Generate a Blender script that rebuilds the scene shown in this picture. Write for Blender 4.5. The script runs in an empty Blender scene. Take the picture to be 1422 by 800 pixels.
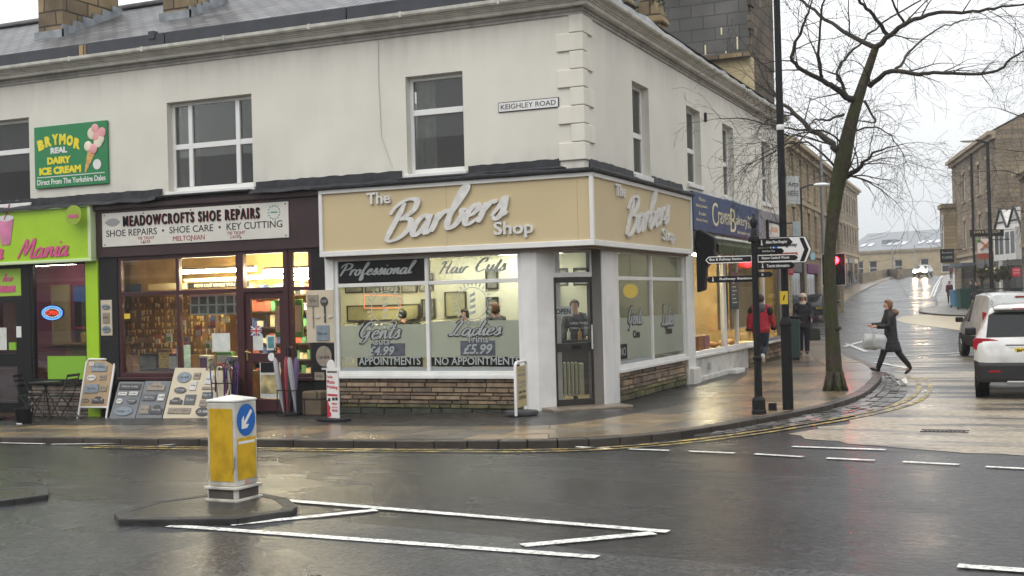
import bpy, bmesh, math, random
from mathutils import Vector, Matrix, Quaternion
S = bpy.context.scene
COL = S.collection
rnd = random.Random(7)

# ------------------------------------------------------------------ camera
FPX, YAW, PITCH, ROLL = 1690.0, math.radians(23.69), math.radians(.62), math.radians(-1.46)
CAM = Vector((6.687, -18.240, 1.77))
_f = Vector((-math.sin(YAW) * math.cos(PITCH), math.cos(YAW) * math.cos(PITCH), math.sin(PITCH)))
_r = Vector((math.cos(YAW), math.sin(YAW), 0)); _u = _r.cross(_f)
CR = _r * math.cos(ROLL) + _u * math.sin(ROLL); CU = -_r * math.sin(ROLL) + _u * math.cos(ROLL)
cd = bpy.data.cameras.new('camera'); co = bpy.data.objects.new('camera', cd); COL.objects.link(co)
cd.sensor_width = 36; cd.lens = FPX / 1422 * 36; cd.clip_end = 3000; cd.clip_start = .1
M3 = Matrix((CR, CU, -_f)).transposed()
co.matrix_world = Matrix.Translation(CAM) @ M3.to_4x4()
S.camera = co

# ------------------------------------------------------------------ light: overcast, wet afternoon
SUN_EL, SUN_AZ = math.radians(52), math.radians(205)      # azimuth clockwise from +Y
W = bpy.data.worlds.new('World'); S.world = W; W.use_nodes = True
nt = W.node_tree; nt.nodes.clear()
def wn(t, **k):
    n = nt.nodes.new(t)
    for a, b in k.items(): setattr(n, a, b)
    return n
sky = wn('ShaderNodeTexSky'); sky.sky_type = 'NISHITA'; sky.sun_disc = False
sky.sun_elevation = SUN_EL; sky.sun_rotation = SUN_AZ; sky.air_density = 2; sky.dust_density = 6
hs = wn('ShaderNodeHueSaturation'); hs.inputs['Saturation'].default_value = .25
tc = wn('ShaderNodeTexCoord'); sx = wn('ShaderNodeSeparateXYZ')
ramp = wn('ShaderNodeValToRGB')                              # overcast: zenith brighter than horizon
e = ramp.color_ramp.elements
e[0].position = 0.0; e[0].color = (.72, .765, .80, 1)
e[1].position = 1.0; e[1].color = (1, 1, 1, 1)
for p_, c_ in ((.10, (.86, .885, .905, 1)), (.21, (.96, .98, 1, 1)), (.45, (.97, .985, 1, 1))):
    q_ = ramp.color_ramp.elements.new(p_); q_.color = c_
gain = wn('ShaderNodeMapRange'); gain.inputs[1].default_value = 0; gain.inputs[2].default_value = 1
gain.inputs[3].default_value = 10.2; gain.inputs[4].default_value = 19.0
clouds = wn('ShaderNodeTexNoise'); clouds.inputs['Scale'].default_value = 2.2; clouds.inputs['Detail'].default_value = 5
cmr = wn('ShaderNodeMapRange'); cmr.inputs[3].default_value = .93; cmr.inputs[4].default_value = 1.07
mulv = wn('ShaderNodeMath', operation='MULTIPLY')
vm = wn('ShaderNodeVectorMath', operation='SCALE')
mx = wn('ShaderNodeMix', data_type='RGBA'); mx.inputs[0].default_value = .88
bg = wn('ShaderNodeBackground'); bg.inputs[1].default_value = .1
out = wn('ShaderNodeOutputWorld')
L = nt.links.new
L(sky.outputs[0], hs.inputs['Color']); L(tc.outputs['Generated'], sx.inputs[0]); L(sx.outputs[2], ramp.inputs[0])
L(sx.outputs[2], gain.inputs[0]); L(tc.outputs['Generated'], clouds.inputs['Vector']); L(clouds.outputs[0], cmr.inputs[0])
L(gain.outputs[0], mulv.inputs[0]); L(cmr.outputs[0], mulv.inputs[1])
L(ramp.outputs[0], vm.inputs[0]); L(mulv.outputs[0], vm.inputs['Scale'])
L(hs.outputs[0], mx.inputs[6]); L(vm.outputs[0], mx.inputs[7]); L(mx.outputs[2], bg.inputs[0]); L(bg.outputs[0], out.inputs[0])
sd = bpy.data.lights.new('sun', 'SUN'); so = bpy.data.objects.new('sun', sd); COL.objects.link(so)
sd.energy = .6; sd.angle = math.radians(30); sd.color = (1, .97, .93)
sdir = Vector((math.sin(SUN_AZ) * math.cos(SUN_EL), math.cos(SUN_AZ) * math.cos(SUN_EL), math.sin(SUN_EL)))
so.rotation_euler = sdir.to_track_quat('Z', 'Y').to_euler(); so.location = (0, -20, 40)
vs = S.view_settings; vs.view_transform = 'Standard'; vs.look = 'None'; vs.exposure = 0.17; vs.gamma = 1; vs.use_curve_mapping = False
S.render.engine = 'CYCLES'
cy = S.cycles; cy.use_denoising = True; cy.max_bounces = 7; cy.diffuse_bounces = 3; cy.glossy_bounces = 4
cy.transparent_max_bounces = 12; cy.transmission_bounces = 4; cy.caustics_reflective = False; cy.caustics_refractive = False
cy.sample_clamp_indirect = 6; cy.volume_bounces = 0

# ------------------------------------------------------------------ pixel -> place helpers (photo pixels, 1422 x 800)
def ray(px, py): return _f + CR * ((px - 711) / FPX) - CU * ((py - 400) / FPX)
def interp(v, xs, ys):
    if v <= xs[0]: return ys[0]
    for i in range(1, len(xs)):
        if v <= xs[i]:
            t = (v - xs[i - 1]) / (xs[i] - xs[i - 1]); return ys[i - 1] + t * (ys[i] - ys[i - 1])
    return ys[-1]
def G(x, y):                                                # height of the pavement surface
    h = interp(y, (-200, 8, 17, 40, 83, 108, 122, 140, 150, 170, 230, 400), (0, 0, .02, .25, .75, 1.95, 2.7, 3.6, 3.8, 3.7, 2.5, 2))
    return h + .024 * min(max(x, -16), 0) * interp(y, (-14, -5, 10, 20), (0, 1, 1, 0))
KH = .09
def FY(px, py, Y=0):
    d = ray(px, py); t = (Y - CAM.y) / d.y; p = CAM + d * t; return p.x, p.z
def FX(px, py, X=0):
    d = ray(px, py); t = (X - CAM.x) / d.x; p = CAM + d * t; return p.y, p.z
def GR(px, py, dz=0):
    d = ray(px, py); t = 5.0
    while t < 260:
        q = CAM + d * t
        if q.z <= G(q.x, q.y) + dz: return q
        t += .04
    return CAM + d * 150
def AT(px, py, D): return CAM + ray(px, py) * D

# ------------------------------------------------------------------ materials
MATS = {}
def mat(name, col, rough=.6, metal=0, var=.0, vscale=3.0, bump=0, bscale=40, spec=.5, emit=None, es=0, coat=0, dirt=0, dscale=.8, streak=0):
    if name in MATS: return MATS[name]
    m = bpy.data.materials.new(name); m.use_nodes = True; t = m.node_tree; b = t.nodes['Principled BSDF']
    c4 = (*col, 1); b.inputs['Base Color'].default_value = c4
    b.inputs['Roughness'].default_value = rough; b.inputs['Metallic'].default_value = metal
    b.inputs['Specular IOR Level'].default_value = spec; b.inputs['Coat Weight'].default_value = coat
    if emit: b.inputs['Emission Color'].default_value = (*emit, 1); b.inputs['Emission Strength'].default_value = es
    tx = t.nodes.new('ShaderNodeTexCoord'); src = None
    def noise(scale, detail=4, vec=None):
        n = t.nodes.new('ShaderNodeTexNoise'); n.inputs['Scale'].default_value = scale; n.inputs['Detail'].default_value = detail
        t.links.new(vec or tx.outputs['Object'], n.inputs['Vector']); return n
    def mulcol(fac_out, lo, hi, prev, f0=.3, f1=.7):
        r = t.nodes.new('ShaderNodeMapRange'); r.inputs[1].default_value = f0; r.inputs[2].default_value = f1
        r.inputs[3].default_value = lo; r.inputs[4].default_value = hi; t.links.new(fac_out, r.inputs[0])
        v = t.nodes.new('ShaderNodeVectorMath'); v.operation = 'SCALE'; t.links.new(r.outputs[0], v.inputs['Scale'])
        if prev: t.links.new(prev, v.inputs[0])
        else: v.inputs[0].default_value = col
        return v.outputs[0]
    if var: src = mulcol(noise(vscale).outputs[0], 1 - var, 1 + var, src)
    if dirt: src = mulcol(noise(dscale, 8).outputs[0], 1 - dirt, 1, src, .35, .55)
    if streak:
        mp = t.nodes.new('ShaderNodeMapping'); mp.inputs['Scale'].default_value = (3.5, 3.5, .22); t.links.new(tx.outputs['Object'], mp.inputs[0])
        src = mulcol(noise(1.0, 6, mp.outputs[0]).outputs[0], 1 - streak, 1, src, .34, .56)
    if src: t.links.new(src, b.inputs['Base Color'])
    if bump:
        bn = t.nodes.new('ShaderNodeBump'); bn.inputs['Strength'].default_value = bump; bn.inputs['Distance'].default_value = .01
        t.links.new(noise(bscale).outputs[0], bn.inputs['Height']); t.links.new(bn.outputs[0], b.inputs['Normal'])
    MATS[name] = m; return m
def attr_mat(name, rough=.8, bump=.4, bscale=25, var=.25, vscale=9):
    """takes its colour from the mesh colour attribute 'tint' (stones of one wall differ in colour)"""
    if name in MATS: return MATS[name]
    m = bpy.data.materials.new(name); m.use_nodes = True; t = m.node_tree; b = t.nodes['Principled BSDF']
    a = t.nodes.new('ShaderNodeAttribute'); a.attribute_name = 'tint'; tx = t.nodes.new('ShaderNodeTexCoord')
    n = t.nodes.new('ShaderNodeTexNoise'); n.inputs['Scale'].default_value = vscale; n.inputs['Detail'].default_value = 6; t.links.new(tx.outputs['Object'], n.inputs['Vector'])
    r = t.nodes.new('ShaderNodeMapRange'); r.inputs[1].default_value = .3; r.inputs[2].default_value = .7; r.inputs[3].default_value = 1 - var; r.inputs[4].default_value = 1 + var
    t.links.new(n.outputs[0], r.inputs[0]); v = t.nodes.new('ShaderNodeVectorMath'); v.operation = 'SCALE'
    t.links.new(a.outputs['Color'], v.inputs[0]); t.links.new(r.outputs[0], v.inputs['Scale']); t.links.new(v.outputs[0], b.inputs['Base Color'])
    b.inputs['Roughness'].default_value = rough
    bn = t.nodes.new('ShaderNodeBump'); bn.inputs['Strength'].default_value = bump; bn.inputs['Distance'].default_value = .01
    n2 = t.nodes.new('ShaderNodeTexNoise'); n2.inputs['Scale'].default_value = bscale; n2.inputs['Detail'].default_value = 5; t.links.new(tx.outputs['Object'], n2.inputs['Vector'])
    t.links.new(n2.outputs[0], bn.inputs['Height']); t.links.new(bn.outputs[0], b.inputs['Normal'])
    MATS[name] = m; return m
def brick_mat(name, c1, c2, mortar, bw=.5, bh=.25, ms=.012, rough=.85, bump=.5, axis='XZ', scale=1.0, var=.3, vscale=1.3, squash=1.0):
    """coursed stone / slates: brick texture in metres on the plane given by axis (object coordinates)"""
    if name in MATS: return MATS[name]
    m = bpy.data.materials.new(name); m.use_nodes = True; t = m.node_tree; b = t.nodes['Principled BSDF']
    tx = t.nodes.new('ShaderNodeTexCoord'); sp = t.nodes.new('ShaderNodeSeparateXYZ'); cb = t.nodes.new('ShaderNodeCombineXYZ')
    t.links.new(tx.outputs['Object'], sp.inputs[0])
    if axis == 'UV': t.links.new(tx.outputs['UV'], cb.inputs[0]); vec = tx.outputs['UV']
    else:
        i = {'X': 0, 'Y': 1, 'Z': 2}
        if axis == 'AZ':
            ad = t.nodes.new('ShaderNodeMath'); ad.operation = 'ADD'; t.links.new(sp.outputs[0], ad.inputs[0]); t.links.new(sp.outputs[1], ad.inputs[1]); t.links.new(ad.outputs[0], cb.inputs[0]); t.links.new(sp.outputs[2], cb.inputs[1])
        else:
            t.links.new(sp.outputs[i[axis[0]]], cb.inputs[0]); t.links.new(sp.outputs[i[axis[1]]], cb.inputs[1])
        vec = cb.outputs[0]
    dn = t.nodes.new('ShaderNodeTexNoise'); dn.inputs['Scale'].default_value = 1.7 / bh * .3; t.links.new(vec, dn.inputs['Vector'])
    dm = t.nodes.new('ShaderNodeVectorMath'); dm.operation = 'MULTIPLY_ADD'; dm.inputs[1].default_value = (bh * .22, bh * .12, 0)
    t.links.new(dn.outputs['Color'], dm.inputs[0]); t.links.new(vec, dm.inputs[2])
    br = t.nodes.new('ShaderNodeTexBrick'); br.inputs['Color1'].default_value = (*c1, 1); br.inputs['Color2'].default_value = (*c2, 1); br.inputs['Mortar'].default_value = (*mortar, 1)
    br.inputs['Scale'].default_value = scale; br.inputs['Brick Width'].default_value = bw; br.inputs['Row Height'].default_value = bh; br.inputs['Mortar Size'].default_value = ms; br.inputs['Mortar Smooth'].default_value = .3
    br.inputs['Bias'].default_value = -.1
    t.links.new(dm.outputs[0], br.inputs['Vector'])
    n = t.nodes.new('ShaderNodeTexNoise'); n.inputs['Scale'].default_value = vscale; n.inputs['Detail'].default_value = 8; t.links.new(tx.outputs['Object'], n.inputs['Vector'])
    r = t.nodes.new('ShaderNodeMapRange'); r.inputs[1].default_value = .3; r.inputs[2].default_value = .7; r.inputs[3].default_value = 1 - var; r.inputs[4].default_value = 1 + var
    t.links.new(n.outputs[0], r.inputs[0]); v = t.nodes.new('ShaderNodeVectorMath'); v.operation = 'SCALE'
    t.links.new(br.outputs[0], v.inputs[0]); t.links.new(r.outputs[0], v.inputs['Scale']); t.links.new(v.outputs[0], b.inputs['Base Color'])
    b.inputs['Roughness'].default_value = rough
    bn = t.nodes.new('ShaderNodeBump'); bn.inputs['Strength'].default_value = bump; bn.inputs['Distance'].default_value = .02; bn.invert = True
    t.links.new(br.outputs['Fac'], bn.inputs['Height']); t.links.new(bn.outputs[0], b.inputs['Normal'])
    MATS[name] = m; return m
def glass_mat(name, tint=(1, 1, 1), refl=1.0, rough=.0, haze=0, hazecol=(.6, .65, .6)):
    """thin pane: transparent with a Fresnel reflection, plus an optional frosted share"""
    if name in MATS: return MATS[name]
    m = bpy.data.materials.new(name); m.use_nodes = True; t = m.node_tree; t.nodes.clear()
    o = t.nodes.new('ShaderNodeOutputMaterial'); tr = t.nodes.new('ShaderNodeBsdfTransparent'); tr.inputs[0].default_value = (*tint, 1)
    gl = t.nodes.new('ShaderNodeBsdfGlossy'); gl.inputs['Roughness'].default_value = rough
    fr = t.nodes.new('ShaderNodeFresnel'); fr.inputs[0].default_value = 1.52
    mu = t.nodes.new('ShaderNodeMath'); mu.operation = 'MULTIPLY'; mu.inputs[1].default_value = refl; t.links.new(fr.outputs[0], mu.inputs[0])
    base = tr.outputs[0]
    if haze:
        df = t.nodes.new('ShaderNodeBsdfDiffuse'); df.inputs[0].default_value = (*hazecol, 1); tl = t.nodes.new('ShaderNodeBsdfTranslucent'); tl.inputs[0].default_value = (*hazecol, 1)
        a = t.nodes.new('ShaderNodeMixShader'); a.inputs[0].default_value = .5; t.links.new(df.outputs[0], a.inputs[1]); t.links.new(tl.outputs[0], a.inputs[2])
        h = t.nodes.new('ShaderNodeMixShader'); h.inputs[0].default_value = haze; t.links.new(base, h.inputs[1]); t.links.new(a.outputs[0], h.inputs[2]); base = h.outputs[0]
    x = t.nodes.new('ShaderNodeMixShader'); t.links.new(mu.outputs[0], x.inputs[0]); t.links.new(base, x.inputs[1]); t.links.new(gl.outputs[0], x.inputs[2]); t.links.new(x.outputs[0], o.inputs[0])
    MATS[name] = m; return m
def emis(name, col, s):
    if name in MATS: return MATS[name]
    m = bpy.data.materials.new(name); m.use_nodes = True; t = m.node_tree; t.nodes.clear()
    o = t.nodes.new('ShaderNodeOutputMaterial'); em = t.nodes.new('ShaderNodeEmission'); em.inputs[0].default_value = (*col, 1); em.inputs[1].default_value = s
    t.links.new(em.outputs[0], o.inputs[0]); MATS[name] = m; return m

# ------------------------------------------------------------------ mesh builder
class MB:
    def __init__(s): s.v = []; s.f = []; s.mi = []; s.tint = []; s.m = 0; s.t = (1, 1, 1)
    def add(s, vs, fs):
        o = len(s.v); s.v += [tuple(p) for p in vs]
        for f in fs: s.f.append([i + o for i in f]); s.mi.append(s.m); s.tint.append(s.t)
        return s
    def box(s, x0, x1, y0, y1, z0, z1, M=None):
        vs = [Vector((x, y, z)) for x in (x0, x1) for y in (y0, y1) for z in (z0, z1)]
        if M is not None: vs = [M @ p for p in vs]
        return s.add(vs, [(0, 1, 3, 2), (4, 6, 7, 5), (0, 4, 5, 1), (2, 3, 7, 6), (0, 2, 6, 4), (1, 5, 7, 3)])
    def quad(s, a, b, c, d): return s.add([a, b, c, d], [(0, 1, 2, 3)])
    def beam(s, p, q, w, h, up=(0, 0, 1)):
        p = Vector(p); q = Vector(q); d = (q - p).normalized(); u = Vector(up)
        a = d.cross(u)
        if a.length < 1e-4: a = d.cross(Vector((1, 0, 0)))
        a.normalize(); b = a.cross(d)
        vs = [c + a * (w / 2 * i) + b * (h / 2 * j) for c in (p, q) for i, j in ((-1, -1), (1, -1), (1, 1), (-1, 1))]
        return s.add(vs, [(3, 2, 1, 0), (4, 5, 6, 7), (0, 1, 5, 4), (1, 2, 6, 5), (2, 3, 7, 6), (3, 0, 4, 7)])
    def tube(s, pts, rad, n=8, cap=True):
        pts = [Vector(p) for p in pts]; k = len(pts)
        rs = rad if isinstance(rad, (list, tuple)) else [rad] * k
        vs = []; a = None
        for i, p in enumerate(pts):
            d = (pts[min(i + 1, k - 1)] - pts[max(i - 1, 0)]); d = d.normalized() if d.length > 1e-9 else Vector((0, 0, 1))
            if a is None: a = d.cross(Vector((0, 0, 1))) if abs(d.z) < .95 else d.cross(Vector((1, 0, 0)))
            else: a = a - d * a.dot(d)
            if a.length < 1e-6: a = d.orthogonal()
            a = a.normalized(); b = d.cross(a)
            for j in range(n):
                t = 2 * math.pi * j / n; vs.append(p + (a * math.cos(t) + b * math.sin(t)) * rs[i])
        fs = [(i * n + j, i * n + (j + 1) % n, (i + 1) * n + (j + 1) % n, (i + 1) * n + j) for i in range(k - 1) for j in range(n)]
        if cap: fs += [tuple(range(n - 1, -1, -1)), tuple((k - 1) * n + j for j in range(n))]
        return s.add(vs, fs)
    def lathe(s, prof, c=(0, 0, 0), n=16, axis='Z', M=None):
        vs = []
        for r, h in prof:
            for j in range(n):
                t = 2 * math.pi * j / n; p = Vector((r * math.cos(t), r * math.sin(t), h))
                if axis == 'X': p = Vector((p.z, p.x, p.y))
                if axis == 'Y': p = Vector((p.y, p.z, p.x))
                p = p + Vector(c)
                vs.append(M @ p if M is not None else p)
        k = len(prof)
        fs = [(i * n + j, i * n + (j + 1) % n, (i + 1) * n + (j + 1) % n, (i + 1) * n + j) for i in range(k - 1) for j in range(n)]
        fs += [tuple(range(n - 1, -1, -1)), tuple((k - 1) * n + j for j in range(n))]
        return s.add(vs, fs)
    def ell(s, c, r, n=12, m=8, M=None):
        prof = []
        for i in range(m + 1):
            t = math.pi * i / m; prof.append((max(math.sin(t), 1e-3), -math.cos(t)))
        T = Matrix.Translation(Vector(c)) @ (M.to_4x4() if M is not None else Matrix()) @ Matrix.Diagonal((*r, 1))
        return s.lathe(prof, n=n, M=T)
    def prism(s, poly, o, u, v, w, d):
        """polygon (2-D) on plane o + a*u + b*v, extruded by d along w"""
        o, u, v, w = Vector(o), Vector(u), Vector(v), Vector(w); n = len(poly)
        a = [o + u * x + v * y for x, y in poly]; b = [p + w * d for p in a]
        return s.add(a + b, [tuple(range(n - 1, -1, -1)), tuple(range(n, 2 * n))] + [(i, (i + 1) % n, n + (i + 1) % n, n + i) for i in range(n)])
    def build(s, name, mats, parent=None, origin=None, bev=0, smooth=False, fixn=True, tint=False, seg=2):
        me = bpy.data.meshes.new(name)
        o0 = Vector(origin) if origin is not None else Vector((0, 0, 0))
        me.from_pydata([tuple(Vector(p) - o0) for p in s.v], [], s.f)
        for m in (mats if isinstance(mats, (list, tuple)) else [mats]): me.materials.append(m)
        me.polygons.foreach_set('material_index', s.mi)
        if tint:
            ca = me.color_attributes.new('tint', 'FLOAT_COLOR', 'CORNER'); data = []
            for p in me.polygons: data += [*s.tint[p.index], 1] * p.loop_total
            ca.data.foreach_set('color', data)
        if fixn:
            b = bmesh.new(); b.from_mesh(me); bmesh.ops.recalc_face_normals(b, faces=b.faces); b.to_mesh(me); b.free()
        if smooth:
            me.polygons.foreach_set('use_smooth', [True] * len(me.polygons))
            if smooth != 'all': me.set_sharp_from_angle(angle=math.radians(38))
        me.update()
        o = bpy.data.objects.new(name, me); COL.objects.link(o); o.location = o0
        if parent is not None: o.parent = parent
        if bev:
            b = o.modifiers.new('bevel', 'BEVEL'); b.width = bev; b.segments = seg; b.limit_method = 'ANGLE'; b.angle_limit = math.radians(40)
        return o
def tag(o, label=None, cat=None, group=None, kind=None):
    if label: o['label'] = label
    if cat: o['category'] = cat
    if group: o['group'] = group
    if kind: o['kind'] = kind
    return o
def thing(name, label, cat, loc=(0, 0, 0), rz=0, group=None):
    o = bpy.data.objects.new(name, None); COL.objects.link(o); o.location = loc; o.rotation_euler = (0, 0, rz); o.empty_display_size = .2
    return tag(o, label, cat, group)
def copy_tree(o, parent=None):
    c = o.copy(); COL.objects.link(c)
    if parent is not None: c.parent = parent
    for ch in [x for x in S.objects if x.parent == o]: copy_tree(ch, c)
    return c
def bx(name, m, parent, x0, x1, y0, y1, z0, z1, bev=0, M=None):
    return MB().box(x0, x1, y0, y1, z0, z1, M).build(name, m, parent, bev=bev)

# ------------------------------------------------------------------ lettering
def text_geo(s, bold=0.0, shear=0.0, depth=0.0, spacing=1.0):
    cu = bpy.data.curves.new('t', 'FONT'); cu.body = s; cu.size = 1; cu.offset = bold; cu.shear = shear; cu.extrude = depth; cu.space_character = spacing; cu.resolution_u = 3
    ob = bpy.data.objects.new('t', cu); COL.objects.link(ob); dg = bpy.context.evaluated_depsgraph_get(); dg.update()
    me = bpy.data.meshes.new_from_object(ob.evaluated_get(dg)); v = [x.co.copy() for x in me.vertices]; f = [list(p.vertices) for p in me.polygons]
    bpy.data.objects.remove(ob); bpy.data.curves.remove(cu); bpy.data.meshes.remove(me); return v, f
def place(mb, geo, o, u, v, n, w=None, h=None, keep=False):
    """fit lettering into the w x h box whose lower left corner is o"""
    vs, fs = geo
    if not vs: return
    x0 = min(p.x for p in vs); x1 = max(p.x for p in vs); y0 = min(p.y for p in vs); y1 = max(p.y for p in vs)
    sx_ = (w / (x1 - x0)) if w else None; sy_ = (h / (y1 - y0)) if h else None
    if sx_ is None: sx_ = sy_
    if sy_ is None: sy_ = sx_
    o, u, v, n = Vector(o), Vector(u), Vector(v), Vector(n)
    mb.add([o + u * ((p.x - x0) * sx_) + v * ((p.y - y0) * sy_) + n * p.z for p in vs], fs)
def write(name, s, m, parent, o, u, v, n, w=None, h=None, bold=0., shear=0., depth=.002, spacing=1.):
    mb = MB(); place(mb, text_geo(s, bold, shear, depth, spacing), o, u, v, n, w, h); return mb.build(name, m, parent, fixn=False)
UX, UY, UZ = Vector((1, 0, 0)), Vector((0, 1, 0)), Vector((0, 0, 1))
# brush script, one pen path per stroke; x-height 1, capitals 2
GL = {
 'B': (1.35, [[(.42, 1.95), (.3, 1.3), (.12, .6), (0, 0)], [(-.2, 1.45), (-.02, 1.82), (.5, 2.1), (1.05, 1.95), (1.05, 1.45), (.62, 1.12), (.5, 1.08), (1.0, .95), (1.12, .5), (.8, .08), (.3, -.08), (-.05, .12)]]),
 'P': (1.25, [[(.4, 1.95), (.3, 1.3), (.12, .6), (-.02, -.05)], [(-.25, 1.35), (-.05, 1.8), (.5, 2.08), (1.1, 1.9), (1.15, 1.4), (.7, 1.0), (.3, .95)]]),
 'H': (1.5, [[(-.1, 1.6), (.1, 1.95), (.4, 1.9), (.25, 1.0), (.05, 0)], [(1.2, 2.05), (1.0, 1.2), (.9, .2), (1.05, 0), (1.3, .15)], [(.1, .95), (.6, 1.05), (1.1, 1.1)]]),
 'C': (1.15, [[(.75, 1.45), (.95, 1.75), (.85, 2.05), (.5, 1.95), (.15, 1.4), (.02, .6), (.25, .05), (.65, .08), (1.0, .4)]]),
 'G': (1.25, [[(.8, 1.45), (.98, 1.75), (.85, 2.05), (.5, 1.95), (.15, 1.4), (.02, .7), (.25, .2), (.6, .3), (.85, .85), (.8, .2), (.55, -.5), (.2, -.55)], [(.5, .85), (.85, .9), (1.15, .9)]]),
 'L': (1.2, [[(.2, 1.6), (.5, 2.05), (.75, 1.95), (.55, 1.2), (.3, .3), (.05, .02), (-.1, .15), (.2, .2), (.7, 0), (1.15, .2)]]),
 'M': (1.7, [[(-.05, 0), (.2, 1.2), (.45, 2.0), (.55, 1.2), (.6, .4), (.95, 1.3), (1.25, 2.0), (1.3, 1.0), (1.3, .2), (1.45, 0), (1.65, .2)]]),
 'I': (.7, [[(.1, 1.7), (.4, 2.0), (.35, 1.0), (.2, .1), (0, .1)], [(.15, 2.0), (.65, 2.05)]]),
 'a': (1.02, [[(.62, .80), (.42, 1.02), (.12, .75), (.02, .25), (.2, -.02), (.48, .2), (.66, .7)], [(.76, 1.0), (.7, .5), (.7, .1), (.82, .0), (1.02, .2)]]),
 'b': (.95, [[(-.02, .35), (.3, 1.1), (.58, 1.85), (.5, 2.2), (.3, 1.9), (.15, 1.0), (.12, .3), (.3, .0), (.6, .15), (.78, .6), (.65, .92), (.95, .85)]]),
 'c': (.75, [[(.6, .8), (.45, 1.0), (.15, .75), (.06, .3), (.28, 0), (.75, .25)]]),
 'd': (1.0, [[(.7, .8), (.48, 1.0), (.15, .75), (.05, .25), (.22, 0), (.5, .25), (.8, 1.1), (.95, 2.05), (.78, 1.0), (.75, .3), (.85, .02), (1.05, .2)]]),
 'e': (.78, [[(.08, .42), (.42, .55), (.6, .82), (.42, 1.02), (.15, .75), (.08, .3), (.3, 0), (.8, .3)]]),
 'f': (.8, [[(.0, .35), (.35, 1.1), (.6, 1.85), (.52, 2.15), (.35, 1.7), (.22, .6), (.12, -.5), (.2, -.9), (.42, -.55), (.35, .0), (.75, .35)]]),
 'i': (.5, [[(-.02, .4), (.22, 1.0), (.18, .3), (.28, 0), (.52, .25)], [(.3, 1.45), (.36, 1.52)]]),
 'l': (.55, [[(-.02, .35), (.3, 1.1), (.55, 1.9), (.48, 2.2), (.28, 1.7), (.15, .6), (.22, .05), (.55, .25)]]),
 'm': (1.5, [[(-.02, .5), (.2, 1.0), (.15, .0), (.35, .75), (.6, 1.0), (.62, .6), (.58, 0), (.8, .75), (1.05, 1.0), (1.08, .4), (1.2, .02), (1.5, .25)]]),
 'n': (1.02, [[(-.02, .5), (.2, 1.0), (.15, .0), (.35, .75), (.62, 1.0), (.65, .4), (.75, .02), (1.02, .25)]]),
 'o': (.88, [[(.5, .98), (.2, .85), (.06, .4), (.25, 0), (.58, .2), (.65, .7), (.45, 1.0), (.9, .8)]]),
 'r': (.66, [[(.14, 1.02), (.1, .5), (.04, 0)], [(.09, .45), (.28, .85), (.5, 1.02), (.66, .88)]]),
 's': (.7, [[(-.02, .2), (.25, .7), (.4, 1.1), (.48, .7), (.5, .3), (.3, 0), (.05, .15)], [(.48, .12), (.74, .3)]]),
 't': (.6, [[(-.02, .4), (.3, 1.2), (.42, 1.75), (.25, .8), (.2, .2), (.32, 0), (.6, .25)], [(.05, 1.12), (.6, 1.2)]]),
 'u': (1.0, [[(-.02, .5), (.2, 1.0), (.12, .3), (.28, 0), (.55, .3), (.75, 1.0), (.68, .3), (.78, 0), (1.0, .25)]]),
}
def catmull(p, n=6):
    p = [Vector(q) for q in p]; r = []
    for i in range(len(p) - 1):
        a = p[max(i - 1, 0)]; b = p[i]; c = p[i + 1]; d = p[min(i + 2, len(p) - 1)]
        for k in range(n):
            t = k / n; r.append(.5 * ((2 * b) + (c - a) * t + (2 * a - 5 * b + 4 * c - d) * t * t + (3 * b - a - 3 * c + d) * t ** 3))
    return r + [p[-1]]
def script_geo(s, pen=.17, slant=.3, depth=.02, grow=0.0):
    vs, fs = [], []; cx = 0; lay = 0
    for ch in s:
        if ch == ' ': cx += .7; continue
        adv, strokes = GL[ch]
        for st in strokes:
            pts = catmull([(x, y) for x, y in st], 5)
            pts = [Vector((cx + p.x + slant * p.y, p.y)) for p in pts]; k = len(pts); ring = []
            for i, p in enumerate(pts):
                d = pts[min(i + 1, k - 1)] - pts[max(i - 1, 0)]; d.normalize(); nrm = Vector((-d.y, d.x))
                w = pen * (.5 + .5 * abs(d.y)) * (.55 + .45 * min(1, 4 * i / k, 4 * (k - 1 - i) / k + .15)) + grow
                ring.append((p + nrm * w, p - nrm * w, lay + i * .03))
            e0 = len(vs)
            for a, b, z in ring:
                zz = depth + z * .0008
                vs += [Vector((a.x, a.y, zz)), Vector((b.x, b.y, zz)), Vector((b.x, b.y, 0)), Vector((a.x, a.y, 0))]
            for i in range(k - 1):
                o = e0 + 4 * i
                fs += [[o, o + 1, o + 5, o + 4], [o + 1, o + 2, o + 6, o + 5], [o + 3, o, o + 4, o + 7]]
            fs += [[e0, e0 + 3, e0 + 2, e0 + 1], [e0 + 4 * (k - 1) + j for j in range(4)]]
            lay += 1
        cx += adv
    return vs, fs
def script(name, s, m, parent, o, u, v, n, w=None, h=None, pen=.17, slant=.3, depth=.006, grow=0.):
    mb = MB(); place(mb, script_geo(s, pen, slant, depth, grow), o, u, v, n, w, h); return mb.build(name, m, parent)
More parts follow.
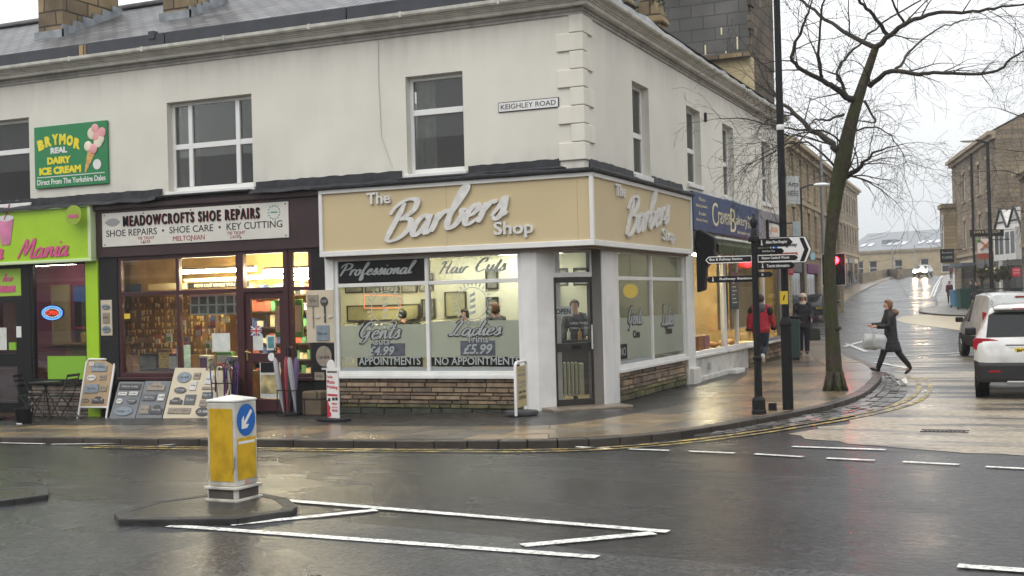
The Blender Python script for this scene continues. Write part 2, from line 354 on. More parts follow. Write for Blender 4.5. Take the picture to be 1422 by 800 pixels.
# ------------------------------------------------------------------ ground surfaces
def asphalt_mat(name, c, r0, r1, bump=.35, patch=None, pscale=.5, pthr=.5, stretch=(1, 1, 1)):
    m = bpy.data.materials.new(name); m.use_nodes = True; t = m.node_tree; b = t.nodes['Principled BSDF']
    tx = t.nodes.new('ShaderNodeTexCoord'); LN = t.links.new
    def nz(s, d, st=(1, 1, 1)):
        mp = t.nodes.new('ShaderNodeMapping'); mp.inputs['Scale'].default_value = st; LN(tx.outputs['Object'], mp.inputs[0])
        n = t.nodes.new('ShaderNodeTexNoise'); n.inputs['Scale'].default_value = s; n.inputs['Detail'].default_value = d; LN(mp.outputs[0], n.inputs['Vector']); return n.outputs[0]
    def mr(o, a, b_, c_, d_):
        r = t.nodes.new('ShaderNodeMapRange'); r.inputs[1].default_value = a; r.inputs[2].default_value = b_; r.inputs[3].default_value = c_; r.inputs[4].default_value = d_; LN(o, r.inputs[0]); return r.outputs[0]
    big = nz(.45, 6, stretch); fine = nz(75, 2); mid = nz(9, 5, stretch); agg = nz(24, 4, (stretch[0], stretch[1], 1))
    mixc = t.nodes.new('ShaderNodeMix'); mixc.data_type = 'RGBA'; LN(mr(mid, .3, .7, 0, 1), mixc.inputs[0])
    mixc.inputs[6].default_value = (*[k * .7 for k in c], 1); mixc.inputs[7].default_value = (*[k * 1.3 for k in c], 1)
    src = mixc.outputs[2]
    if patch:
        mp2 = t.nodes.new('ShaderNodeMix'); mp2.data_type = 'RGBA'; LN(mr(nz(pscale, 8, stretch), pthr - .06, pthr + .06, 0, 1), mp2.inputs[0]); LN(src, mp2.inputs[6]); mp2.inputs[7].default_value = (*patch, 1); src = mp2.outputs[2]
    sp_ = t.nodes.new('ShaderNodeVectorMath'); sp_.operation = 'SCALE'; LN(src, sp_.inputs[0]); LN(mr(agg, .36, .64, .45, 1.6), sp_.inputs['Scale']); src = sp_.outputs[0]
    LN(src, b.inputs['Base Color']); LN(mr(big, .35, .65, r0, r1), b.inputs['Roughness']); b.inputs['IOR'].default_value = 1.33
    mul = t.nodes.new('ShaderNodeMath'); mul.operation = 'MULTIPLY_ADD'; LN(fine, mul.inputs[0]); mul.inputs[1].default_value = .5; m3 = t.nodes.new('ShaderNodeMath'); m3.operation = 'MULTIPLY_ADD'; LN(agg, m3.inputs[0]); m3.inputs[1].default_value = .9; LN(mid, m3.inputs[2]); LN(m3.outputs[0], mul.inputs[2])
    bn = t.nodes.new('ShaderNodeBump'); bn.inputs['Strength'].default_value = bump; bn.inputs['Distance'].default_value = .012; LN(mul.outputs[0], bn.inputs['Height']); LN(bn.outputs[0], b.inputs['Normal'])
    return m
M_ROAD = asphalt_mat('wet_asphalt', (.026, .026, .027), .13, .36, .75, stretch=(.6, 1.6, 1))
M_ROAD2 = asphalt_mat('wet_asphalt_lane', (.048, .05, .054), .18, .42, .5)
M_PAVE = asphalt_mat('wet_footway_tarmac', (.036, .034, .032), .16, .45, .35)
M_BUFF = asphalt_mat('buff_surfacing', (.06, .06, .06), .2, .5, .4, patch=(.31, .26, .19), pscale=.8, pthr=.46, stretch=(.4, 1.5, 1))
M_PAINT = asphalt_mat('road_paint', (.66, .66, .62), .3, .55, .4, patch=(.16, .16, .155), pscale=24, pthr=.63)
M_YELLOW = asphalt_mat('yellow_paint', (.42, .30, .08), .3, .55, .4, patch=(.08, .07, .055), pscale=7, pthr=.49)
M_FLAG = brick_mat('wet_flagstones', (.24, .17, .095), (.13, .105, .075), (.022, .02, .018), bw=.95, bh=.62, ms=.02, rough=.24, bump=.35, axis='UV', var=.4, vscale=.9)
M_SETT = brick_mat('wet_setts', (.11, .105, .1), (.06, .06, .06), (.015, .015, .015), bw=.26, bh=.15, ms=.02, rough=.25, bump=1.0, axis='UV', var=.4)
M_KERB = mat('kerb_stone', (.045, .036, .028), .45, var=.45, vscale=2.5, bump=.6, bscale=25)
M_ISL = asphalt_mat('island_tarmac', (.035, .033, .028), .25, .5, .5)

def frange(a, b, s):
    r = []
    while a < b - 1e-6: r.append(a); a += s
    return r + [b]
xs_ = frange(-90, -24, 6) + frange(-20, 20, 1) + frange(24, 90, 6)
ys_ = frange(-60, -26, 4) + frange(-24, 40, 1) + frange(43, 180, 3) + frange(190, 260, 10)
mb = MB(); mb.v = [(x, y, G(x, y) - KH) for y in ys_ for x in xs_]; nx = len(xs_)
for j in range(len(ys_) - 1):
    for i in range(nx - 1): mb.f.append([j * nx + i, j * nx + i + 1, (j + 1) * nx + i + 1, (j + 1) * nx + i]); mb.mi.append(0); mb.tint.append((1, 1, 1))
tag(mb.build('road', M_ROAD, smooth='all'), kind='structure')

def patch(name, pts, m, dz, step=1.0, kind='structure'):
    """flat polygon laid on the terrain, cut along the terrain's grid so that it follows it"""
    b = bmesh.new(); b.faces.new([b.verts.new((p[0], p[1], 0)) for p in pts])
    for ax in (0, 1):
        lo = min(p[ax] for p in pts); hi = max(p[ax] for p in pts); k = math.floor(lo) + 1
        while k < hi:
            co_ = [0, 0, 0]; no = [0, 0, 0]; co_[ax] = k; no[ax] = 1
            bmesh.ops.bisect_plane(b, geom=b.verts[:] + b.edges[:] + b.faces[:], plane_co=co_, plane_no=no); k += step if k < 40 else 3
    for v in b.verts: v.co.z = G(v.co.x, v.co.y) + dz
    bmesh.ops.recalc_face_normals(b, faces=b.faces)
    if sum(f.normal.z for f in b.faces) < 0: bmesh.ops.reverse_faces(b, faces=b.faces)
    me = bpy.data.meshes.new(name); b.to_mesh(me); b.free(); me.materials.append(m)
    o = bpy.data.objects.new(name, me); COL.objects.link(o)
    if kind: o['kind'] = kind
    return o
def resample(pts, step):
    pts = [Vector((p[0], p[1])) for p in pts]; r = [pts[0]]; acc = 0
    for a, b in zip(pts, pts[1:]):
        n = max(1, round((b - a).length / step)); r += [a.lerp(b, (i + 1) / n) for i in range(n)]
    return r
def smooth_path(pts, step): return resample(catmull([(p[0], p[1]) for p in pts], 6), step)
def offset_path(pts, d):
    r = []
    for i, p in enumerate(pts):
        t = (pts[min(i + 1, len(pts) - 1)] - pts[max(i - 1, 0)]).normalized(); dd = d[i] if isinstance(d, list) else d
        r.append(p + Vector((-t.y, t.x)) * dd)
    return r
def strip(name, A, B, m, dz, nw=3, kind='structure', parent=None):
    b = bmesh.new(); uv = b.loops.layers.uv.new('UVMap'); grid = []; s = 0
    for i in range(len(A)):
        if i: s += ((A[i] - A[i - 1]).length + (B[i] - B[i - 1]).length) / 2
        w = (B[i] - A[i]).length; row = []
        for k in range(nw + 1):
            p = A[i].lerp(B[i], k / nw); v = b.verts.new((p.x, p.y, G(p.x, p.y) + dz)); row.append((v, (s, w * k / nw)))
        grid.append(row)
    for i in range(len(A) - 1):
        for k in range(nw):
            q = [grid[i][k], grid[i + 1][k], grid[i + 1][k + 1], grid[i][k + 1]]; f = b.faces.new([z[0] for z in q])
            for l, z in zip(f.loops, q): l[uv].uv = z[1]
    bmesh.ops.recalc_face_normals(b, faces=b.faces)
    if sum(f.normal.z for f in b.faces) < 0: bmesh.ops.reverse_faces(b, faces=b.faces)
    me = bpy.data.meshes.new(name); b.to_mesh(me); b.free(); me.materials.append(m)
    o = bpy.data.objects.new(name, me); COL.objects.link(o)
    if kind: o['kind'] = kind
    return o
def kerb(name, path, inner, w=.16, top=.004):
    mb = MB(); acc = 0; last = 0
    for i in range(0, len(path) - 1, 3):                           # one kerb stone per three short segments
        ks = list(range(i, min(i + 3, len(path) - 1) + 1)); jit = rnd.uniform(-.003, .004); vs = []
        for n_, k in enumerate(ks):
            sh = (path[ks[-1]] - path[ks[-2]]).normalized() * .012 if n_ == len(ks) - 1 else Vector((0, 0))
            for q in (path[k] - sh, inner[k] - sh):
                z = G(q.x, q.y) + top + jit; vs += [Vector((q.x, q.y, z)), Vector((q.x, q.y, z - KH - .05))]
        fs = [(0, 1, 3, 2), (4 * len(ks) - 4, 4 * len(ks) - 2, 4 * len(ks) - 1, 4 * len(ks) - 3)]
        for n_ in range(len(ks) - 1): o = 4 * n_; fs += [(o, o + 2, o + 6, o + 4), (o, o + 4, o + 5, o + 1), (o + 2, o + 3, o + 7, o + 6)]
        mb.add(vs, fs)
    return tag(mb.build(name, M_KERB, bev=.012), kind='structure')

KERB = smooth_path([(-24, -3.05), (-14, -3.4), (-8.76, -3.64), (-5.36, -3.9), (-2.48, -4.11), (-1.0, -4.2), (0, -4.2), (.75, -4.03), (1.45, -3.66), (2.06, -2.94), (2.55, -1.85), (2.92, -.71), (3.22, .3), (3.46, 1.3), (3.64, 2.6), (3.7, 4.5), (3.52, 7.7), (3.24, 9.9), (2.71, 12.6), (1.8, 16.06), (1.03, 19.6), (0, 24), (-2.7, 35.5), (-5.0, 48), (-6.6, 62), (-9, 89), (-10.1, 106), (-10.6, 139), (-10.3, 176)], .32)
KERBI = offset_path(KERB, .17)
pv = [tuple(p) for p in offset_path(KERB, .12)[::2]] + [(-60, 176), (-60, -2.6)]
patch('pavement', pv, M_PAVE, 0)
kerb('kerb', KERB, KERBI)
ofs = [min(.17 + interp(p.y, (-5, -3, 6, 14, 20, 300), (1.65, 1.7, 2.6, 2.9, 2.2, 2.0)), 3.2) for p in KERB]
def slabs(name, A, B, rows, lmin, lmax, gap, dz, m, cols, seed, hj=.004, tilt=.003, wrow=None, thick=0):
    """separate stones laid in rows along a band between paths A and B, with joints between them"""
    r = random.Random(seed); mb = MB(); cum = [0]
    for a, b in zip(A, A[1:]): cum.append(cum[-1] + (b - a).length)
    idx = list(range(len(A)))
    def at(s_, w):
        f = interp(s_, cum, idx); i = min(int(f), len(A) - 2); t = f - i; p = A[i].lerp(A[i + 1], t); q = B[i].lerp(B[i + 1], t); return p.lerp(q, w)
    for k in range(rows):
        s_ = -r.random() * lmax
        while s_ < cum[-1]:
            l_ = r.uniform(lmin, lmax); s0, s1 = max(s_, 0) + gap / 2, min(s_ + l_, cum[-1]) - gap / 2; s_ += l_
            if s1 - s0 < .05: continue
            W_ = (at((s0 + s1) / 2, 1) - at((s0 + s1) / 2, 0)).length; g = gap / 2 / max(W_, .05); w0, w1 = k / rows + g, (k + 1) / rows - g
            if w1 <= w0: continue
            h = dz + r.uniform(0, hj); tl_ = [r.uniform(-tilt, tilt) for _ in range(2)]; c = r.choice(cols); kk = r.uniform(.75, 1.2); mb.t = tuple(q * kk for q in c)
            P = [(at(s0, w0), -1, -1), (at(s1, w0), 1, -1), (at(s1, w1), 1, 1), (at(s0, w1), -1, 1)]
            vs = [Vector((p.x, p.y, G(p.x, p.y) + h + tl_[0] * a + tl_[1] * b)) for p, a, b in P]
            mb.add(vs + [v - Vector((0, 0, .03 + thick)) for v in vs], [(0, 1, 2, 3), (0, 4, 5, 1), (1, 5, 6, 2), (2, 6, 7, 3), (3, 7, 4, 0)])
    return tag(mb.build(name, m, tint=True, bev=.004 if not thick else .015, seg=1 if not thick else 2), kind='structure')
M_SLAB = attr_mat('wet_yorkstone', .24, .3, 14, .3, 2.5)
slabs('flagstone_paving', KERBI, offset_path(KERB, ofs), 3, .6, 1.15, .012, .004, M_SLAB, ((.23, .165, .095), (.20, .15, .09), (.15, .125, .09), (.26, .19, .11), (.12, .105, .085)), 4)
# setts in the gutter round the corner
gi = [i for i, p in enumerate(KERB) if 2.2 < p.x and -2.6 < p.y < 11]
gA = [KERB[i] for i in gi]; gB = offset_path(gA, [-.06 - .62 * math.sin(math.pi * min(1, max(0, k / (len(gA) - 1)))) ** .6 for k in range(len(gA))])
slabs('gutter_setts', offset_path(gA, -.005), gB, 4, .16, .28, .025, -KH + .012, attr_mat('wet_sett_stone', .3, .6, 20, .3, 8), ((.10, .095, .09), (.06, .06, .06), (.13, .12, .105)), 8, .012, .006, thick=.02)
def paint(name, pts, w, m=None, dz=.014, wob=.0):
    p = resample(pts, .3); return strip(name, offset_path(p, w / 2), offset_path(p, -w / 2), m or M_PAINT, -KH + dz, 1)
def gpx(*pts): return [GR(x, y, -KH).xy for x, y in pts]
# side-street buff surfacing, far buff patch, nearer lane of the main road
def ragged(pts, a, step=.35):
    p = resample(list(pts) + [pts[0]], step)[:-1]; rr = random.Random(5); return [(q.x + rr.uniform(-a, a), q.y + rr.uniform(-a, a)) for q in p]
patch('buff_road_surface', ragged(gpx((1090, 604), (1165, 590), (1215, 567), (1243, 535), (1243, 502), (1330, 492), (1560, 486), (1560, 640), (1422, 634), (1300, 626), (1180, 617)), .13), M_BUFF, -KH + .005)
patch('buff_road_surface', gpx((1243, 444), (1254, 439), (1335, 434), (1420, 434), (1420, 462), (1335, 459), (1257, 449)), mat('buff_far', (.4, .33, .2), .4, var=.15), -KH + .008)
patch('road_lane', [(-30, -6.6), (-8, -8.3), (-.96, -9.02), (2.72, -9.47), (3.63, -9.84), (5.3, -9.97), (14, -11.2), (14, -20), (-30, -20)], M_ROAD2, -KH + .005)
# double yellow lines round the corner
yl = [p for p in KERB if -6.4 < p.x and p.y < 30]
k0 = [i for i, p in enumerate(KERB) if p.x > -6.4 and (p.y < 9)]
yk = [KERB[i] for i in k0]
yo = [interp(p.y, (-4.3, -3, 0, 3, 6, 12), (.22, .25, .55, .75, .75, .5)) for p in yk]
for e_ in (0, .2):
    strip('yellow_line', offset_path(yk, [-(o + e_) for o in yo]), offset_path(yk, [-(o + e_ + .085) for o in yo]), M_YELLOW, -KH + .014, 1)
for a, b in (((800, 622), (848, 625)), ((873, 625), (929, 627)), ((957, 628), (1020, 631)), ((1048, 632), (1115, 636)), ((1148, 638), (1215, 641)), ((1254, 643), (1332, 647)), ((1369, 650), (1440, 653.5))):
    paint('dashed_line', gpx(a, b), .09)
paint('dashed_line', gpx((1330, 788), (1470, 799)), .12)
paint('white_line', gpx((396, 697), (928, 741)), .11)
paint('white_line', gpx((235, 733), (830, 776)), .11)
paint('white_line', gpx((320, 731.5), (523, 711)), .12)
paint('white_line', gpx((725, 760), (908, 743)), .13)
paint('white_line', gpx((0, 616), (62, 617.5)), .07); paint('white_line', gpx((72, 618), (238, 616.5)), .07); paint('white_line', gpx((220, 620), (270, 616.5)), .07)
paint('white_line', gpx((1100, 622), (1230, 626)), .1)
# stop line and hatching at the side-street mouth, lines further up
paint('white_line', gpx((1213, 497), (1335, 490.5)), .16); paint('white_line', gpx((1217, 504), (1262, 512)), .16)
patch('give_way_arrow', gpx((1244, 531), (1258, 525), (1261, 533), (1250, 536)), M_PAINT, -KH + .014)
paint('white_line', gpx((1172, 482), (1200, 474)), .15); paint('white_line', gpx((1176, 478), (1203, 489)), .15)
for o_ in (0, 3.5):
    paint('yellow_line', gpx((1292 + o_ * 1.2, 412), (1298 + o_, 398), (1309 + o_ * .5, 383)), .14, M_PAINT, .02)
paint('white_line', gpx((1277, 425), (1284, 429), (1330, 437.5)), .14, None, .02); paint('white_line', gpx((1277, 425), (1287, 420)), .14, None, .02)
# pavement on the far right side
KR = smooth_path([(16, 46), (9, 48.6), (4.1, 50.8), (1.4, 54), (-.4, 60), (-1.0, 67), (-.7, 74), (-1.4, 84), (-2.3, 95), (-2.9, 109), (-4.6, 136), (-4.6, 176)], .8)
patch('pavement', [tuple(p) for p in KR[::2]] + [(60, 176), (60, 46)], asphalt_mat('far_footway', (.2, .19, .175), .25, .5, .3), 0)
kerb('kerb', KR[::-1], offset_path(KR[::-1], .16)); 
# traffic islands
def island(name, px, dz=-.03):
    pts = [GR(x, y, dz).xy for x, y in px]; pts = [tuple(p) for p in pts]
    patch(name, pts, M_ISL, dz)
    mb = MB(); n = len(pts); c = Vector((sum(p[0] for p in pts) / n, sum(p[1] for p in pts) / n))
    for i in range(n):
        a = Vector(pts[i]); b_ = Vector(pts[(i + 1) % n]); k = max(1, round((b_ - a).length / .7))
        for j in range(k):
            p = a.lerp(b_, j / k); q = a.lerp(b_, (j + 1) / k - (.01 if j < k - 1 else 0)); pi = p + (c - p).normalized() * .14; qi = q + (c - q).normalized() * .14
            vs = [Vector((*r_, G(*r_) + dz + .006)) for r_ in (p, q, qi, pi)]
            mb.add(vs + [v - Vector((0, 0, .16)) for v in vs], [(0, 1, 2, 3), (0, 4, 5, 1), (1, 5, 6, 2), (2, 6, 7, 3), (3, 7, 4, 0)])
    tag(mb.build(name + '_kerb', M_KERB_D, bev=.012), kind='structure')
M_KERB_D = mat('island_kerb_stone', (.02, .019, .018), .6, var=.4, vscale=5, bump=.6, bscale=25)
island('traffic_island', [(158, 712), (214, 697), (290, 687), (352, 683), (400, 693), (413, 704), (405, 711), (330, 721), (245, 723), (165, 722)])
island('pedestrian_island', [(-160, 690), (-20, 680), (62, 674.5), (68, 677), (67, 688), (20, 694), (-150, 716)])

mh = GR(1312, 600, -KH); mb = MB(); [mb.box(-.34 + i * .07, -.30 + i * .07, -.2, .2, 0, .006) for i in range(10)]; mb.box(-.4, .4, -.24, -.2, 0, .008); mb.box(-.4, .4, .2, .24, 0, .008); mb.build('manhole_frame', mat('cast_iron_wet', (.02, .02, .021), .5, .2, bump=.8, bscale=60), origin=None); o_ = S.objects['manhole_frame']; o_.location = (mh.x, mh.y, G(mh.x, mh.y) - KH + .008); o_.scale = (.75, .5, 1); o_['kind'] = 'structure'; o_.name = 'manhole_cover'
# ------------------------------------------------------------------ the corner building
M_WALL = mat('painted_render', (.725, .70, .62), .75, var=.035, vscale=1.2, bump=.12, bscale=30, dirt=.10, dscale=.35, streak=.02)
def weather(m, z0, z1, amt):
    t = m.node_tree; b = t.nodes['Principled BSDF']; src = b.inputs['Base Color'].links[0].from_socket; tx = t.nodes.new('ShaderNodeTexCoord'); sp = t.nodes.new('ShaderNodeSeparateXYZ'); t.links.new(tx.outputs['Object'], sp.inputs[0])
    mp = t.nodes.new('ShaderNodeMapping'); mp.inputs['Scale'].default_value = (2.2, 2.2, .35); t.links.new(tx.outputs['Object'], mp.inputs[0]); n = t.nodes.new('ShaderNodeTexNoise'); n.inputs['Scale'].default_value = 1.6; n.inputs['Detail'].default_value = 9; n.inputs['Roughness'].default_value = .65; t.links.new(mp.outputs[0], n.inputs['Vector'])
    h = t.nodes.new('ShaderNodeMapRange'); h.inputs[1].default_value = z0; h.inputs[2].default_value = z1; t.links.new(sp.outputs[2], h.inputs[0]); k = t.nodes.new('ShaderNodeMapRange'); k.inputs[1].default_value = .45; k.inputs[2].default_value = .68; t.links.new(n.outputs[0], k.inputs[0])
    mu = t.nodes.new('ShaderNodeMath'); mu.operation = 'MULTIPLY'; t.links.new(h.outputs[0], mu.inputs[0]); t.links.new(k.outputs[0], mu.inputs[1]); m2 = t.nodes.new('ShaderNodeMath'); m2.operation = 'MULTIPLY'; m2.inputs[1].default_value = amt; t.links.new(mu.outputs[0], m2.inputs[0])
    x = t.nodes.new('ShaderNodeMix'); x.data_type = 'RGBA'; t.links.new(m2.outputs[0], x.inputs[0]); t.links.new(src, x.inputs[6]); x.inputs[7].default_value = (.22, .20, .165, 1); t.links.new(x.outputs[2], b.inputs['Base Color'])
weather(M_WALL, 5.6, 6.4, .25); weather(M_WALL, 4.3, 3.9, .3)
M_WHITE = mat('white_paint', (.76, .755, .73), .45, var=.03, dirt=.08, dscale=2.5)
M_UPVC = mat('white_window_frame', (.78, .78, .76), .35)
M_TRIM = mat('cream_stone_trim', (.64, .62, .56), .75, var=.08, vscale=4, bump=.2, bscale=30, streak=.18)
M_FRIEZE = mat('bare_stone_frieze', (.40, .375, .34), .85, var=.15, vscale=5, bump=.3, streak=.25)
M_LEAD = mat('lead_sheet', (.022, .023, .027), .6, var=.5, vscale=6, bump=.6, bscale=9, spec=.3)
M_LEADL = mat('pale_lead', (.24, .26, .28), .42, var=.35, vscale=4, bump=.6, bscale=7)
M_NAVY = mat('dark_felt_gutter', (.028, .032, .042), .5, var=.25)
M_BEIGE = mat('beige_fascia_paint', (.575, .465, .27), .5, var=.025, vscale=1.5, dirt=.05)
M_MAROON = mat('maroon_paint', (.055, .016, .02), .38, var=.2, vscale=5)
M_MAROOND = mat('dark_maroon_fascia', (.038, .016, .018), .45, var=.25, vscale=3)
M_BLACK = mat('black_paint', (.009, .009, .010), .55, spec=.25)
M_BLACKM = mat('black_board', (.014, .014, .015), .6, spec=.25)
M_LIME = mat('lime_paint', (.36, .60, .02), .4, var=.05)
M_LIMED = mat('lime_vinyl', (.22, .46, .03), .5)
M_PINKL = mat('pink_lettering', (.62, .09, .25), .5)
M_BLUE = mat('navy_signboard', (.012, .042, .135), .4, var=.1)
M_CREAM = mat('cream_lettering', (.75, .66, .40), .5)
M_SLATE = brick_mat('wet_roof_slates', (.15, .15, .155), (.08, .083, .088), (.015, .015, .018), bw=.36, bh=.22, ms=.022, rough=.5, bump=1.0, axis='UV', var=.4, vscale=.7)
M_STONE = brick_mat('sooty_ashlar', (.30, .22, .115), (.14, .105, .065), (.05, .04, .03), bw=.62, bh=.3, ms=.02, rough=.9, bump=.7, axis='AZ', var=.55, vscale=1.1)
M_SLHUNG = brick_mat('hung_slates', (.078, .074, .068), (.056, .055, .05), (.024, .023, .021), bw=.62, bh=.32, ms=.012, rough=.45, bump=.6, axis='AZ', var=.45, vscale=.8)
M_DSTONE = brick_mat('soot_black_stone', (.13, .095, .06), (.07, .055, .04), (.03, .025, .02), bw=.5, bh=.3, ms=.02, rough=.9, bump=.8, axis='AZ', var=.55, vscale=1.5)
M_CREAMW = mat('cream_painted_stone', (.50, .41, .24), .8, var=.12, bump=.3)
M_GLASS = glass_mat('window_glass', (.95, .96, .95), .8)
M_GLASSD = glass_mat('upstairs_glass', (.8, .82, .8), 1.1, .0, haze=.16, hazecol=(.34, .34, .32))
M_FROST = glass_mat('frosted_vinyl', (.75, .8, .75), .6, .3, haze=.76, hazecol=(.66, .70, .60))
M_SILV = mat('brushed_letters', (.70, .69, .66), .35, .1, var=.12, vscale=9)
M_GREYL = mat('grey_vinyl_letters', (.36, .385, .38), .55)
M_CURT = mat('net_curtain', (.6, .6, .56), .9, var=.15, vscale=8)
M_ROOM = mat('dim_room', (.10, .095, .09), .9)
M_RISER = attr_mat('split_stone_riser', .8, .7, 30, .35, 7)
M_MOSS = mat('moss', (.05, .075, .012), .95, var=.5, vscale=5, bump=.8, bscale=12)

def wall(mb, P, N, u0, u1, z0, z1, holes, depth):
    us = sorted({u0, u1, *[h[0] for h in holes], *[h[1] for h in holes]}); zs = sorted({z0, z1, *[h[2] for h in holes], *[h[3] for h in holes]})
    for a, b in zip(us, us[1:]):
        for c, d in zip(zs, zs[1:]):
            m = ((a + b) / 2, (c + d) / 2)
            if any(h[0] < m[0] < h[1] and h[2] < m[1] < h[3] for h in holes): continue
            mb.quad(P(a, c), P(b, c), P(b, d), P(a, d))
    for a, b, c, d in holes:
        q = [P(a, c), P(b, c), P(b, d), P(a, d)]; w = [p - N * depth for p in q]
        for i in range(4): j = (i + 1) % 4; mb.quad(q[i], q[j], w[j], w[i])
PFRONT = lambda u, z: Vector((u, 0, z)); NFRONT = Vector((0, -1, 0))
PRIGHT = lambda u, z: Vector((0, u, z)); NRIGHT = Vector((1, 0, 0))
def oriented(P, N):
    """box in wall coordinates: u along the wall, n outwards, z up"""
    U = (P(1, 0) - P(0, 0)).normalized()
    def f(mb, u0, u1, n0, n1, z0, z1):
        vs = [P(u, z) + N * n for u in (u0, u1) for n in (n0, n1) for z in (z0, z1)]
        return mb.add(vs, [(0, 1, 3, 2), (4, 6, 7, 5), (0, 4, 5, 1), (2, 3, 7, 6), (0, 2, 6, 4), (1, 5, 7, 3)])
    return f
bF = oriented(PFRONT, NFRONT); bR = oriented(PRIGHT, NRIGHT)
CB = thing('corner_building', 'long white rendered corner building with shops below and stone chimney stacks on its slate roof', 'building', (0, 0, 0))
WF = [(-8.27, -6.36, 3.97, 5.64), (-13.6, -11.68, 3.97, 5.66), (-3.2, -2.12, 3.97, 5.63)]
WR = [(2.57, 3.56, 4.0, 5.67), (6.16, 7.25, 4.12, 5.72), (9.2, 10.26, 4.06, 5.73), (13.38, 14.55, 4.17, 5.78)]
mb = MB(); wall(mb, PFRONT, NFRONT, -22, 0, 3.1, 6.5, WF, .22); wall(mb, PRIGHT, NRIGHT, 0, 15.6, 3.12, 6.5, WR, .22)
mb.quad((0, 15.6, -.5), (-8, 15.6, -.5), (-8, 15.6, 6.9), (0, 15.6, 6.9)); mb.quad((-8, 7.2, 2.6), (-8, 15.6, 2.6), (-8, 15.6, 6.9), (-8, 7.2, 6.9)); mb.quad((-22, 7.2, 0), (-8, 7.2, 0), (-8, 7.2, 6.9), (-22, 7.2, 6.9))
mb.build('wall', M_WALL, CB)
mb = MB()                                                        # quoins at the corner
for i in range(8):
    z1 = 6.33 - i * .292; z0 = z1 - .283; a, b = ((.20, .47) if i % 2 == 0 else (.42, .2))
    mb.box(-a, .035, -.035, .004, z0, z1); mb.box(-.004, .0352, -.0352, b, z0 + .001, z1 - .001)
mb.build('quoins', mat('quoin_render', (.72, .69, .60), .75, var=.04, bump=.1, streak=.08), CB, bev=.012)
def sweep(mb, prof, path):
    """prof: (offset outwards, z); path: front run, corner, right run (mitred)"""
    (xa, _), (xc, yc), (_, yb) = path; rows = []
    for o, z in prof: rows.append([Vector((xa, yc - o, z)), Vector((xc + o, yc - o, z)), Vector((xc + o, yb, z))])
    for r, s in zip(rows, rows[1:]):
        for k in (0, 1): mb.quad(r[k], r[k + 1], s[k + 1], s[k])
    mb.add([r[0] for r in rows], [tuple(range(len(rows)))]); mb.add([r[2] for r in rows], [tuple(range(len(rows)))])
PATH = [(-22, 0), (0, 0), (0, 15.6)]
mb = MB(); sweep(mb, [(0, 6.33), (.03, 6.33), (.03, 6.38), (.05, 6.38), (.05, 6.445)], PATH); mb.build('frieze', M_FRIEZE, CB)
mb = MB(); sweep(mb, [(.05, 6.445), (.16, 6.445), (.17, 6.50), (.20, 6.505), (.20, 6.525), (.235, 6.53), (.24, 6.555), (.28, 6.56), (.28, 6.575)], PATH); mb.build('cornice', M_TRIM, CB)
mb = MB(); sweep(mb, [(.28, 6.575), (.33, 6.575), (.35, 6.60), (.355, 6.65), (.335, 6.655), (.28, 6.63), (.1, 6.63)], PATH)
for x in (-12.1, -10.3, -8.55, -6.7, -4.9, -3.1, -1.3): mb.box(x, x + .04, -.362, -.26, 6.57, 6.66)
for y in (1.6, 3.4, 5.2, 7, 8.8, 10.6, 12.4): mb.box(.26, .362, y, y + .04, 6.57, 6.66)
mb.build('gutter', mat('old_cream_gutter', (.60, .585, .52), .6, var=.1, vscale=6, streak=.25), CB)
mb = MB()                                                        # dark upstand behind the gutter, front only
for a, b in ((-22, -10.15), (-9.95, -8.1), (-8.08, -4.2), (-4.18, -1.6), (-1.58, .1)):
    mb.box(a, b, -.24, -.16, 6.62, 6.90)
mb.box(-8.45, -8.3, -.27, -.15, 6.80, 6.95)
mb.build('roof_upstand', M_NAVY, CB, bev=.01)
bx('valley_stone', M_STONE, CB, -10.13, -9.97, -.26, -.14, 6.62, 6.89, bev=.02)
mb = MB(); prev = None
for i in range(40):                                              # pale lead dressing along the right eaves
    y = .1 + i * .39; z = 6.72 + .05 * rnd.random() + (.10 if i < 9 else .04); x = .20 + .05 * rnd.random()
    cur = (Vector((x, y, 6.64)), Vector((x - .02, y, z)), Vector((x - .30, y, z + .08)))
    if prev:
        for k in (0, 1): mb.quad(prev[k], cur[k], cur[k + 1], prev[k + 1])
    prev = cur
mb.build('lead_flashing', M_LEADL, CB, smooth=True)
def roof_obj(name, faces, m, parent):
    b = bmesh.new(); uv = b.loops.layers.uv.new('UVMap')
    for pts in faces:
        pts = [Vector(p) for p in pts]; f = b.faces.new([b.verts.new(p) for p in pts]); f.normal_update(); n = f.normal
        if n.z < 0: f.normal_flip(); n = -n
        h = n.cross(Vector((0, 0, 1))); h = h.normalized() if h.length > 1e-3 else Vector((1, 0, 0)); s_ = n.cross(h)
        for l in f.loops: l[uv].uv = (l.vert.co.dot(h), l.vert.co.dot(s_))
    me = bpy.data.meshes.new(name); b.to_mesh(me); b.free(); me.materials.append(m)
    o = bpy.data.objects.new(name, me); COL.objects.link(o); o.parent = parent; return o
RZ, RY = 8.66, 3.7
e0 = 6.90
RF = roof_obj('roof', [[(-22, -.15, e0), (.12, -.15, e0), (-3.7, RY, RZ), (-22, RY, RZ)], [(.12, -.15, e0), (.12, 15.6, e0), (-3.7, 15.6, RZ), (-3.7, RY, RZ)],
    [(-22, RY, RZ), (-3.7, RY, RZ), (-7.2, 7.3, e0), (-22, 7.3, e0)], [(-3.7, RY, RZ), (-3.7, 15.6, RZ), (-7.2, 15.6, e0), (-7.2, 7.3, e0)]], M_SLATE, CB)
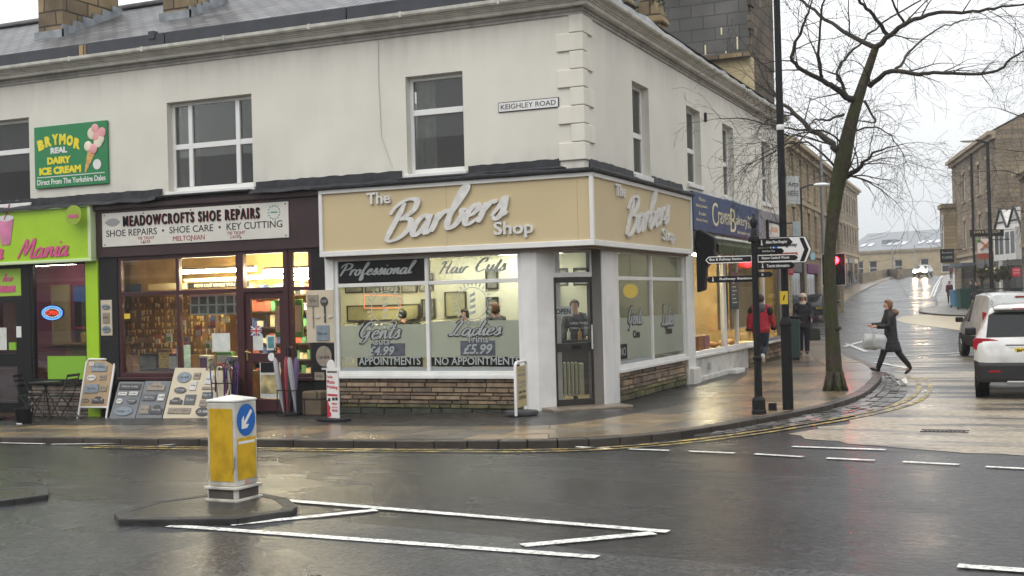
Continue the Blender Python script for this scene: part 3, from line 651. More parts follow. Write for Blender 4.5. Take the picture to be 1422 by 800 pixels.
mb = MB(); mb.beam((-22, RY, RZ + .03), (-3.7, RY, RZ + .03), .3, .1); mb.beam((-3.7, RY, RZ + .03), (-3.7, 15.6, RZ + .03), .3, .1); mb.beam((.1, -.13, e0 + .03), (-3.7, RY, RZ + .03), .25, .08)
mb.build('ridge_tiles', mat('ridge_stone', (.16, .16, .16), .5, var=.3), RF, bev=.03)
def roofz(y): return e0 + (y + .15) * (RZ - e0) / (RY + .15)
for x0, x1, y0, y1 in ((-12.62, -11.95, 1.25, 2.95), (-9.42, -8.75, 1.35, 2.5)):
    ch = bx('chimney', M_STONE, CB, x0, x1, y0, y1, roofz(y0) - .2, 9.75, bev=.02)
    mb = MB(); mb.box(x0 - .07, x1 + .07, y0 - .07, y1 + .07, 9.55, 9.8)
    mb.build('chimney_cap', M_STONE, ch, bev=.02)
    mb = MB(); mb.box(x0 - .06, x1 + .05, y0 - .05, y0 - .02, roofz(y0) - .05, roofz(y0) + .14)
    k = 6
    for i in range(k):
        ya = y0 - .05 + (y1 - y0 + .1) * i / k; yb = y0 - .05 + (y1 - y0 + .1) * (i + 1) / k; mb.box(x1 + .02, x1 + .05, ya, yb, roofz(ya) - .05, roofz(yb) + .13)
    mb.build('lead_flashing', M_LEADL, ch)
    for py in (y0 + .3, y1 - .3): mb = MB(); mb.lathe([(.13, 0), (.12, .3), (.15, .32), (.15, .4), (.11, .4)], ((x0 + x1) / 2, py, 9.8), 12); mb.build('chimney_pot', mat('clay_pot', (.35, .17, .09), .8, var=.2), ch, smooth=True)
# mossy little kneeler stones near the corner, seen above the right eaves
mb = MB(); mb.box(-1.5, -.95, 5.2, 5.7, 7.0, 7.72); mb.box(-.75, -.3, 5.5, 5.9, 6.9, 7.32)
mb.build('roof_pier', M_STONE, CB, bev=.03)
mb = MB(); mb.prism([(-1.62, 7.72), (-.84, 7.72), (-1.0, 7.98), (-1.4, 8.02)], (0, 5.1, 0), UX, UZ, UY, .7); mb.prism([(-.86, 7.32), (-.22, 7.32), (-.4, 7.85), (-.68, 7.95)], (0, 5.42, 0), UX, UZ, UY, .55)
mb.build('mossy_cap', M_STONE, CB, bev=.05, smooth=True)
for (x, y, z), n in (((-1.23, 5.4, 7.95), 420), ((-.54, 5.68, 7.72), 380)):
    mb = MB(); r_ = random.Random(n)
    for i in range(n):
        d = Vector((r_.gauss(0, .14), r_.gauss(0, .14), r_.gauss(0, .10))); s_ = r_.uniform(.015, .04); n_ = Vector((r_.gauss(0, 1), r_.gauss(0, 1), r_.gauss(.6, 1))).normalized(); a_ = n_.orthogonal().normalized() * s_; b__ = n_.cross(a_); c = Vector((x, y, z)) + d; mb.quad(c + a_, c + b__, c - a_, c - b__)
    tag(mb.build('moss_tuft', M_MOSS, CB, fixn=False), kind='stuff')
# great chimney breast with hung slates rising behind the right wing
mb = MB(); mb.m = 0; mb.box(-4.4, -.02, 12.3, 12.42, 7.85, 13.2); mb.m = 1; mb.box(-3.9, .0, 12.42, 12.8, 6.3, 7.85); mb.m = 2; mb.box(-4.4, .02, 12.425, 15.3, 7.855, 13.2); mb.box(-3.9, .0, 12.805, 15.3, 6.3, 7.853)
mb.build('slate_hung_stack', [M_SLHUNG, M_CREAMW, M_DSTONE], CB, bev=.02)
bx('stack_ledge', M_STONE, CB, -1.35, .05, 12.22, 12.3, 7.78, 7.9)
mb = MB()
for i in range(9): s_ = .12 + .25 * rnd.random(); zz = 7.9 + i * .6; mb.box(-.06, .04 + .07 * rnd.random(), 12.3, 12.55 + s_, zz, zz + .35)
mb.build('stack_edging', M_DSTONE, CB, bev=.02)
for x, z, h in ((-1.15, 7.95, .25), (-.32, 8.0, .32), (-.72, 8.42, .18), (-.62, 7.93, .06)): bx('slate_batten', M_CREAM, CB, x, x + .035, 12.285, 12.299, z, z + h)

# ---- upstairs windows
def sash(P, N, bb, u0, u1, z0, z1, rail, posts=(), inset=.14, fw=.07, curtain=None):
    mb = MB(); n0, n1 = -inset - .06, -inset
    bb(mb, u0, u0 + fw, n0, n1, z0, z1); bb(mb, u1 - fw, u1, n0, n1, z0, z1); bb(mb, u0 + fw, u1 - fw, n0, n1, z1 - fw, z1); bb(mb, u0 + fw, u1 - fw, n0, n1, z0, z0 + fw * 1.2)
    cuts = [u0 + fw, *[q for p in posts for q in (p - .045, p + .045)], u1 - fw]
    for p in posts: bb(mb, p - .045, p + .045, n0, n1 + .01, z0 + fw * 1.2, z1 - fw)
    for a, b in zip(cuts[::2], cuts[1::2]):
        bb(mb, a, b, n0 + .004, n1 + .006, rail - .05, rail + .05)
    w = mb.build('window', M_UPVC, CB, bev=.008)
    mb = MB(); bb(mb, u0 - .05, u1 + .05, -inset - .02, .05, z0 - .09, z0 - .004); mb.build('sill', M_WHITE, w, bev=.01)
    mb = MB(); bb(mb, u0 + .02, u1 - .02, -inset - .035, -inset - .03, z0 + .02, z1 - .02); mb.build('pane', M_GLASSD, w)
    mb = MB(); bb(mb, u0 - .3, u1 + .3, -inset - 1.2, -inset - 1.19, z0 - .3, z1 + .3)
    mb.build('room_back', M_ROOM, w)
    if curtain:
        for a, b in curtain:
            mb = MB(); k = max(4, int((b - a) / .035)); prev = None
            for i in range(k + 1):
                u = a + (b - a) * i / k; nn = -inset - .12 - .025 * math.sin(i * 1.7); c = (P(u, z0 + .05) + N * nn, P(u, z1 - .05) + N * nn)
                if prev: mb.quad(prev[0], c[0], c[1], prev[1])
                prev = c
            mb.build('curtain', M_CURT, w, smooth='all')
    return w
sash(PFRONT, NFRONT, bF, -8.27, -6.36, 3.97, 5.64, 4.81, (-7.84, -6.77), curtain=[(-8.2, -7.9)])
sash(PFRONT, NFRONT, bF, -13.6, -11.68, 3.97, 5.66, 5.02, (), curtain=[(-13.5, -11.75)])
sash(PFRONT, NFRONT, bF, -3.2, -2.12, 3.97, 5.63, 5.02, (), curtain=[(-3.13, -2.75)])
for (a, b, c, d), r_ in zip(WR, (4.75, 4.85, 4.85, 4.9)): sash(PRIGHT, NRIGHT, bR, a, b, c, d, r_, (), curtain=[(a + .05, b - .05)])
# lead weathering over the shop fascias
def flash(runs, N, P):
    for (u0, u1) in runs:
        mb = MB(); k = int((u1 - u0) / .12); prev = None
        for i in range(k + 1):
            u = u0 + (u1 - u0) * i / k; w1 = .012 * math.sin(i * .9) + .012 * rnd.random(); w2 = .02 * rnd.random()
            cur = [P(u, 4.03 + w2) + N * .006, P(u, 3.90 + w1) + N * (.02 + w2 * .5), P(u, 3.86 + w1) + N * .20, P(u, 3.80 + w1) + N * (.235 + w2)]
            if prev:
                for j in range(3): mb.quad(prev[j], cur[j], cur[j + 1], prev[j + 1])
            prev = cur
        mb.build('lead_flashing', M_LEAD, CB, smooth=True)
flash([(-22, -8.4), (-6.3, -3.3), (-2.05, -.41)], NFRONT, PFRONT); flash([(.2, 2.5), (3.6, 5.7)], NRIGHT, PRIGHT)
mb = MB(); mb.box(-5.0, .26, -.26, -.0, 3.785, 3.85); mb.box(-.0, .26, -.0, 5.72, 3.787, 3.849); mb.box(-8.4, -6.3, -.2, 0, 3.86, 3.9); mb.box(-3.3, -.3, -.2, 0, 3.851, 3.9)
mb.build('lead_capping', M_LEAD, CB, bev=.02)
# thin cables on the render
mb = MB(); p_ = [FY(525, 10), FY(526, 110), FY(530, 190), FY(545, 232)]; mb.tube([(x, -.012, z) for x, z in p_], .006, 6)
mb.build('wall_cable', M_TRIM, CB)
mb = MB(); bR(mb, 7.6, 7.66, .0, .05, 5.55, 5.75); mb.build('wall_bracket', M_BLACK, CB)

# ------------------------------------------------------------------ barber's shopfront
fz0, fz1 = 2.70, 3.72
FA = MB().box(-4.83, .16, -.16, -.02, fz0, fz1)
FA.box(.02, .16, -.02, 5.64, fz0 + .001, fz1 - .001)
FAS = FA.build('fascia', M_BEIGE, CB)
mb = MB()
for z0, z1 in ((2.62, 2.71), (3.71, 3.78)):
    mb.box(-4.87, .2, -.2, -.0, z0, z1); mb.box(.0, .2, -.0, 5.68, z0, z1)
mb.box(-4.87, -4.80, -.199, -.0, 2.71, 3.71); mb.box(.135, .199, -.199, -.135, 2.71, 3.71); mb.box(.0, .199, 5.62, 5.68, 2.71, 3.71)
mb.build('fascia_trim', M_WHITE, FAS, bev=.008)
for x in (-2.4, -.08): bx('panel_joint', mat('joint_line', (.35, .27, .14), .8), FAS, x, x + .005, -.1612, -.16, 2.71, 3.71)
mb = MB(); mb.box(-4.8, .12, -.12, .3, 2.58, 2.62); mb.box(-.3, .12, .3, 5.6, 2.58, 2.619); mb.build('soffit', mat('soffit_board', (.2, .15, .12), .8, var=.2), CB)
def fpt(px, py, Y=-.2): x, z = FY(px, py, Y); return Vector((x, Y, z))
def rpt(px, py, X=.2): y, z = FX(px, py, X); return Vector((X, y, z))
# signwriting on the two faces
def face_sign(o_the, o_bar, o_shop, u, n, k):
    a = .0025
    write('lettering', 'The', M_SILV, FAS, o_the + UZ * .05, u, UZ, n, .46 * k, .2, bold=.02, depth=.02)
    ub = (u + UZ * .13).normalized() if n.y < -.5 else (u + UZ * .13).normalized()
    script('lettering', 'Barbers', M_SILV, FAS, o_bar, ub, UZ, n, 2.36 * k, .72, pen=.16, slant=.34, depth=.035)
    write('lettering', 'Shop', M_SILV, FAS, o_shop, u, UZ, n, .70 * k, .28, bold=.02, depth=.02)
face_sign(Vector((-3.9, -.182, 3.43)), Vector((-3.58, -.166, 2.80)), Vector((-1.53, -.182, 2.79)), UX, NFRONT, 1.0)
face_sign(Vector((.182, .95, 3.43)), Vector((.166, 1.45, 2.80)), Vector((.182, 3.6, 2.77)), UY, NRIGHT, 1.12)

def shop_window(P, N, bb, u0, u1, z0, z1, posts, rail, fm, fw=.06, n=0., glass=None, name='shop_window', bars=True, dep=.09, sill=None):
    mb = MB(); n1 = n; n0 = n - dep
    bb(mb, u0, u0 + fw, n0, n1, z0, z1); bb(mb, u1 - fw, u1, n0, n1, z0, z1); bb(mb, u0 + fw, u1 - fw, n0, n1, z1 - fw, z1); bb(mb, u0 + fw, u1 - fw, n0, n1, z0, z0 + fw)
    cuts = [u0 + fw, *[q for p in posts for q in (p - fw / 2, p + fw / 2)], u1 - fw]
    for p in posts: bb(mb, p - fw / 2, p + fw / 2, n0, n1 + .004, z0 + fw, z1 - fw)
    if rail:
        for a, b in zip(cuts[::2], cuts[1::2]): bb(mb, a, b, n0 + .004, n1 - .004, rail - fw / 2, rail + fw / 2)
    w = mb.build(name, fm, CB, bev=.006)
    mb = MB(); bb(mb, u0 + .02, u1 - .02, n - .05, n - .045, z0 + .02, z1 - .02); mb.build('pane', glass or M_GLASS, w)
    if sill: mb = MB(); bb(mb, u0 - .02, u1 + .02, n - dep, n + .06, z0 - .06, z0 - .003); mb.build('sill', sill, w, bev=.008)
    return w
BW = shop_window(PFRONT, NFRONT, bF, -4.70, -1.15, .56, 2.6, (-2.89,), 2.115, M_WHITE, .065, sill=M_WHITE)
BWR = shop_window(PRIGHT, NRIGHT, bR, 1.48, 5.66, .56, 2.62, (3.47,), 2.12, M_WHITE, .065, n=0.0, sill=M_WHITE)
def on_pane(bb, w, u0, u1, z0, z1, m, name='panel', n=-.04): mb = MB(); bb(mb, u0, u1, n - .002, n, z0, z1); return mb.build(name, m, w)
on_pane(bF, BW, -4.635, -2.922, 2.15, 2.535, M_BLACK, 'black_panel', -.03)
on_pane(bF, BW, -4.635, -2.922, .86, 1.42, M_FROST, 'frosted_band'); on_pane(bF, BW, -2.857, -1.215, .86, 1.46, M_FROST, 'frosted_band')
M_DKF = glass_mat('dark_film', (.25, .27, .25), .8, haze=.5, hazecol=(.06, .065, .06))
for a, b in ((-4.3, -3.02), (-2.857, -1.25)): on_pane(bF, BW, a, b, .70, .855, M_DKF, 'dark_band')
on_pane(bR, BWR, 1.55, 3.43, .70, 1.43, M_FROST, 'frosted_band'); on_pane(bR, BWR, 3.51, 5.6, .70, 1.43, M_FROST, 'frosted_band')
M_STRIP = mat('grey_film', (.30, .33, .33), .4)
for a, b in ((-4.635, -2.922), (-2.857, -1.215)): on_pane(bF, BW, a, b, .625, .695, M_STRIP, 'bottom_film')
on_pane(bR, BWR, 1.55, 3.43, .625, .695, M_STRIP, 'bottom_film')
M_OUTL = mat('black_outline', (.015, .015, .02), .5)
def on_glass(kind, s, px0, px1, py0, py1, m, n=.0, w_=None, outline=False, **k):
    x0, z0 = FY(px0, py1, -n); x1, _ = FY(px1, py1, -n); _, z1 = FY(px0, py0, -n)
    o = Vector((x0, -n, z0)); f = script if kind == 's' else write
    f('lettering', s, m, w_ or BW, o, UX, UZ, NFRONT, x1 - x0, z1 - z0, depth=.002, **k)
on_glass('s', 'Professional', 472, 580, 365, 391, M_GREYL, -.022, pen=.15)
on_glass('s', 'Hair', 610, 652, 363, 381, M_GREYL, -.03, pen=.15); on_glass('s', 'Cuts', 660, 704, 358, 378, M_GREYL, -.03, pen=.15)
for (s_, a, b, c, d) in (('Gents', 500, 557, 447, 477), ('Ladies', 623, 697, 445, 467)):
    on_glass('s', s_, a - 1.5, b + 1.5, c - 1.5, d + 1.5, M_OUTL, -.034, pen=.13, grow=.07); on_glass('s', s_, a, b, c, d, M_GREYL, -.028, pen=.12)
for (s_, a, b, c, d) in (('Cuts', 517, 541, 469, 479), ('Trims', 648, 678, 466, 476)):
    on_glass('t', s_, a - .5, b + .5, c - .5, d + .5, M_OUTL, -.034, bold=.07); on_glass('t', s_, a, b, c, d, M_GREYL, -.028, bold=.02)
for (s_, a, b, c, d) in (('£4.99', 511, 548, 481, 494), ('£5.99', 643, 684, 478, 492)):
    on_glass('t', s_, a, b, c, d, M_GREYL, -.028, bold=.02, shear=.3)
for (s_, a, b) in (('NO APPOINTMENTS', 478, 584), ('NO APPOINTMENTS', 604, 722)): on_glass('t', s_, a, b, 496, 507, M_GREYL, -.026, bold=.015)
mb = MB(); bF(mb, -4.02, -3.35, -.036, -.0345, .88, 1.10); mb.build('price_card', mat('dark_price_card', (.08, .09, .11), .5, var=.4, vscale=12), BW); mb = MB(); bF(mb, -2.3, -1.66, -.036, -.0345, .88, 1.13); mb.build('price_card', MATS['dark_price_card'], BW)
def ring_mark(cx, cz, r, w_):
    mb = MB()
    for i in range(28):
        t = 2 * math.pi * i / 28; mb.box(-.012, .012, -.001, .001, -.03, .03, Matrix.Translation((cx + r * math.cos(t), .025, cz + r * math.sin(t))) @ Matrix.Rotation(-t - math.pi / 2, 4, 'Y'))
    for t0 in range(0, 40): 
        t = 2 * math.pi * t0 / 40; t2 = 2 * math.pi * (t0 + 1) / 40; mb.quad(*[Vector((cx + q * math.cos(a), .028, cz + q * math.sin(a))) for q, a in ((r - .07, t), (r - .055, t), (r - .055, t2), (r - .07, t2))])
    for i in range(4): mb.quad((cx - .05, .028, cz - .2 + i * .1), (cx + .05, .028, cz - .16 + i * .1), (cx + .05, .028, cz - .11 + i * .1), (cx - .05, .028, cz - .15 + i * .1))
    mb.build('pole_emblem', M_GREYL, w_)
ring_mark(-3.72, 1.72, .33, BW); ring_mark(-2.05, 1.75, .33, BW)
# side window lettering
for s_, y, z in (('Gents', 2.1, 1.22), ('Ladies', 4.1, 1.22)):
    script('lettering', s_, M_OUTL, BWR, (-.036, y - .03, z - .03), UY, UZ, NRIGHT, .9, .46, pen=.13, grow=.08, depth=.002); script('lettering', s_, M_GREYL, BWR, (-.03, y, z), UY, UZ, NRIGHT, .84, .4, pen=.12, depth=.002)
write('lettering', 'Cuts', M_OUTL, BWR, (-.03, 2.35, 1.06), UY, UZ, NRIGHT, .4, .14, bold=.04); write('lettering', 'Trims', M_OUTL, BWR, (-.03, 4.35, 1.06), UY, UZ, NRIGHT, .45, .14, bold=.04)
for y in (2.2, 4.2): mb = MB(); bR(mb, y, y + .75, -.2, -.19, .75, 1.0); mb.build('price_card', MATS['dark_price_card'], BWR)
mb = MB(); bR(mb, 1.56, 2.0, -.035, -.03, .72, .98); mb.build('black_panel', M_BLACK, BWR); write('lettering', 'NO', M_GREYL, BWR, (-.028, 1.62, .78), UY, UZ, NRIGHT, .3, .14)
def courses(mb, P, N, u0, u1, zb, z1, n0, seed, base_moss=True, cols=((.25, .18, .115), (.2, .14, .095), (.28, .205, .135), (.15, .115, .085))):
    r = random.Random(seed); z = z1
    while z > zb - .05:
        h = r.choice((.055, .07, .085, .11)); u = u0 - r.random() * .3
        while u < u1:
            w = r.uniform(.18, .6); a = max(u, u0); b = min(u + w - .012, u1)
            if b - a > .03:
                c = r.choice(cols); k = r.uniform(.75, 1.2); lo = z - h + .011
                if base_moss and z < zb + .25: c = tuple(c[i] * m_ for i, m_ in enumerate((.55, .68, .45)))
                if base_moss and z < zb + .12: c = (.045, .05, .035)
                mb.t = tuple(q * k for q in c); nn = n0 + r.uniform(-.01, .02)
                vs = [P(q, zz) + N * (nn - (.012 if e_ else 0)) for e_ in (0,) for q, zz in ((a + .008, lo + .008), (b - .008, lo + .008), (b - .008, z - .008), (a + .008, z - .008))]
                ws = [P(q, zz) + N * (nn - .035) for q, zz in ((a, lo), (b, lo), (b, z), (a, z))]
                mb.add(vs + ws, [(0, 1, 2, 3), (0, 4, 5, 1), (1, 5, 6, 2), (2, 6, 7, 3), (3, 7, 4, 0)])
            u += w
        z -= h
mb = MB(); courses(mb, PFRONT, NFRONT, -4.68, -1.12, -.12, .5, .01, 3); mb.t = (.12, .1, .08); bF(mb, -4.7, -1.1, -.1, -.03, -.3, .52); mb.build('stall_riser', M_RISER, CB, tint=True)
mb = MB(); courses(mb, PRIGHT, NRIGHT, 1.48, 5.66, -.05, .5, .01, 5); mb.t = (.12, .1, .08); bR(mb, 1.48, 5.7, -.1, -.03, -.3, .52); mb.build('stall_riser', M_RISER, CB, tint=True)
bx('pilaster', M_WHITE, CB, -4.88, -4.70, -.03, .12, -.3, 2.62, bev=.01)
MB().prism([(-1.15, -.03), (-.87, -.03), (-.66, .22), (-.66, .5), (-1.15, .5)], (0, 0, -.2), UX, UY, UZ, 2.82).build('pillar', mat('white_pillar', (.74, .735, .715), .5, var=.03, dirt=.10, dscale=1.5, streak=.06), CB, bev=.015)
bx('pillar', MATS['white_pillar'], CB, -.28, -.0, .72, 1.48, -.2, 2.62, bev=.015)
bx('pillar_shade_panel', mat('pillar_shade_grey', (.16, .15, .135), .6), CB, -.275, -.025, .70, .717, -.2, 2.6)  # thin dark sheet standing in for the shade on the pillar's door-side face
bx('pilaster', M_WHITE, CB, -.1, .05, 5.67, 6.22, -.2, 2.62, bev=.01); bx('pilaster_base', M_TRIM, CB, -.05, .14, 5.72, 6.25, -.25, .32, bev=.02)
# splayed entrance door between the pillars
dA, dB = Vector((-.68, .2, 0)), Vector((-.14, .74, 0)); dU = (dB - dA).normalized(); dN = Vector((dU.y, -dU.x, 0)); dL = (dB - dA).length
DM = Matrix((dU, -dN, UZ)).transposed().to_4x4(); DM.translation = dA
DR = thing('x', None, None); bpy.data.objects.remove(DR)
mb = MB()
for a, b, c, d in ((0, .06, .02, 2.14), (dL - .085, dL, .02, 2.14), (.06, dL - .085, 2.05, 2.14), (.06, dL - .085, .02, .14), (.06, dL - .085, .92, 1.06)): mb.box(a, b, -.0, .05, c, d, DM)
DOOR = mb.build('door', mat('dark_bronze_frame', (.022, .018, .016), .4), CB, bev=.006)
mb = MB(); mb.box(.05, dL - .07, .02, .026, .1, 2.08, DM); mb.build('pane', M_GLASS, DOOR)
mb = MB(); mb.box(.32, .48, -.012, 0, .96, 1.02, DM); mb.build('letter_plate', M_BLACK, DOOR); mb = MB(); mb.tube([DM @ Vector((dL - .1, -.05, .95)), DM @ Vector((dL - .1, -.05, 1.35))], .013); mb.build('handle', M_SILV, DOOR)
mb = MB(); mb.box(0, dL, 0, .06, 2.14, 2.22, DM); mb.box(0, .05, 0, .06, 2.22, 2.6, DM); mb.box(dL - .09, dL, 0, .06, 2.22, 2.6, DM); mb.box(.05, dL - .09, 0, .06, 2.54, 2.6, DM); FL = mb.build('fanlight', M_WHITE, CB, bev=.006)
mb = MB(); mb.box(.03, dL - .05, .02, .026, 2.2, 2.58, DM); mb.build('pane', M_GLASS, FL)
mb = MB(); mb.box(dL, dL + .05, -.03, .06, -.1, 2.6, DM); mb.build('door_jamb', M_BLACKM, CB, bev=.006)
mb = MB(); mb.box(-.25, dL + .4, -.5, .05, -.1, .035, DM); mb.build('door_step', mat('wet_stone_step', (.2, .165, .12), .3, var=.3, vscale=4, bump=.3), CB, bev=.02)
OS = MB().box(.02, .36, .03, .034, 1.5, 1.66, DM).build('open_sign', M_WHITE, DOOR)
write('lettering', 'OPEN', M_BLACK, OS, DM @ Vector((.06, .028, 1.535)), dU, UZ, dN, .26, .09, bold=.02)
write('lettering', 'OPEN TIMES', M_GREYL, DOOR, DM @ Vector((.3, .017, 1.36)), dU, UZ, dN, .32, .04); write('lettering', '9.00am - 5.30pm', M_GREYL, DOOR, DM @ Vector((.3, .017, 1.28)), dU, UZ, dN, .36, .04)
# ------------------------------------------------------------------ shoe repair shop (front of the corner building)
def gline(mb, x0, x1, y0, y1, z1): mb.box(x0, x1, y0, y1, -.5, z1)
mb = MB(); mb.box(-9.98, -4.885, -.06, .1, 2.80, 3.86); SF = mb.build('fascia', M_MAROOND, CB, bev=.006)
mb = MB(); mb.box(-10.0, -4.89, -.12, .02, 3.70, 3.80); mb.build('fascia_cornice', M_MAROOND, SF, bev=.015)
bx('pilaster', M_BLACKM, CB, -9.97, -9.52, -.02, .15, -.5, 2.8, bev=.01)
bx('pilaster', M_BLACKM, CB, -5.17, -4.885, -.02, .15, -.5, 2.8, bev=.01)
SW = shop_window(PFRONT, NFRONT, bF, -9.52, -6.72, .52, 2.80, (-8.11,), 2.09, M_MAROON, .075, sill=M_MAROON)
SSL = shop_window(PFRONT, NFRONT, bF, -5.66, -5.17, .52, 2.80, (), 2.09, M_MAROON, .07, name='side_light', sill=M_MAROON)
mb = MB(); mb.box(-9.52, -6.72, .02, .1, -.5, .455); mb.box(-5.66, -5.17, .02, .1, -.5, .455); mb.build('stall_riser', M_BLACKM, CB)
SDF = MB()
SDF.box(-6.72, -6.62, -.02, .1, -.5, 2.8); SDF.box(-5.76, -5.66, -.02, .1, -.5, 2.8); SDF.box(-6.62, -5.76, -.02, .1, 2.05, 2.13); SDF.box(-6.62, -5.76, -.02, .1, 2.74, 2.8)
SDF = SDF.build('door_frame', M_MAROON, CB, bev=.006); bx('fanlight', M_GLASS, SDF, -6.62, -5.76, .04, .045, 2.13, 2.74)
mb = MB()
for a, b, c, d in ((-6.62, -6.5, -.1, 2.05), (-5.88, -5.76, -.1, 2.05), (-6.5, -5.88, 1.93, 2.05), (-6.5, -5.88, -.1, .12), (-6.5, -5.88, .78, .95)): mb.box(a, b, .02, .07, c, d)
SD = mb.build('door', M_MAROON, CB, bev=.006)
bx('pane', M_GLASS, SD, -6.51, -5.87, .04, .045, .1, 1.95)
mb = MB(); mb.box(-6.6, -6.57, .0, .02, .82, 1.02); mb.tube([(-6.585, 0, .98), (-6.585, -.05, .98), (-6.46, -.05, .96)], .012); mb.build('handle', mat('brass', (.55, .4, .15), .3, .9), SD)
M_PAPER = mat('pale_paper', (.6, .62, .58), .7, var=.15, vscale=7); M_POSTER = mat('photo_poster', (.42, .35, .17), .5, var=.6, vscale=6)
bx('poster', M_PAPER, SD, -6.46, -6.25, .022, .026, 1.0, 1.28); bx('poster', M_PAPER, SD, -6.17, -5.98, .022, .026, 1.0, 1.27); bx('poster', mat('teal_print', (.1, .28, .3), .5, var=.4, vscale=9), SD, -6.14, -6.01, .018, .021, 1.04, 1.24)
PO = bx('poster', M_PAPER, SD, -6.33, -5.89, .022, .026, .14, .8); bx('picture', M_POSTER, PO, -6.31, -5.91, .018, .0205, .22, .56); bx('heading', M_BLACK, PO, -6.31, -5.91, .018, .0205, .6, .78)
mb = MB(); fx, fz = -6.5, 1.27                                         # little union flag sticker
mb.m = 0; mb.box(fx, fx + .24, .016, .02, fz, fz + .17)
mb.m = 1; mb.prism([(0, 0), (.03, 0), (.24, .15), (.24, .17), (.21, .17), (0, .02)], (fx, .0155, fz), UX, UZ, UY, .0005); mb.prism([(.21, 0), (.24, 0), (.24, .02), (.03, .17), (0, .17), (0, .15)], (fx, .0145, fz), UX, UZ, UY, .0005); mb.box(fx + .095, fx + .145, .0125, .0135, fz, fz + .17); mb.box(fx, fx + .24, .0112, .0122, fz + .06, fz + .11)
mb.m = 2; mb.box(fx + .107, fx + .133, .009, .0105, fz, fz + .17); mb.box(fx, fx + .24, .0075, .0088, fz + .072, fz + .098)
mb.build('flag_sticker', [mat('flag_blue', (.02, .04, .25), .5), M_PAPER, mat('flag_red', (.5, .02, .04), .5)], SD)
mb = MB(); mb.lathe([(.001, 0), (.075, 0), (.075, .004), (.001, .004)], (-6.07, .018, .88), 18, 'Y'); mb.build('sticker', M_WHITE, SD)
SG = thing('shop_sign', 'long white signboard lettered MEADOWCROFTS SHOE REPAIRS on the dark maroon fascia', 'sign', (-9.8, -.07, 3.0))
lo = lambda x, z: (x + 9.8, -.018, z - 3.0)
bx('board', mat('sign_white', (.66, .64, .58), .45, var=.04, dirt=.1), SG, 0, 4.23, -.016, .008, 0, .64, bev=.004)
write('lettering', 'MEADOWCROFTS SHOE REPAIRS', M_BLACK, SG, (.52, -.028, .37), UX, UZ, NFRONT, 3.1, .2, bold=.02, depth=.008, spacing=1.3)
RS = write('lettering', 'MEADOWCROFTS SHOE REPAIRS', mat('letter_red_edge', (.3, .03, .04), .5), SG, (.535, -.018, .364), UX, UZ, NFRONT, 3.1, .2, bold=.02, depth=.001, spacing=1.3)
write('lettering', 'SHOE REPAIRS  •  SHOE CARE  •  KEY CUTTING', M_BLACKM, SG, (.1, -.018, .19), UX, UZ, NFRONT, 4.0, .125)
write('lettering', 'MELTONIAN', MATS['letter_red_edge'], SG, (1.68, -.018, .045), UX, UZ, NFRONT, .72, .09)
for x in (.85, 2.9): write('lettering', 'TIE TIGHT', MATS['letter_red_edge'], SG, (x, -.018, .105), UX, UZ, NFRONT, .4, .055); write('lettering', 'LACES', MATS['letter_red_edge'], SG, (x + .08, -.018, .04), UX, UZ, NFRONT, .22, .05)
mb = MB()
for i in range(14): t = i * math.pi / 7; mb.box(3.93 + .12 * math.cos(t) - .012, 3.93 + .12 * math.cos(t) + .012, -.019, -.016, .46 + .12 * math.sin(t) - .012, .46 + .12 * math.sin(t) + .012)
mb.box(3.86, 4.0, -.019, -.016, .45, .475); mb.build('star_emblem', mat('emblem_green', (.04, .3, .2), .5), SG)
mb = MB()
for r0 in (.13, .09): mb.prism([(r0 * 1.25 * math.cos(t * .314), .6 * r0 * math.sin(t * .314)) for t in range(20)], (.26, -.0165 - (.13 - r0) * .02, .46), UX, UZ, UY, .0005)
mb.box(.08, .44, -.0195, -.0175, .44, .485); mb.build('oval_emblem', mat('emblem_grey', (.3, .3, .3), .5), SG)
mb = MB()
for x in (.06, 1.0, 2.1, 3.2, 4.17):
    for z in (.04, .6): mb.box(x - .012, x + .012, -.019, -.015, z - .012, z + .012)
tag(mb.build('screw', M_BLACKM, SG), kind='stuff')

# ------------------------------------------------------------------ ice cream shop
mb = MB(); mb.box(-22, -9.99, -.16, .1, 2.78, 3.79); IF = mb.build('fascia', M_LIME, CB, bev=.006)
mb = MB(); mb.box(-22, -9.985, -.20, -.05, 3.78, 3.84); mb.box(-22, -9.985, -.20, -.05, 2.74, 2.80); mb.box(-10.06, -9.985, -.199, -.05, 2.8, 3.78); mb.build('fascia_trim', mat('pale_lime_trim', (.6, .72, .42), .4), IF, bev=.01)
def ipt(px, py): x, z = FY(px, py, -.165); return Vector((x, -.166, z))
o_ = ipt(24, 361); script('lettering', 'Mania', M_PINKL, IF, o_, (UX + UZ * .02).normalized(), UZ, NFRONT, ipt(96, 340).x - o_.x, .40, pen=.13, depth=.012)
o_ = ipt(-9, 361); script('lettering', 'a', M_PINKL, IF, o_, UX, UZ, NFRONT, .28, .22, pen=.2, depth=.012)
mb = MB(); c0 = ipt(9, 340); mb.prism([(-.13, 0), (.1, 0), (.2, .5), (-.2, .5)], c0 + Vector((0, .0, 0)), UX, UZ, -UY, .006); mb.build('milkshake_cup', mat('cup_pink', (.62, .2, .36), .4, var=.3), IF)
mb = MB(); mb.ell(c0 + Vector((0, 0, .52)), (.21, .012, .07)); mb.build('cup_lid', M_WHITE, IF); mb = MB(); mb.beam(c0 + Vector((-.03, -.01, .5)), c0 + Vector((.12, -.01, .8)), .03, .01); mb.build('straw', M_PINKL, IF)
bx('post', M_LIME, CB, -10.29, -9.985, -.04, .12, -.5, 2.75, bev=.01)
IW = shop_window(PFRONT, NFRONT, bF, -11.72, -10.29, .42, 2.76, (), None, M_BLACK, .05, sill=M_BLACK)
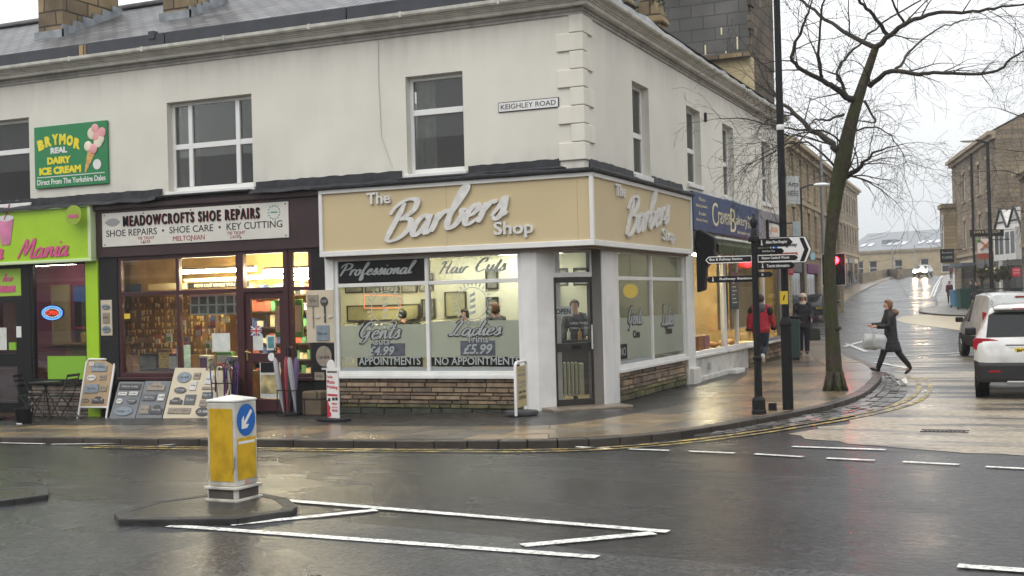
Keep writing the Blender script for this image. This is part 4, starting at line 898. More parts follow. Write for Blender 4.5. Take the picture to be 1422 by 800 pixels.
bx('lime_panel', M_LIMED, IW, -11.35, -10.34, .025, .03, .46, .92)
mb = MB(); courses(mb, PFRONT, NFRONT, -11.85, -10.3, -.3, .35, -.0, 9, base_moss=False, cols=((.22, .17, .14), (.16, .13, .11), (.26, .22, .18))); mb.t = (.08, .07, .06); mb.box(-11.9, -10.29, .03, .1, -.5, .37); mb.build('stall_riser', M_RISER, CB, tint=True)
mb = MB()
for a, b, c, d in ((-11.98, -11.74, -.5, 2.76), (-13.2, -13.05, -.5, 2.76), (-13.05, -11.98, 2.0, 2.12), (-13.05, -11.98, 2.68, 2.76), (-13.05, -12.9, -.2, 2.0), (-12.12, -11.98, -.2, 2.0), (-12.9, -12.12, .72, .98), (-12.9, -12.12, -.2, .0)): mb.box(a, b, 0, .08, c, d)
ID = mb.build('door', M_BLACK, CB, bev=.006); bx('pane', M_GLASS, ID, -13.05, -11.98, .04, .045, -.1, 2.7)
LP = bx('lime_panel', mat('lime_sign_panel', (.34, .56, .06), .5), ID, -13.05, -11.99, .02, .026, 2.13, 2.67)
script('lettering', 'Ice', M_PINKL, LP, (-12.5, .017, 2.42), UX, UZ, NFRONT, .3, .16, pen=.2, depth=.003); script('lettering', 'cream', M_PINKL, LP, (-12.75, .017, 2.2), UX, UZ, NFRONT, .62, .14, pen=.2, depth=.003)
bx('notice', M_PAPER, ID, -12.75, -12.42, .03, .034, 1.05, 1.5); bx('notice', M_WHITE, ID, -12.12, -11.99, -.006, -.002, 1.3, 1.52)
bx('leaflet_box', M_LIMED, ID, -12.3, -12.12, -.03, .0, 1.05, 1.2)
mb = MB(); mb.box(-22, -13.2, 0, .1, -.5, 2.76); mb.build('stall_riser', M_LIME, CB)
OV = thing('projecting_sign', 'lime green oval sign projecting at the right end of the lime shop fascia', 'sign', (-10.25, -.2, 3.62))
mb = MB(); mb.prism([(.20 * math.cos(t * .2618), .19 * math.sin(t * .2618)) for t in range(24)], (0, -.16, 0), UX, UZ, UY, .03); OVB = mb.build('panel', mat('oval_lime', (.28, .40, .03), .5), OV, bev=.006)
bx('bracket', M_BLACK, OV, -.015, .015, -.13, .03, -.02, .02); script('lettering', 'mania', M_PINKL, OV, (-.12, -.163, -.05), UX, UZ, NFRONT, .24, .09, pen=.2, depth=.002)
# ------------------------------------------------------------------ bakery and the grey shop beyond it
mb = MB(); mb.box(-.02, .08, 6.22, 12.45, 3.14, 3.95); BKF = mb.build('fascia', M_BLUE, CB, bev=.01)
def kpt(y, z): return Vector((.082, y, z))
for s_, y, z, w, h in (('C', 7.75, 3.30, .50, .52), ('raven', 8.28, 3.38, 1.08, .26), ('B', 9.42, 3.24, .52, .54), ('akery', 9.98, 3.36, 1.15, .30)):
    write('lettering', s_, M_CREAM, BKF, kpt(y, z), UY, UZ, NRIGHT, w, h, bold=-.005, depth=.004)
write('lettering', 'the local bakery', M_CREAM, BKF, kpt(10.1, 3.2), UY, UZ, NRIGHT, 1.3, .1)
for i, s_ in enumerate(('This is a', 'Bakery, Sandwich', '& cake', 'Bread, Pastry')): write('lettering', s_, M_CREAM, BKF, kpt(6.45 + (.2 if i % 2 == 0 else 0), 3.78 - i * .15), UY, UZ, NRIGHT, .55 if i % 2 == 0 else .9, .075)
for i, s_ in enumerate(('Open for lunch', '01756')): write('lettering', s_, M_CREAM, BKF, kpt(11.2, 3.6 - i * .2), UY, UZ, NRIGHT, 1.0 - .3 * i, .1 + .04 * i)
M_GLASSB = glass_mat('bakery_glass', (.93, .94, .92), .35, .06)
KW = shop_window(PRIGHT, NRIGHT, bR, 6.25, 9.0, .55, 2.75, (), None, M_WHITE, .07, sill=M_WHITE, glass=M_GLASSB)
KW2 = shop_window(PRIGHT, NRIGHT, bR, 9.0, 13.2, .55, 2.75, (10.2,), None, M_WHITE, .07, n=.02, sill=M_WHITE, glass=M_GLASSB)
mb = MB(); mb.box(-.12, .0, 6.25, 11.2, -.3, .49); mb.build('stall_riser', mat('whitewashed_riser', (.6, .59, .55), .7, dirt=.3, dscale=2, var=.05), CB)
mb = MB(); courses(mb, PRIGHT, NRIGHT, 11.2, 15.5, -.1, .49, .0, 15); mb.t = (.12, .1, .07); bR(mb, 11.2, 15.5, -.12, -.03, -.3, .49); mb.build('stall_riser', M_RISER, CB, tint=True)
bx('plinth', M_TRIM, CB, .0, .06, 6.3, 8.9, -.3, .1, bev=.02); bx('step', M_WHITE, CB, .0, .22, 9.0, 9.9, -.2, .09, bev=.02); mb = MB(); mb.box(.001, .012, 7.35, 7.55, .2, .34); mb.build('air_brick', MATS['emblem_grey'], CB)
mb = MB(); mb.box(-.1, .04, 6.3, 13.2, 2.75, 3.14); mb.build('lintel', mat('buff_lintel', (.32, .25, .17), .8, var=.2), CB)
bx('menu_board', mat('dark_green_board', (.015, .05, .045), .5), CB, .03, .06, 9.35, 10.12, 1.45, 2.32, bev=.006)
mb = MB()
for i in range(7): bR(mb, 9.5, 9.95 - .1 * (i % 3), .0602, .0612, 1.6 + i * .09, 1.62 + i * .09)
mb.build('menu_lines', M_PAPER, CB)
AW = thing('awning', 'rolled mossy green shop awning under the blue bakery sign', 'awning', (.08, 6.6, 3.1))
mb = MB(); k = 28; prev = None
for i in range(k + 1):
    y = 5.3 * i / k; sc = .05 * abs(math.sin(i * 1.35)); cur = [Vector((.0, y, .0)), Vector((.32, y, -.16)), Vector((.42, y, -.27)), Vector((.40, y, -.42 - sc)), Vector((.37, y, -.42 - sc)), Vector((.36, y, -.27)), Vector((.0, y, -.14))]
    if prev:
        for j in range(6): mb.quad(prev[j], cur[j], cur[j + 1], prev[j + 1])
    prev = cur
mb.build('canopy', mat('mossy_canvas', (.045, .055, .02), .9, var=.6, vscale=2.5), AW, smooth=True)
mb = MB(); mb.box(.33, .37, -.02, 5.32, -.13, -.09); mb.build('front_bar', M_WHITE, AW)
mb = MB(); mb.prism([(0, .02), (.12, .05), (.4, -.14), (.38, -.5), (.2, -.75), (.16, -1.2), (.0, -1.25)], (0, -.3, 0), UX, UZ, UY, .24); mb.build('side_drape', M_BLACKM, AW, bev=.03)
mb = MB(); mb.box(-.02, .06, 12.47, 15.6, 3.14, 3.95); mb.build('fascia', mat('grey_fascia', (.22, .22, .23), .6, var=.06), CB, bev=.01)
GW = shop_window(PRIGHT, NRIGHT, bR, 13.25, 15.5, .55, 3.1, (), None, mat('grey_frame', (.25, .25, .27), .5), .08, sill=M_WHITE, glass=M_GLASSB)
mb = MB(); mb.box(.062, .12, 13.4, 14.9, 3.02, 3.72); FB = mb.build('notice_frame', M_BLACK, CB, bev=.01); bx('notice', M_PAPER, FB, .12, .124, 13.5, 14.8, 3.1, 3.64); write('lettering', 'SALON', mat('orange_print', (.6, .25, .04), .5), FB, (.1245, 13.7, 3.42), UY, UZ, NRIGHT, .85, .14, bold=.03)
# ------------------------------------------------------------------ rooms behind the shopfronts
def room(name, m_wall, m_floor, m_ceil, x0, x1, y0, y1, z0, z1, open_=('y0',)):
    mb = MB(); A = Vector
    mb.m = 1; mb.quad(A((x0, y0, z0)), A((x1, y0, z0)), A((x1, y1, z0)), A((x0, y1, z0)))
    mb.m = 2; mb.quad(A((x0, y0, z1)), A((x1, y0, z1)), A((x1, y1, z1)), A((x0, y1, z1)))
    mb.m = 0
    if 'y1' not in open_: mb.quad(A((x0, y1, z0)), A((x1, y1, z0)), A((x1, y1, z1)), A((x0, y1, z1)))
    if 'x0' not in open_: mb.quad(A((x0, y0, z0)), A((x0, y1, z0)), A((x0, y1, z1)), A((x0, y0, z1)))
    if 'x1' not in open_: mb.quad(A((x1, y0, z0)), A((x1, y1, z0)), A((x1, y1, z1)), A((x1, y0, z1)))
    return mb.build(name, [m_wall, m_floor, m_ceil], CB, fixn=False)
M_BARB = mat('pale_yellow_wall', (.64, .655, .53), .8, var=.03); M_BFLOOR = mat('sandy_vinyl_floor', (.36, .28, .14), .45, var=.2); M_CEIL = mat('cream_ceiling', (.62, .6, .42), .9)
def room_poly(m_wall, m_floor, m_ceil, pts, z0, z1, skip=0):
    mb = MB(); n = len(pts); A = [Vector((*p, z0)) for p in pts]; B = [Vector((*p, z1)) for p in pts]
    mb.m = 1; mb.add(A, [tuple(range(n))]); mb.m = 2; mb.add(B, [tuple(range(n))]); mb.m = 0
    for i in range(n - 1 - skip): mb.quad(A[i], A[i + 1], B[i + 1], B[i])
    return mb.build('interior_room', [m_wall, m_floor, m_ceil], CB, fixn=False)
room_poly(M_BARB, M_BFLOOR, M_CEIL, [(-4.87, .1), (-7.1, 3.6), (-1.95, 3.6), (-1.95, 5.66), (-.08, 5.66), (-.07, .1)], .02, 2.74, 1)
M_OCH = mat('ochre_boards', (.52, .35, .14), .7, var=.3, vscale=2.5)
room_poly(M_OCH, mat('brown_floor', (.1, .06, .03), .6), mat('tan_ceiling', (.62, .46, .22), .9), [(-9.96, .12), (-12.4, 2.9), (-6.85, 3.05), (-4.93, .12)], .0, 2.95)
M_MAG = mat('magenta_wall', (.30, .03, .13), .8, var=.1)
room_poly(M_MAG, mat('dark_floor', (.06, .05, .05), .4), mat('grey_ceiling', (.25, .24, .24), .9), [(-20, .12), (-20, 2.8), (-12.55, 2.8), (-10.02, .12)], -.3, 2.9)
room('interior_room', mat('buff_wall', (.45, .34, .17), .8, var=.15), mat('bakery_floor', (.2, .15, .1), .5), M_CEIL, -4, -.12, 6.25, 15.4, .05, 3.1, ('x1', 'y0'))
mb = MB(); mb.quad(Vector((-4.3, 5.72, 0)), Vector((-.1, 5.72, 0)), Vector((-.1, 5.72, 3.1)), Vector((-4.3, 5.72, 3.1))); mb.quad(Vector((-4, 6.245, 0)), Vector((-.12, 6.245, 0)), Vector((-.12, 6.245, 3.1)), Vector((-4, 6.245, 3.1))); mb.build('party_wall', MATS['buff_wall'], CB)
# lights that are switched on
T_WARM = emis('warm_tube', (1, .86, .58), 170); T_PANEL = emis('light_panel', (1, .97, .82), 14); T_COOL = emis('shop_tube', (1, .92, .75), 70)
M_FIT = mat('light_fitting', (.7, .7, .66), .5)
def strip_light(label, p, q, w, h, m, group):
    p, q = Vector(p), Vector(q); t = thing('ceiling_light', label, 'ceiling light', p, 0, group)
    mb = MB(); mb.beam((0, 0, h * .9), q - p + Vector((0, 0, h * .9)), w * 1.15, h * .8); mb.build('fitting', M_FIT, t)
    mb = MB(); mb.beam((0, 0, 0), q - p, w, h); mb.build('tube', m, t)
gl_ = 'fluorescent tubes in the shoe repair shop'
strip_light('long fluorescent tube glowing behind the left fanlight panes of the shoe shop', (-8.75, .9, 2.5), (-7.0, .9, 2.5), .06, .06, T_WARM, gl_)
strip_light('fluorescent tube glowing lower and deeper behind the middle pane of the shoe shop', (-8.3, 2.2, 2.38), (-6.6, 2.2, 2.38), .06, .05, T_WARM, gl_)
strip_light('fluorescent tube glowing above the door of the shoe shop', (-6.8, .9, 2.45), (-5.4, .9, 2.45), .06, .06, T_WARM, gl_)
strip_light('double fluorescent tube glowing behind the narrow right pane of the shoe shop', (-6.9, 1.9, 2.32), (-5.2, 1.9, 2.32), .06, .05, T_WARM, gl_)
gb = 'ceiling light panels in the barber shop'
for lab, p, q in (('flat ceiling light panel nearest the front window of the barber shop', (-3.6, 2.2, 2.69), (-2.4, 2.2, 2.69)), ('flat ceiling light panel above the black Professional panel side of the barber shop', (-4.3, 2.9, 2.69), (-3.1, 2.9, 2.69)), ('flat ceiling light panel deep in the middle of the barber shop', (-3.0, 3.2, 2.69), (-1.8, 3.2, 2.69)), ('flat ceiling light panel seen through the fanlight over the barber door', (-1.9, 3.3, 2.69), (-.9, 3.3, 2.69)), ('flat ceiling light panel behind the side window of the barber shop', (-1.4, 4.6, 2.69), (-.3, 4.6, 2.69))):
    strip_light(lab, p, q, .28, .05, T_PANEL, gb)
strip_light('tube light at the back of the lime green ice cream shop', (-13.4, 1.5, 2.8), (-12.0, 1.5, 2.8), .08, .05, T_COOL, 'ice cream shop lights'); strip_light('tube light near the window of the lime green ice cream shop', (-12.2, .7, 2.8), (-10.9, .7, 2.8), .08, .05, T_COOL, 'ice cream shop lights')
strip_light('tube light inside the bakery window under the awning', (-1.3, 7.0, 2.8), (-1.3, 8.6, 2.8), .08, .05, T_WARM, 'bakery lights'); strip_light('tube light at the far end of the bakery behind the yellow blinds', (-1.2, 10.5, 2.8), (-1.2, 14.5, 2.8), .08, .05, T_WARM, 'bakery lights')
# ---- barber interior
M_PIC = mat('grey_photograph', (.16, .17, .15), .3, var=.6, vscale=5); M_FRB = mat('thin_black_frame', (.02, .02, .02), .4)
def pic(label, px0, py0, px1, py1, Yp=3.58, m=None):
    x0, z0 = FY(px0, py1, Yp); x1, z1 = FY(px1, py0, Yp); t = thing('framed_picture', label, 'picture', (x0, Yp, z0), 0, 'pictures on the barber wall')
    w, h = x1 - x0, z1 - z0; mb = MB(); f = .03
    for a, b, c, d in ((0, f, 0, h), (w - f, w, 0, h), (f, w - f, 0, f), (f, w - f, h - f, h)): mb.box(a, b, -.03, 0, c, d)
    mb.build('frame', M_FRB, t); bx('picture', m or M_PIC, t, f, w - f, -.015, -.01, f, h - f)
P0 = lambda x, y: (460 + x / 4.21, 340 + y / 4.21)
for lab, r_ in (('wide framed photograph on the barber back wall, leftmost of its row', (85, 215, 188, 285)), ('wide framed photograph second from left on the barber back wall', (200, 212, 290, 282)), ('wide framed photograph third from left, above the orange neon frame', (305, 210, 398, 282)), ('wide framed photograph fourth from left on the barber back wall', (413, 205, 500, 282)), ('framed photograph behind the white window mullion of the barber shop', (515, 200, 597, 275)), ('tall framed photograph hanging low just right of the window mullion', (530, 316, 607, 430)), ('framed photograph high on the wall under the lettering Hair', (556, 165, 597, 213)), ('tall framed photograph high beside the brown column', (905, 140, 975, 260)), ('framed portrait behind the curly haired client', (908, 304, 978, 420))):
    a = P0(r_[0], r_[1]); b = P0(r_[2], r_[3]); pic(lab, *a, *b)
pic('framed photograph behind the fanlight left of the door centre', 759, 372, 789, 398); pic('framed photograph behind the fanlight right of the door centre', 797, 371, 822, 397)
a = P0(667, 272); b = P0(790, 425); pic('large thin framed mirror in the middle of the barber back wall', *a, *b, m=mat('mirror_glass', (.55, .55, .4), .08, .6))
a = P0(95, 345); b = P0(515, 450); pic('long barber mirror with a dark poster at its left end', *a, *b, Yp=3.55, m=mat('mirror_warm', (.5, .48, .28), .15, .5, var=.4, vscale=1.5))
bx('interior_column', mat('brown_column', (.2, .13, .09), .7), CB, -1.5, -1.27, 1.2, 1.45, .02, 2.74)
CT = thing('counter', 'dark reception counter inside the barber shop behind the glass door', 'counter', (-1.9, 2.9, .02))
bx('cabinet', mat('dark_wood', (.03, .022, .018), .5, var=.3), CT, -1.2, .9, 0, .5, 0, .95, bev=.01); bx('worktop', M_BLACKM, CT, -1.25, .95, -.05, .55, .95, 1.0, bev=.01)
M_BOT = [mat('bottle_teal', (.03, .3, .28), .3), mat('bottle_white', (.7, .7, .65), .3), mat('bottle_amber', (.4, .2, .05), .3)]
for i, (x, l_) in enumerate(((-1.75, 'teal'), (-1.5, 'white'), (-1.28, 'amber'))):
    mb = MB(); mb.lathe([(.035, 0), (.035, .14), (.012, .17), (.012, .21), (.001, .215)], (0, 0, 0), 10); o = mb.build('bottle', M_BOT[i], smooth=True); o.location = (x, 3.0, 1.02); tag(o, l_ + ' bottle standing on the dark counter inside the barber door', 'bottle', 'bottles on the barber counter')
HT = thing('radiator', 'white upright oil filled radiator standing behind the barber shop door', 'radiator', (FY(787, 545, 1.3)[0], 1.3, .02), math.radians(25))
for i in range(7): mb = MB(); mb.box(-.24 + i * .065, -.24 + i * .065 + .045, -.075, .075, .09, .68); mb.build('fin', mat('radiator_white', (.62, .62, .48), .4), HT, bev=.02)
bx('control_box', MATS['radiator_white'], HT, .21, .3, -.08, .08, .12, .66, bev=.02); bx('foot', M_BLACKM, HT, -.2, -.14, -.13, .13, 0, .09); bx('foot', M_BLACKM, HT, .12, .18, -.13, .13, 0, .09)
NE = thing('neon_sign', 'orange neon rectangle lit inside the left barber window', 'neon sign', (FY(506, 428, .35)[0], .35, FY(506, 428, .35)[1]))
mb = MB(); mb.tube([(0, 0, 0), (.72, 0, -.01), (.72, 0, .2), (0, 0, .23), (0, 0, 0)], .009, 6); mb.build('neon_tube', emis('neon_orange', (1, .24, .10), 1.3), NE)
bx('backing', glass_mat('clear_acrylic', (.9, .9, .9), .6), NE, -.05, .77, .03, .035, -.05, .27); mb = MB(); mb.tube([(.35, .03, .27), (.35, .03, .95)], .003, 4); mb.build('hanging_wire', M_BLACK, NE)
for lab, px, X_ in (('brass globe lamp glowing yellow behind the first pane of the barber side window', 876, -.7), ('brass globe lamp glowing yellow behind the far pane of the barber side window', 927, -.5)):
    y, z_ = FX(px, 404, X_); t = thing('globe_lamp', lab, 'lamp', (X_, y, z_), 0, 'globe lamps in the barber shop'); mb = MB(); mb.ell((0, 0, 0), (.15, .15, .14)); mb.build('globe', emis('globe_glow', (1, .72, .12), 1.3), t, smooth=True); mb = MB(); mb.tube([(0, 0, .15), (0, 0, .77)], .006, 5); mb.build('cord', M_BLACK, t)
# ---- shoe shop interior
M_GOLD = mat('brass_keys', (.62, .45, .14), .4, .4, var=.5, vscale=40)
KR_ = thing('key_rack', 'tall board hung with rows of brass keys on the ochre wall of the shoe shop', 'key rack', (-11.1, 1.9, .85))
bx('board', mat('key_board', (.12, .065, .022), .7, var=.3), KR_, 0, 2.6, .0, .03, 0, 1.25)
for j in range(9):
    mb = MB(); r_ = random.Random(j)
    for i in range(34):
        if r_.random() < .16: continue
        x = .05 + i * .075 + r_.uniform(-.025, .025); z = 1.17 - j * .135 + r_.uniform(-.012, .012); h = r_.uniform(.03, .1); w = r_.uniform(.014, .034); mb.m = r_.choice((0, 0, 1, 2, 3)); mb.box(x, x + w, -.02, -.012, z - h, z); mb.box(x - .01, x + w + .01, -.022, -.011, z - .012, z + r_.uniform(.012, .03))
    tag(mb.build('key_row', [M_GOLD, mat('dull_brass', (.28, .18, .06), .5, .3), mat('steel_keys', (.55, .52, .45), .35, .5), mat('black_heads', (.03, .025, .02), .5)], KR_), kind='stuff')
KS = thing('hanging_sign', 'small hanging sign reading KEYS CUT WHILE YOU WAIT inside the shoe shop', 'sign', (-8.9, 1.3, 2.18)); bx('board', M_BLACKM, KS, 0, 1.45, 0, .02, 0, .11); bx('tray', M_CREAM, KS, -1.0, -.05, 0, .02, .0, .12); bx('top_strip', M_CREAM, KS, -.1, 1.45, .0, .02, .13, .2)
write('lettering', 'KEYS CUT WHILE YOU WAIT', M_CREAM, KS, (.15, -.002, .025), UX, UZ, NFRONT, 1.25, .06)
PB = thing('price_board', 'white board of small pictures hanging in the second shoe shop window', 'notice board', (-8.0, .2, 1.66)); bx('board', M_PAPER, PB, 0, 1.22, 0, .01, 0, .38)
for i in range(12):
    c, r_ = i % 6, i // 6; bx('picture', M_PIC, PB, .04 + c * .2, .19 + c * .2, -.004, -.001, .2 - r_ * .17, .34 - r_ * .17)
def box_item(name, label, cat, p, s, m, rz=0., group=None, lid=None):
    t = thing(name, label, cat, p, rz, group); bx('body', m, t, -s[0] / 2, s[0] / 2, -s[1] / 2, s[1] / 2, 0, s[2], bev=.006)
    if lid: bx('face', lid, t, -s[0] / 2 + .015, s[0] / 2 - .015, -s[1] / 2 - .003, -s[1] / 2 - .0005, s[2] * .15, s[2] * .85)
    return t
LG = bx('window_ledge', MATS['brown_floor'], CB, -9.45, -6.8, .12, .75, .0, .6)
items = (('black tray of shoe polish tins leaning in the left shoe shop window', -9.15, .42, .36, .34, M_BLACKM, M_PIC), ('rack of brown leather belts in the shoe shop window', -8.8, .5, .3, .42, mat('leather_brown', (.12, .06, .03), .6, var=.4, vscale=14), M_GOLD), ('purple display box standing low in the shoe shop window', -8.5, .4, .26, .34, mat('dull_purple', (.14, .04, .13), .5, var=.5, vscale=16), M_PAPER), ('pale blue display card of insoles in the shoe shop window', -8.25, .3, .22, .5, mat('pale_blue', (.25, .42, .5), .5, var=.3, vscale=9), M_PAPER), ('white box of laces right of the window post of the shoe shop', -7.75, .35, .24, .3, M_PAPER, MATS['dull_purple']), ('green cardboard box in the shoe shop window', -7.4, .45, .3, .36, mat('leaf_green', (.06, .25, .05), .5, var=.3), M_PAPER), ('grey tin box near the shoe shop door', -7.05, .3, .26, .28, MATS['emblem_grey'], M_PIC))
for lab, x, y, w, h, m, l_ in items: box_item('display_box', lab, 'box', (x, y, .6), (w, .16, h), m, rnd.uniform(-.3, .3), 'goods in the shoe shop window', l_)
SHV = thing('shelving', 'wooden shelving crowded with shoe care goods at the back of the shoe shop', 'shelf', (-8.6, 2.5, 0))
for i in range(6): bx('shelf', MATS['dark_wood'], SHV, 0, 2.0, 0, .35, .35 + i * .33, .38 + i * .33)
for x in (-.03, 2.0): bx('upright', MATS['dark_wood'], SHV, x, x + .03, 0, .36, 0, 2.1)
gm = [mat('goods_a', (.35, .08, .05), .5), mat('goods_b', (.08, .22, .1), .5), mat('goods_c', (.5, .42, .25), .5), mat('goods_d', (.06, .1, .25), .5), mat('goods_e', (.55, .5, .42), .5), M_BLACKM]
for i in range(6):
    mb = MB(); x = .03
    while x < 1.9:
        w = rnd.uniform(.06, .2); h = rnd.uniform(.1, .26); mb.m = rnd.randrange(6); mb.box(x, x + w - .01, .06, .26, .381 + i * .33, .381 + i * .33 + h); x += w
    tag(mb.build('shoe_care_goods', gm, SHV), kind='stuff')
for i, (x, z, w, h, q) in enumerate(((-7.9, 1.25, .16, .22, 0), (-7.65, 1.42, .14, .2, 3), (-7.45, 1.5, .18, .12, 2), (-7.2, 1.5, .14, .16, 4), (-6.98, 1.44, .12, .2, 0), (-7.75, 1.02, .12, .16, 4), (-7.55, .98, .14, .18, 1), (-6.95, 1.75, .14, .16, 2), (-8.25, 1.35, .13, .22, 4), (-8.3, 1.05, .16, .2, 3), (-8.75, 1.15, .14, .18, 4), (-9.1, 1.1, .15, .2, 0))):
    t = thing('hanging_card', 'small goods card hanging among others behind the shoe shop window', 'card', (x, .22 + .1 * (i % 4), z), 0, 'cards hanging in the shoe shop window'); bx('card', gm[q], t, 0, w, 0, .006, 0, h); bx('packet', gm[(q + 2) % 5], t, w * .15, w * .85, -.025, -.002, h * .12, h * .6, bev=.004)
bx('yellow_sticker', mat('yellow_sticker', (.7, .5, .04), .5), SW, -9.42, -9.28, .035, .038, 1.62, 1.72); bx('notice', M_PAPER, SW, -7.38, -6.98, .035, .038, .98, 1.32)
GP = box_item('card_display', 'green panel of cards behind the glass door of the shoe shop', 'display', (-6.2, .8, 1.2), (.6, .04, .7), MATS['leaf_green'], 0, None, gm[4])
# ---- ice cream shop interior
IC = thing('counter', 'brown wooden counter inside the ice cream shop window', 'counter', (-12.4, 1.6, -.28)); bx('front', mat('tan_wood', (.3, .17, .07), .6, var=.3), IC, 0, 1.5, 0, .6, 0, 1.35, bev=.01); bx('worktop', MATS['tan_wood'], IC, -.05, 1.55, -.06, .66, 1.35, 1.4, bev=.008)
MB_ = thing('menu_board', 'blue topped dark menu board on the wall of the ice cream shop', 'menu board', (-13.2, 2.72, .85)); bx('board', M_BLACKM, MB_, 0, 1.9, 0, .03, 0, 1.15); bx('header', mat('menu_blue', (.03, .1, .35), .5), MB_, 0, 1.9, -.01, 0, 1.15, 1.5); bx('price_strip', mat('strip_red', (.5, .03, .06), .5), MB_, .05, 1.8, -.015, -.005, .55, .6)
bx('wall_panel', mat('tan_paper', (.4, .3, .16), .7, var=.1), CB, -13.85, -13.3, 2.7, 2.72, 1.05, 2.4)
for i, (x, l_, c_) in enumerate(((-12.1, 'yellow', (.6, .45, .03)), (-11.7, 'brown', (.25, .1, .04)), (-11.3, 'white', (.6, .6, .55)))):
    mb = MB(); mb.lathe([(.07, 0), (.09, .2), (.09, .22), (.001, .23)], (0, 0, 0), 12); o = mb.build('tub', mat('tub_' + l_, c_, .5), smooth=True); o.location = (x, 1.85, 1.122); tag(o, l_ + ' tub on the counter inside the ice cream shop', 'tub', 'tubs on the ice cream counter')
ON = thing('neon_sign', 'blue and red oval neon sign reading OPEN in the ice cream shop window', 'neon sign', (-11.37, .2, 1.77))
mb = MB(); mb.prism([(.30 * math.cos(t * .2618), .16 * math.sin(t * .2618)) for t in range(24)], (0, 0, 0), UX, UZ, UY, .02); mb.build('backing', M_BLACK, ON)
mb = MB(); mb.tube([(.25 * math.cos(t * .2618), -.012, .125 * math.sin(t * .2618)) for t in range(25)], .018, 6); mb.build('blue_tube', emis('neon_blue', (.12, .35, 1), 5), ON)
mb = MB(); mb.tube([(.195 * math.cos(t * .2618), -.012, .085 * math.sin(t * .2618)) for t in range(25)], .009, 6); mb.build('white_tube', emis('neon_white', (.75, .85, 1), 3), ON)
write('lettering', 'OPEN', emis('neon_red', (1, .07, .03), 4), ON, (-.145, -.016, -.045), UX, UZ, NFRONT, .29, .09, bold=.02, depth=.004)
# ---- bakery interior
DC = thing('display_case', 'bakery display case with blue and orange shelves behind the first bakery window', 'display case', (-.9, 6.9, .1)); bx('case', mat('case_brown', (.25, .09, .03), .5, var=.3), DC, -.3, .3, 0, 1.6, 0, 1.0, bev=.01)
for i, c_ in enumerate(((.5, .17, .03), (.05, .1, .45), (.55, .25, .05))): bx('shelf', mat('case_shelf_%s' % 'abc'[i], c_, .5), DC, -.25, .25, .05, 1.55, 1.05 + i * .28, 1.09 + i * .28)
for i in range(10):
    mb = MB(); mb.ell((0, 0, .035), (.07, .05, .04)); o = mb.build('bun', mat('bread_crust', (.45, .22, .07), .6, var=.3, vscale=9), smooth='all'); o.location = (-.75 + (i % 2) * .2, 6.98 + (i // 2) * .3, 1.25); tag(o, 'round brown bun on the lit shelf behind the first bakery window', 'bun', 'buns in the bakery window')
for lab, y, c_ in (('red cake box stacked in the bakery window', 7.2, (.5, .04, .03)), ('orange cake box in the bakery window', 7.75, (.55, .2, .03)), ('pink cake box in the bakery window', 8.3, (.55, .2, .25))): box_item('cake_box', lab, 'box', (-.35, y, .6), (.22, .36, .3), mat('cake_' + lab[:4].strip(), c_, .5), 0, 'cake boxes in the bakery window', None)
bx('window_ledge', M_CREAM, CB, -.8, -.12, 6.3, 13.2, .05, .58)
for lab, y0, y1, m in (('pale cream roller blind in the middle bakery window', 9.1, 10.15, mat('cream_blind', (.55, .44, .24), .8, var=.12)), ('tan roller blind in the right bakery window', 10.25, 13.1, mat('tan_blind', (.42, .31, .16), .8, var=.15)), ('bright yellow poster panel in the window of the grey shop', 13.35, 15.4, mat('yellow_panel', (.72, .48, .05), .6, var=.1))):
    t = thing('window_blind', lab, 'blind', (-.2, y0, 1.0 if y0 < 13 else .9), 0, 'blinds along the bakery windows'); bx('cloth', m, t, -.006, 0, 0, y1 - y0, 0, 1.7 if y0 < 13 else 2.1); bx('bottom_bar', M_WHITE, t, -.01, .006, 0, y1 - y0, -.03, 0)
for i in range(6):
    mb = MB(); mb.ell((0, 0, .05), (.09, .16, .07)); o = mb.build('loaf', MATS['bread_crust'], smooth='all'); o.location = (-.35 - .15 * (i % 2), 9.3 + i * .42, .585); tag(o, 'brown loaf lying on the ledge under the cream bakery blinds', 'loaf', 'loaves in the bakery window')
# ------------------------------------------------------------------ signs on the wall
IS = thing('wall_sign', 'green board lettered BRYMOR REAL DAIRY ICE CREAM high on the white wall', 'sign', (-11.5, -.03, 4.22))
bx('board', mat('sign_green', (.015, .21, .07), .4, var=.06), IS, 0, 1.84, -.02, .02, 0, 1.21, bev=.006)
M_YEL = mat('sign_yellow', (.82, .68, .03), .5)
mb = MB()
for i, ch in enumerate('BRYMOR'):
    t = (i - 2.5) / 2.5; place(mb, text_geo(ch, .075, 0, .003), (.12 + i * .175, -.024, .83 - .10 * t * t), (UX - UZ * .22 * t).normalized(), (UZ + UX * .22 * t).normalized(), NFRONT, .165, .21)
mb.build('lettering', M_YEL, IS, fixn=False)
write('lettering', 'REAL', M_WHITE, IS, (.42, -.023, .66), UX, UZ, NFRONT, .42, .12, bold=.06); write('lettering', 'DAIRY', M_YEL, IS, (.33, -.023, .455), UX, UZ, NFRONT, .60, .14, bold=.06); write('lettering', 'ICE CREAM', M_YEL, IS, (.12, -.023, .255), UX, UZ, NFRONT, 1.06, .15, bold=.06)
bx('rule', M_WHITE, IS, .06, 1.76, -.023, -.0205, .205, .22); write('lettering', 'Direct From The Yorkshire Dales', M_WHITE, IS, (.06, -.023, .06), UX, UZ, NFRONT, 1.72, .11, bold=.02)
M_VAN = mat('vanilla_scoop', (.78, .7, .55), .7, var=.12); M_PNK = mat('pink_scoop', (.75, .36, .36), .7, var=.15); M_CONE = mat('wafer_cone', (.62, .36, .12), .7, var=.25, vscale=18)
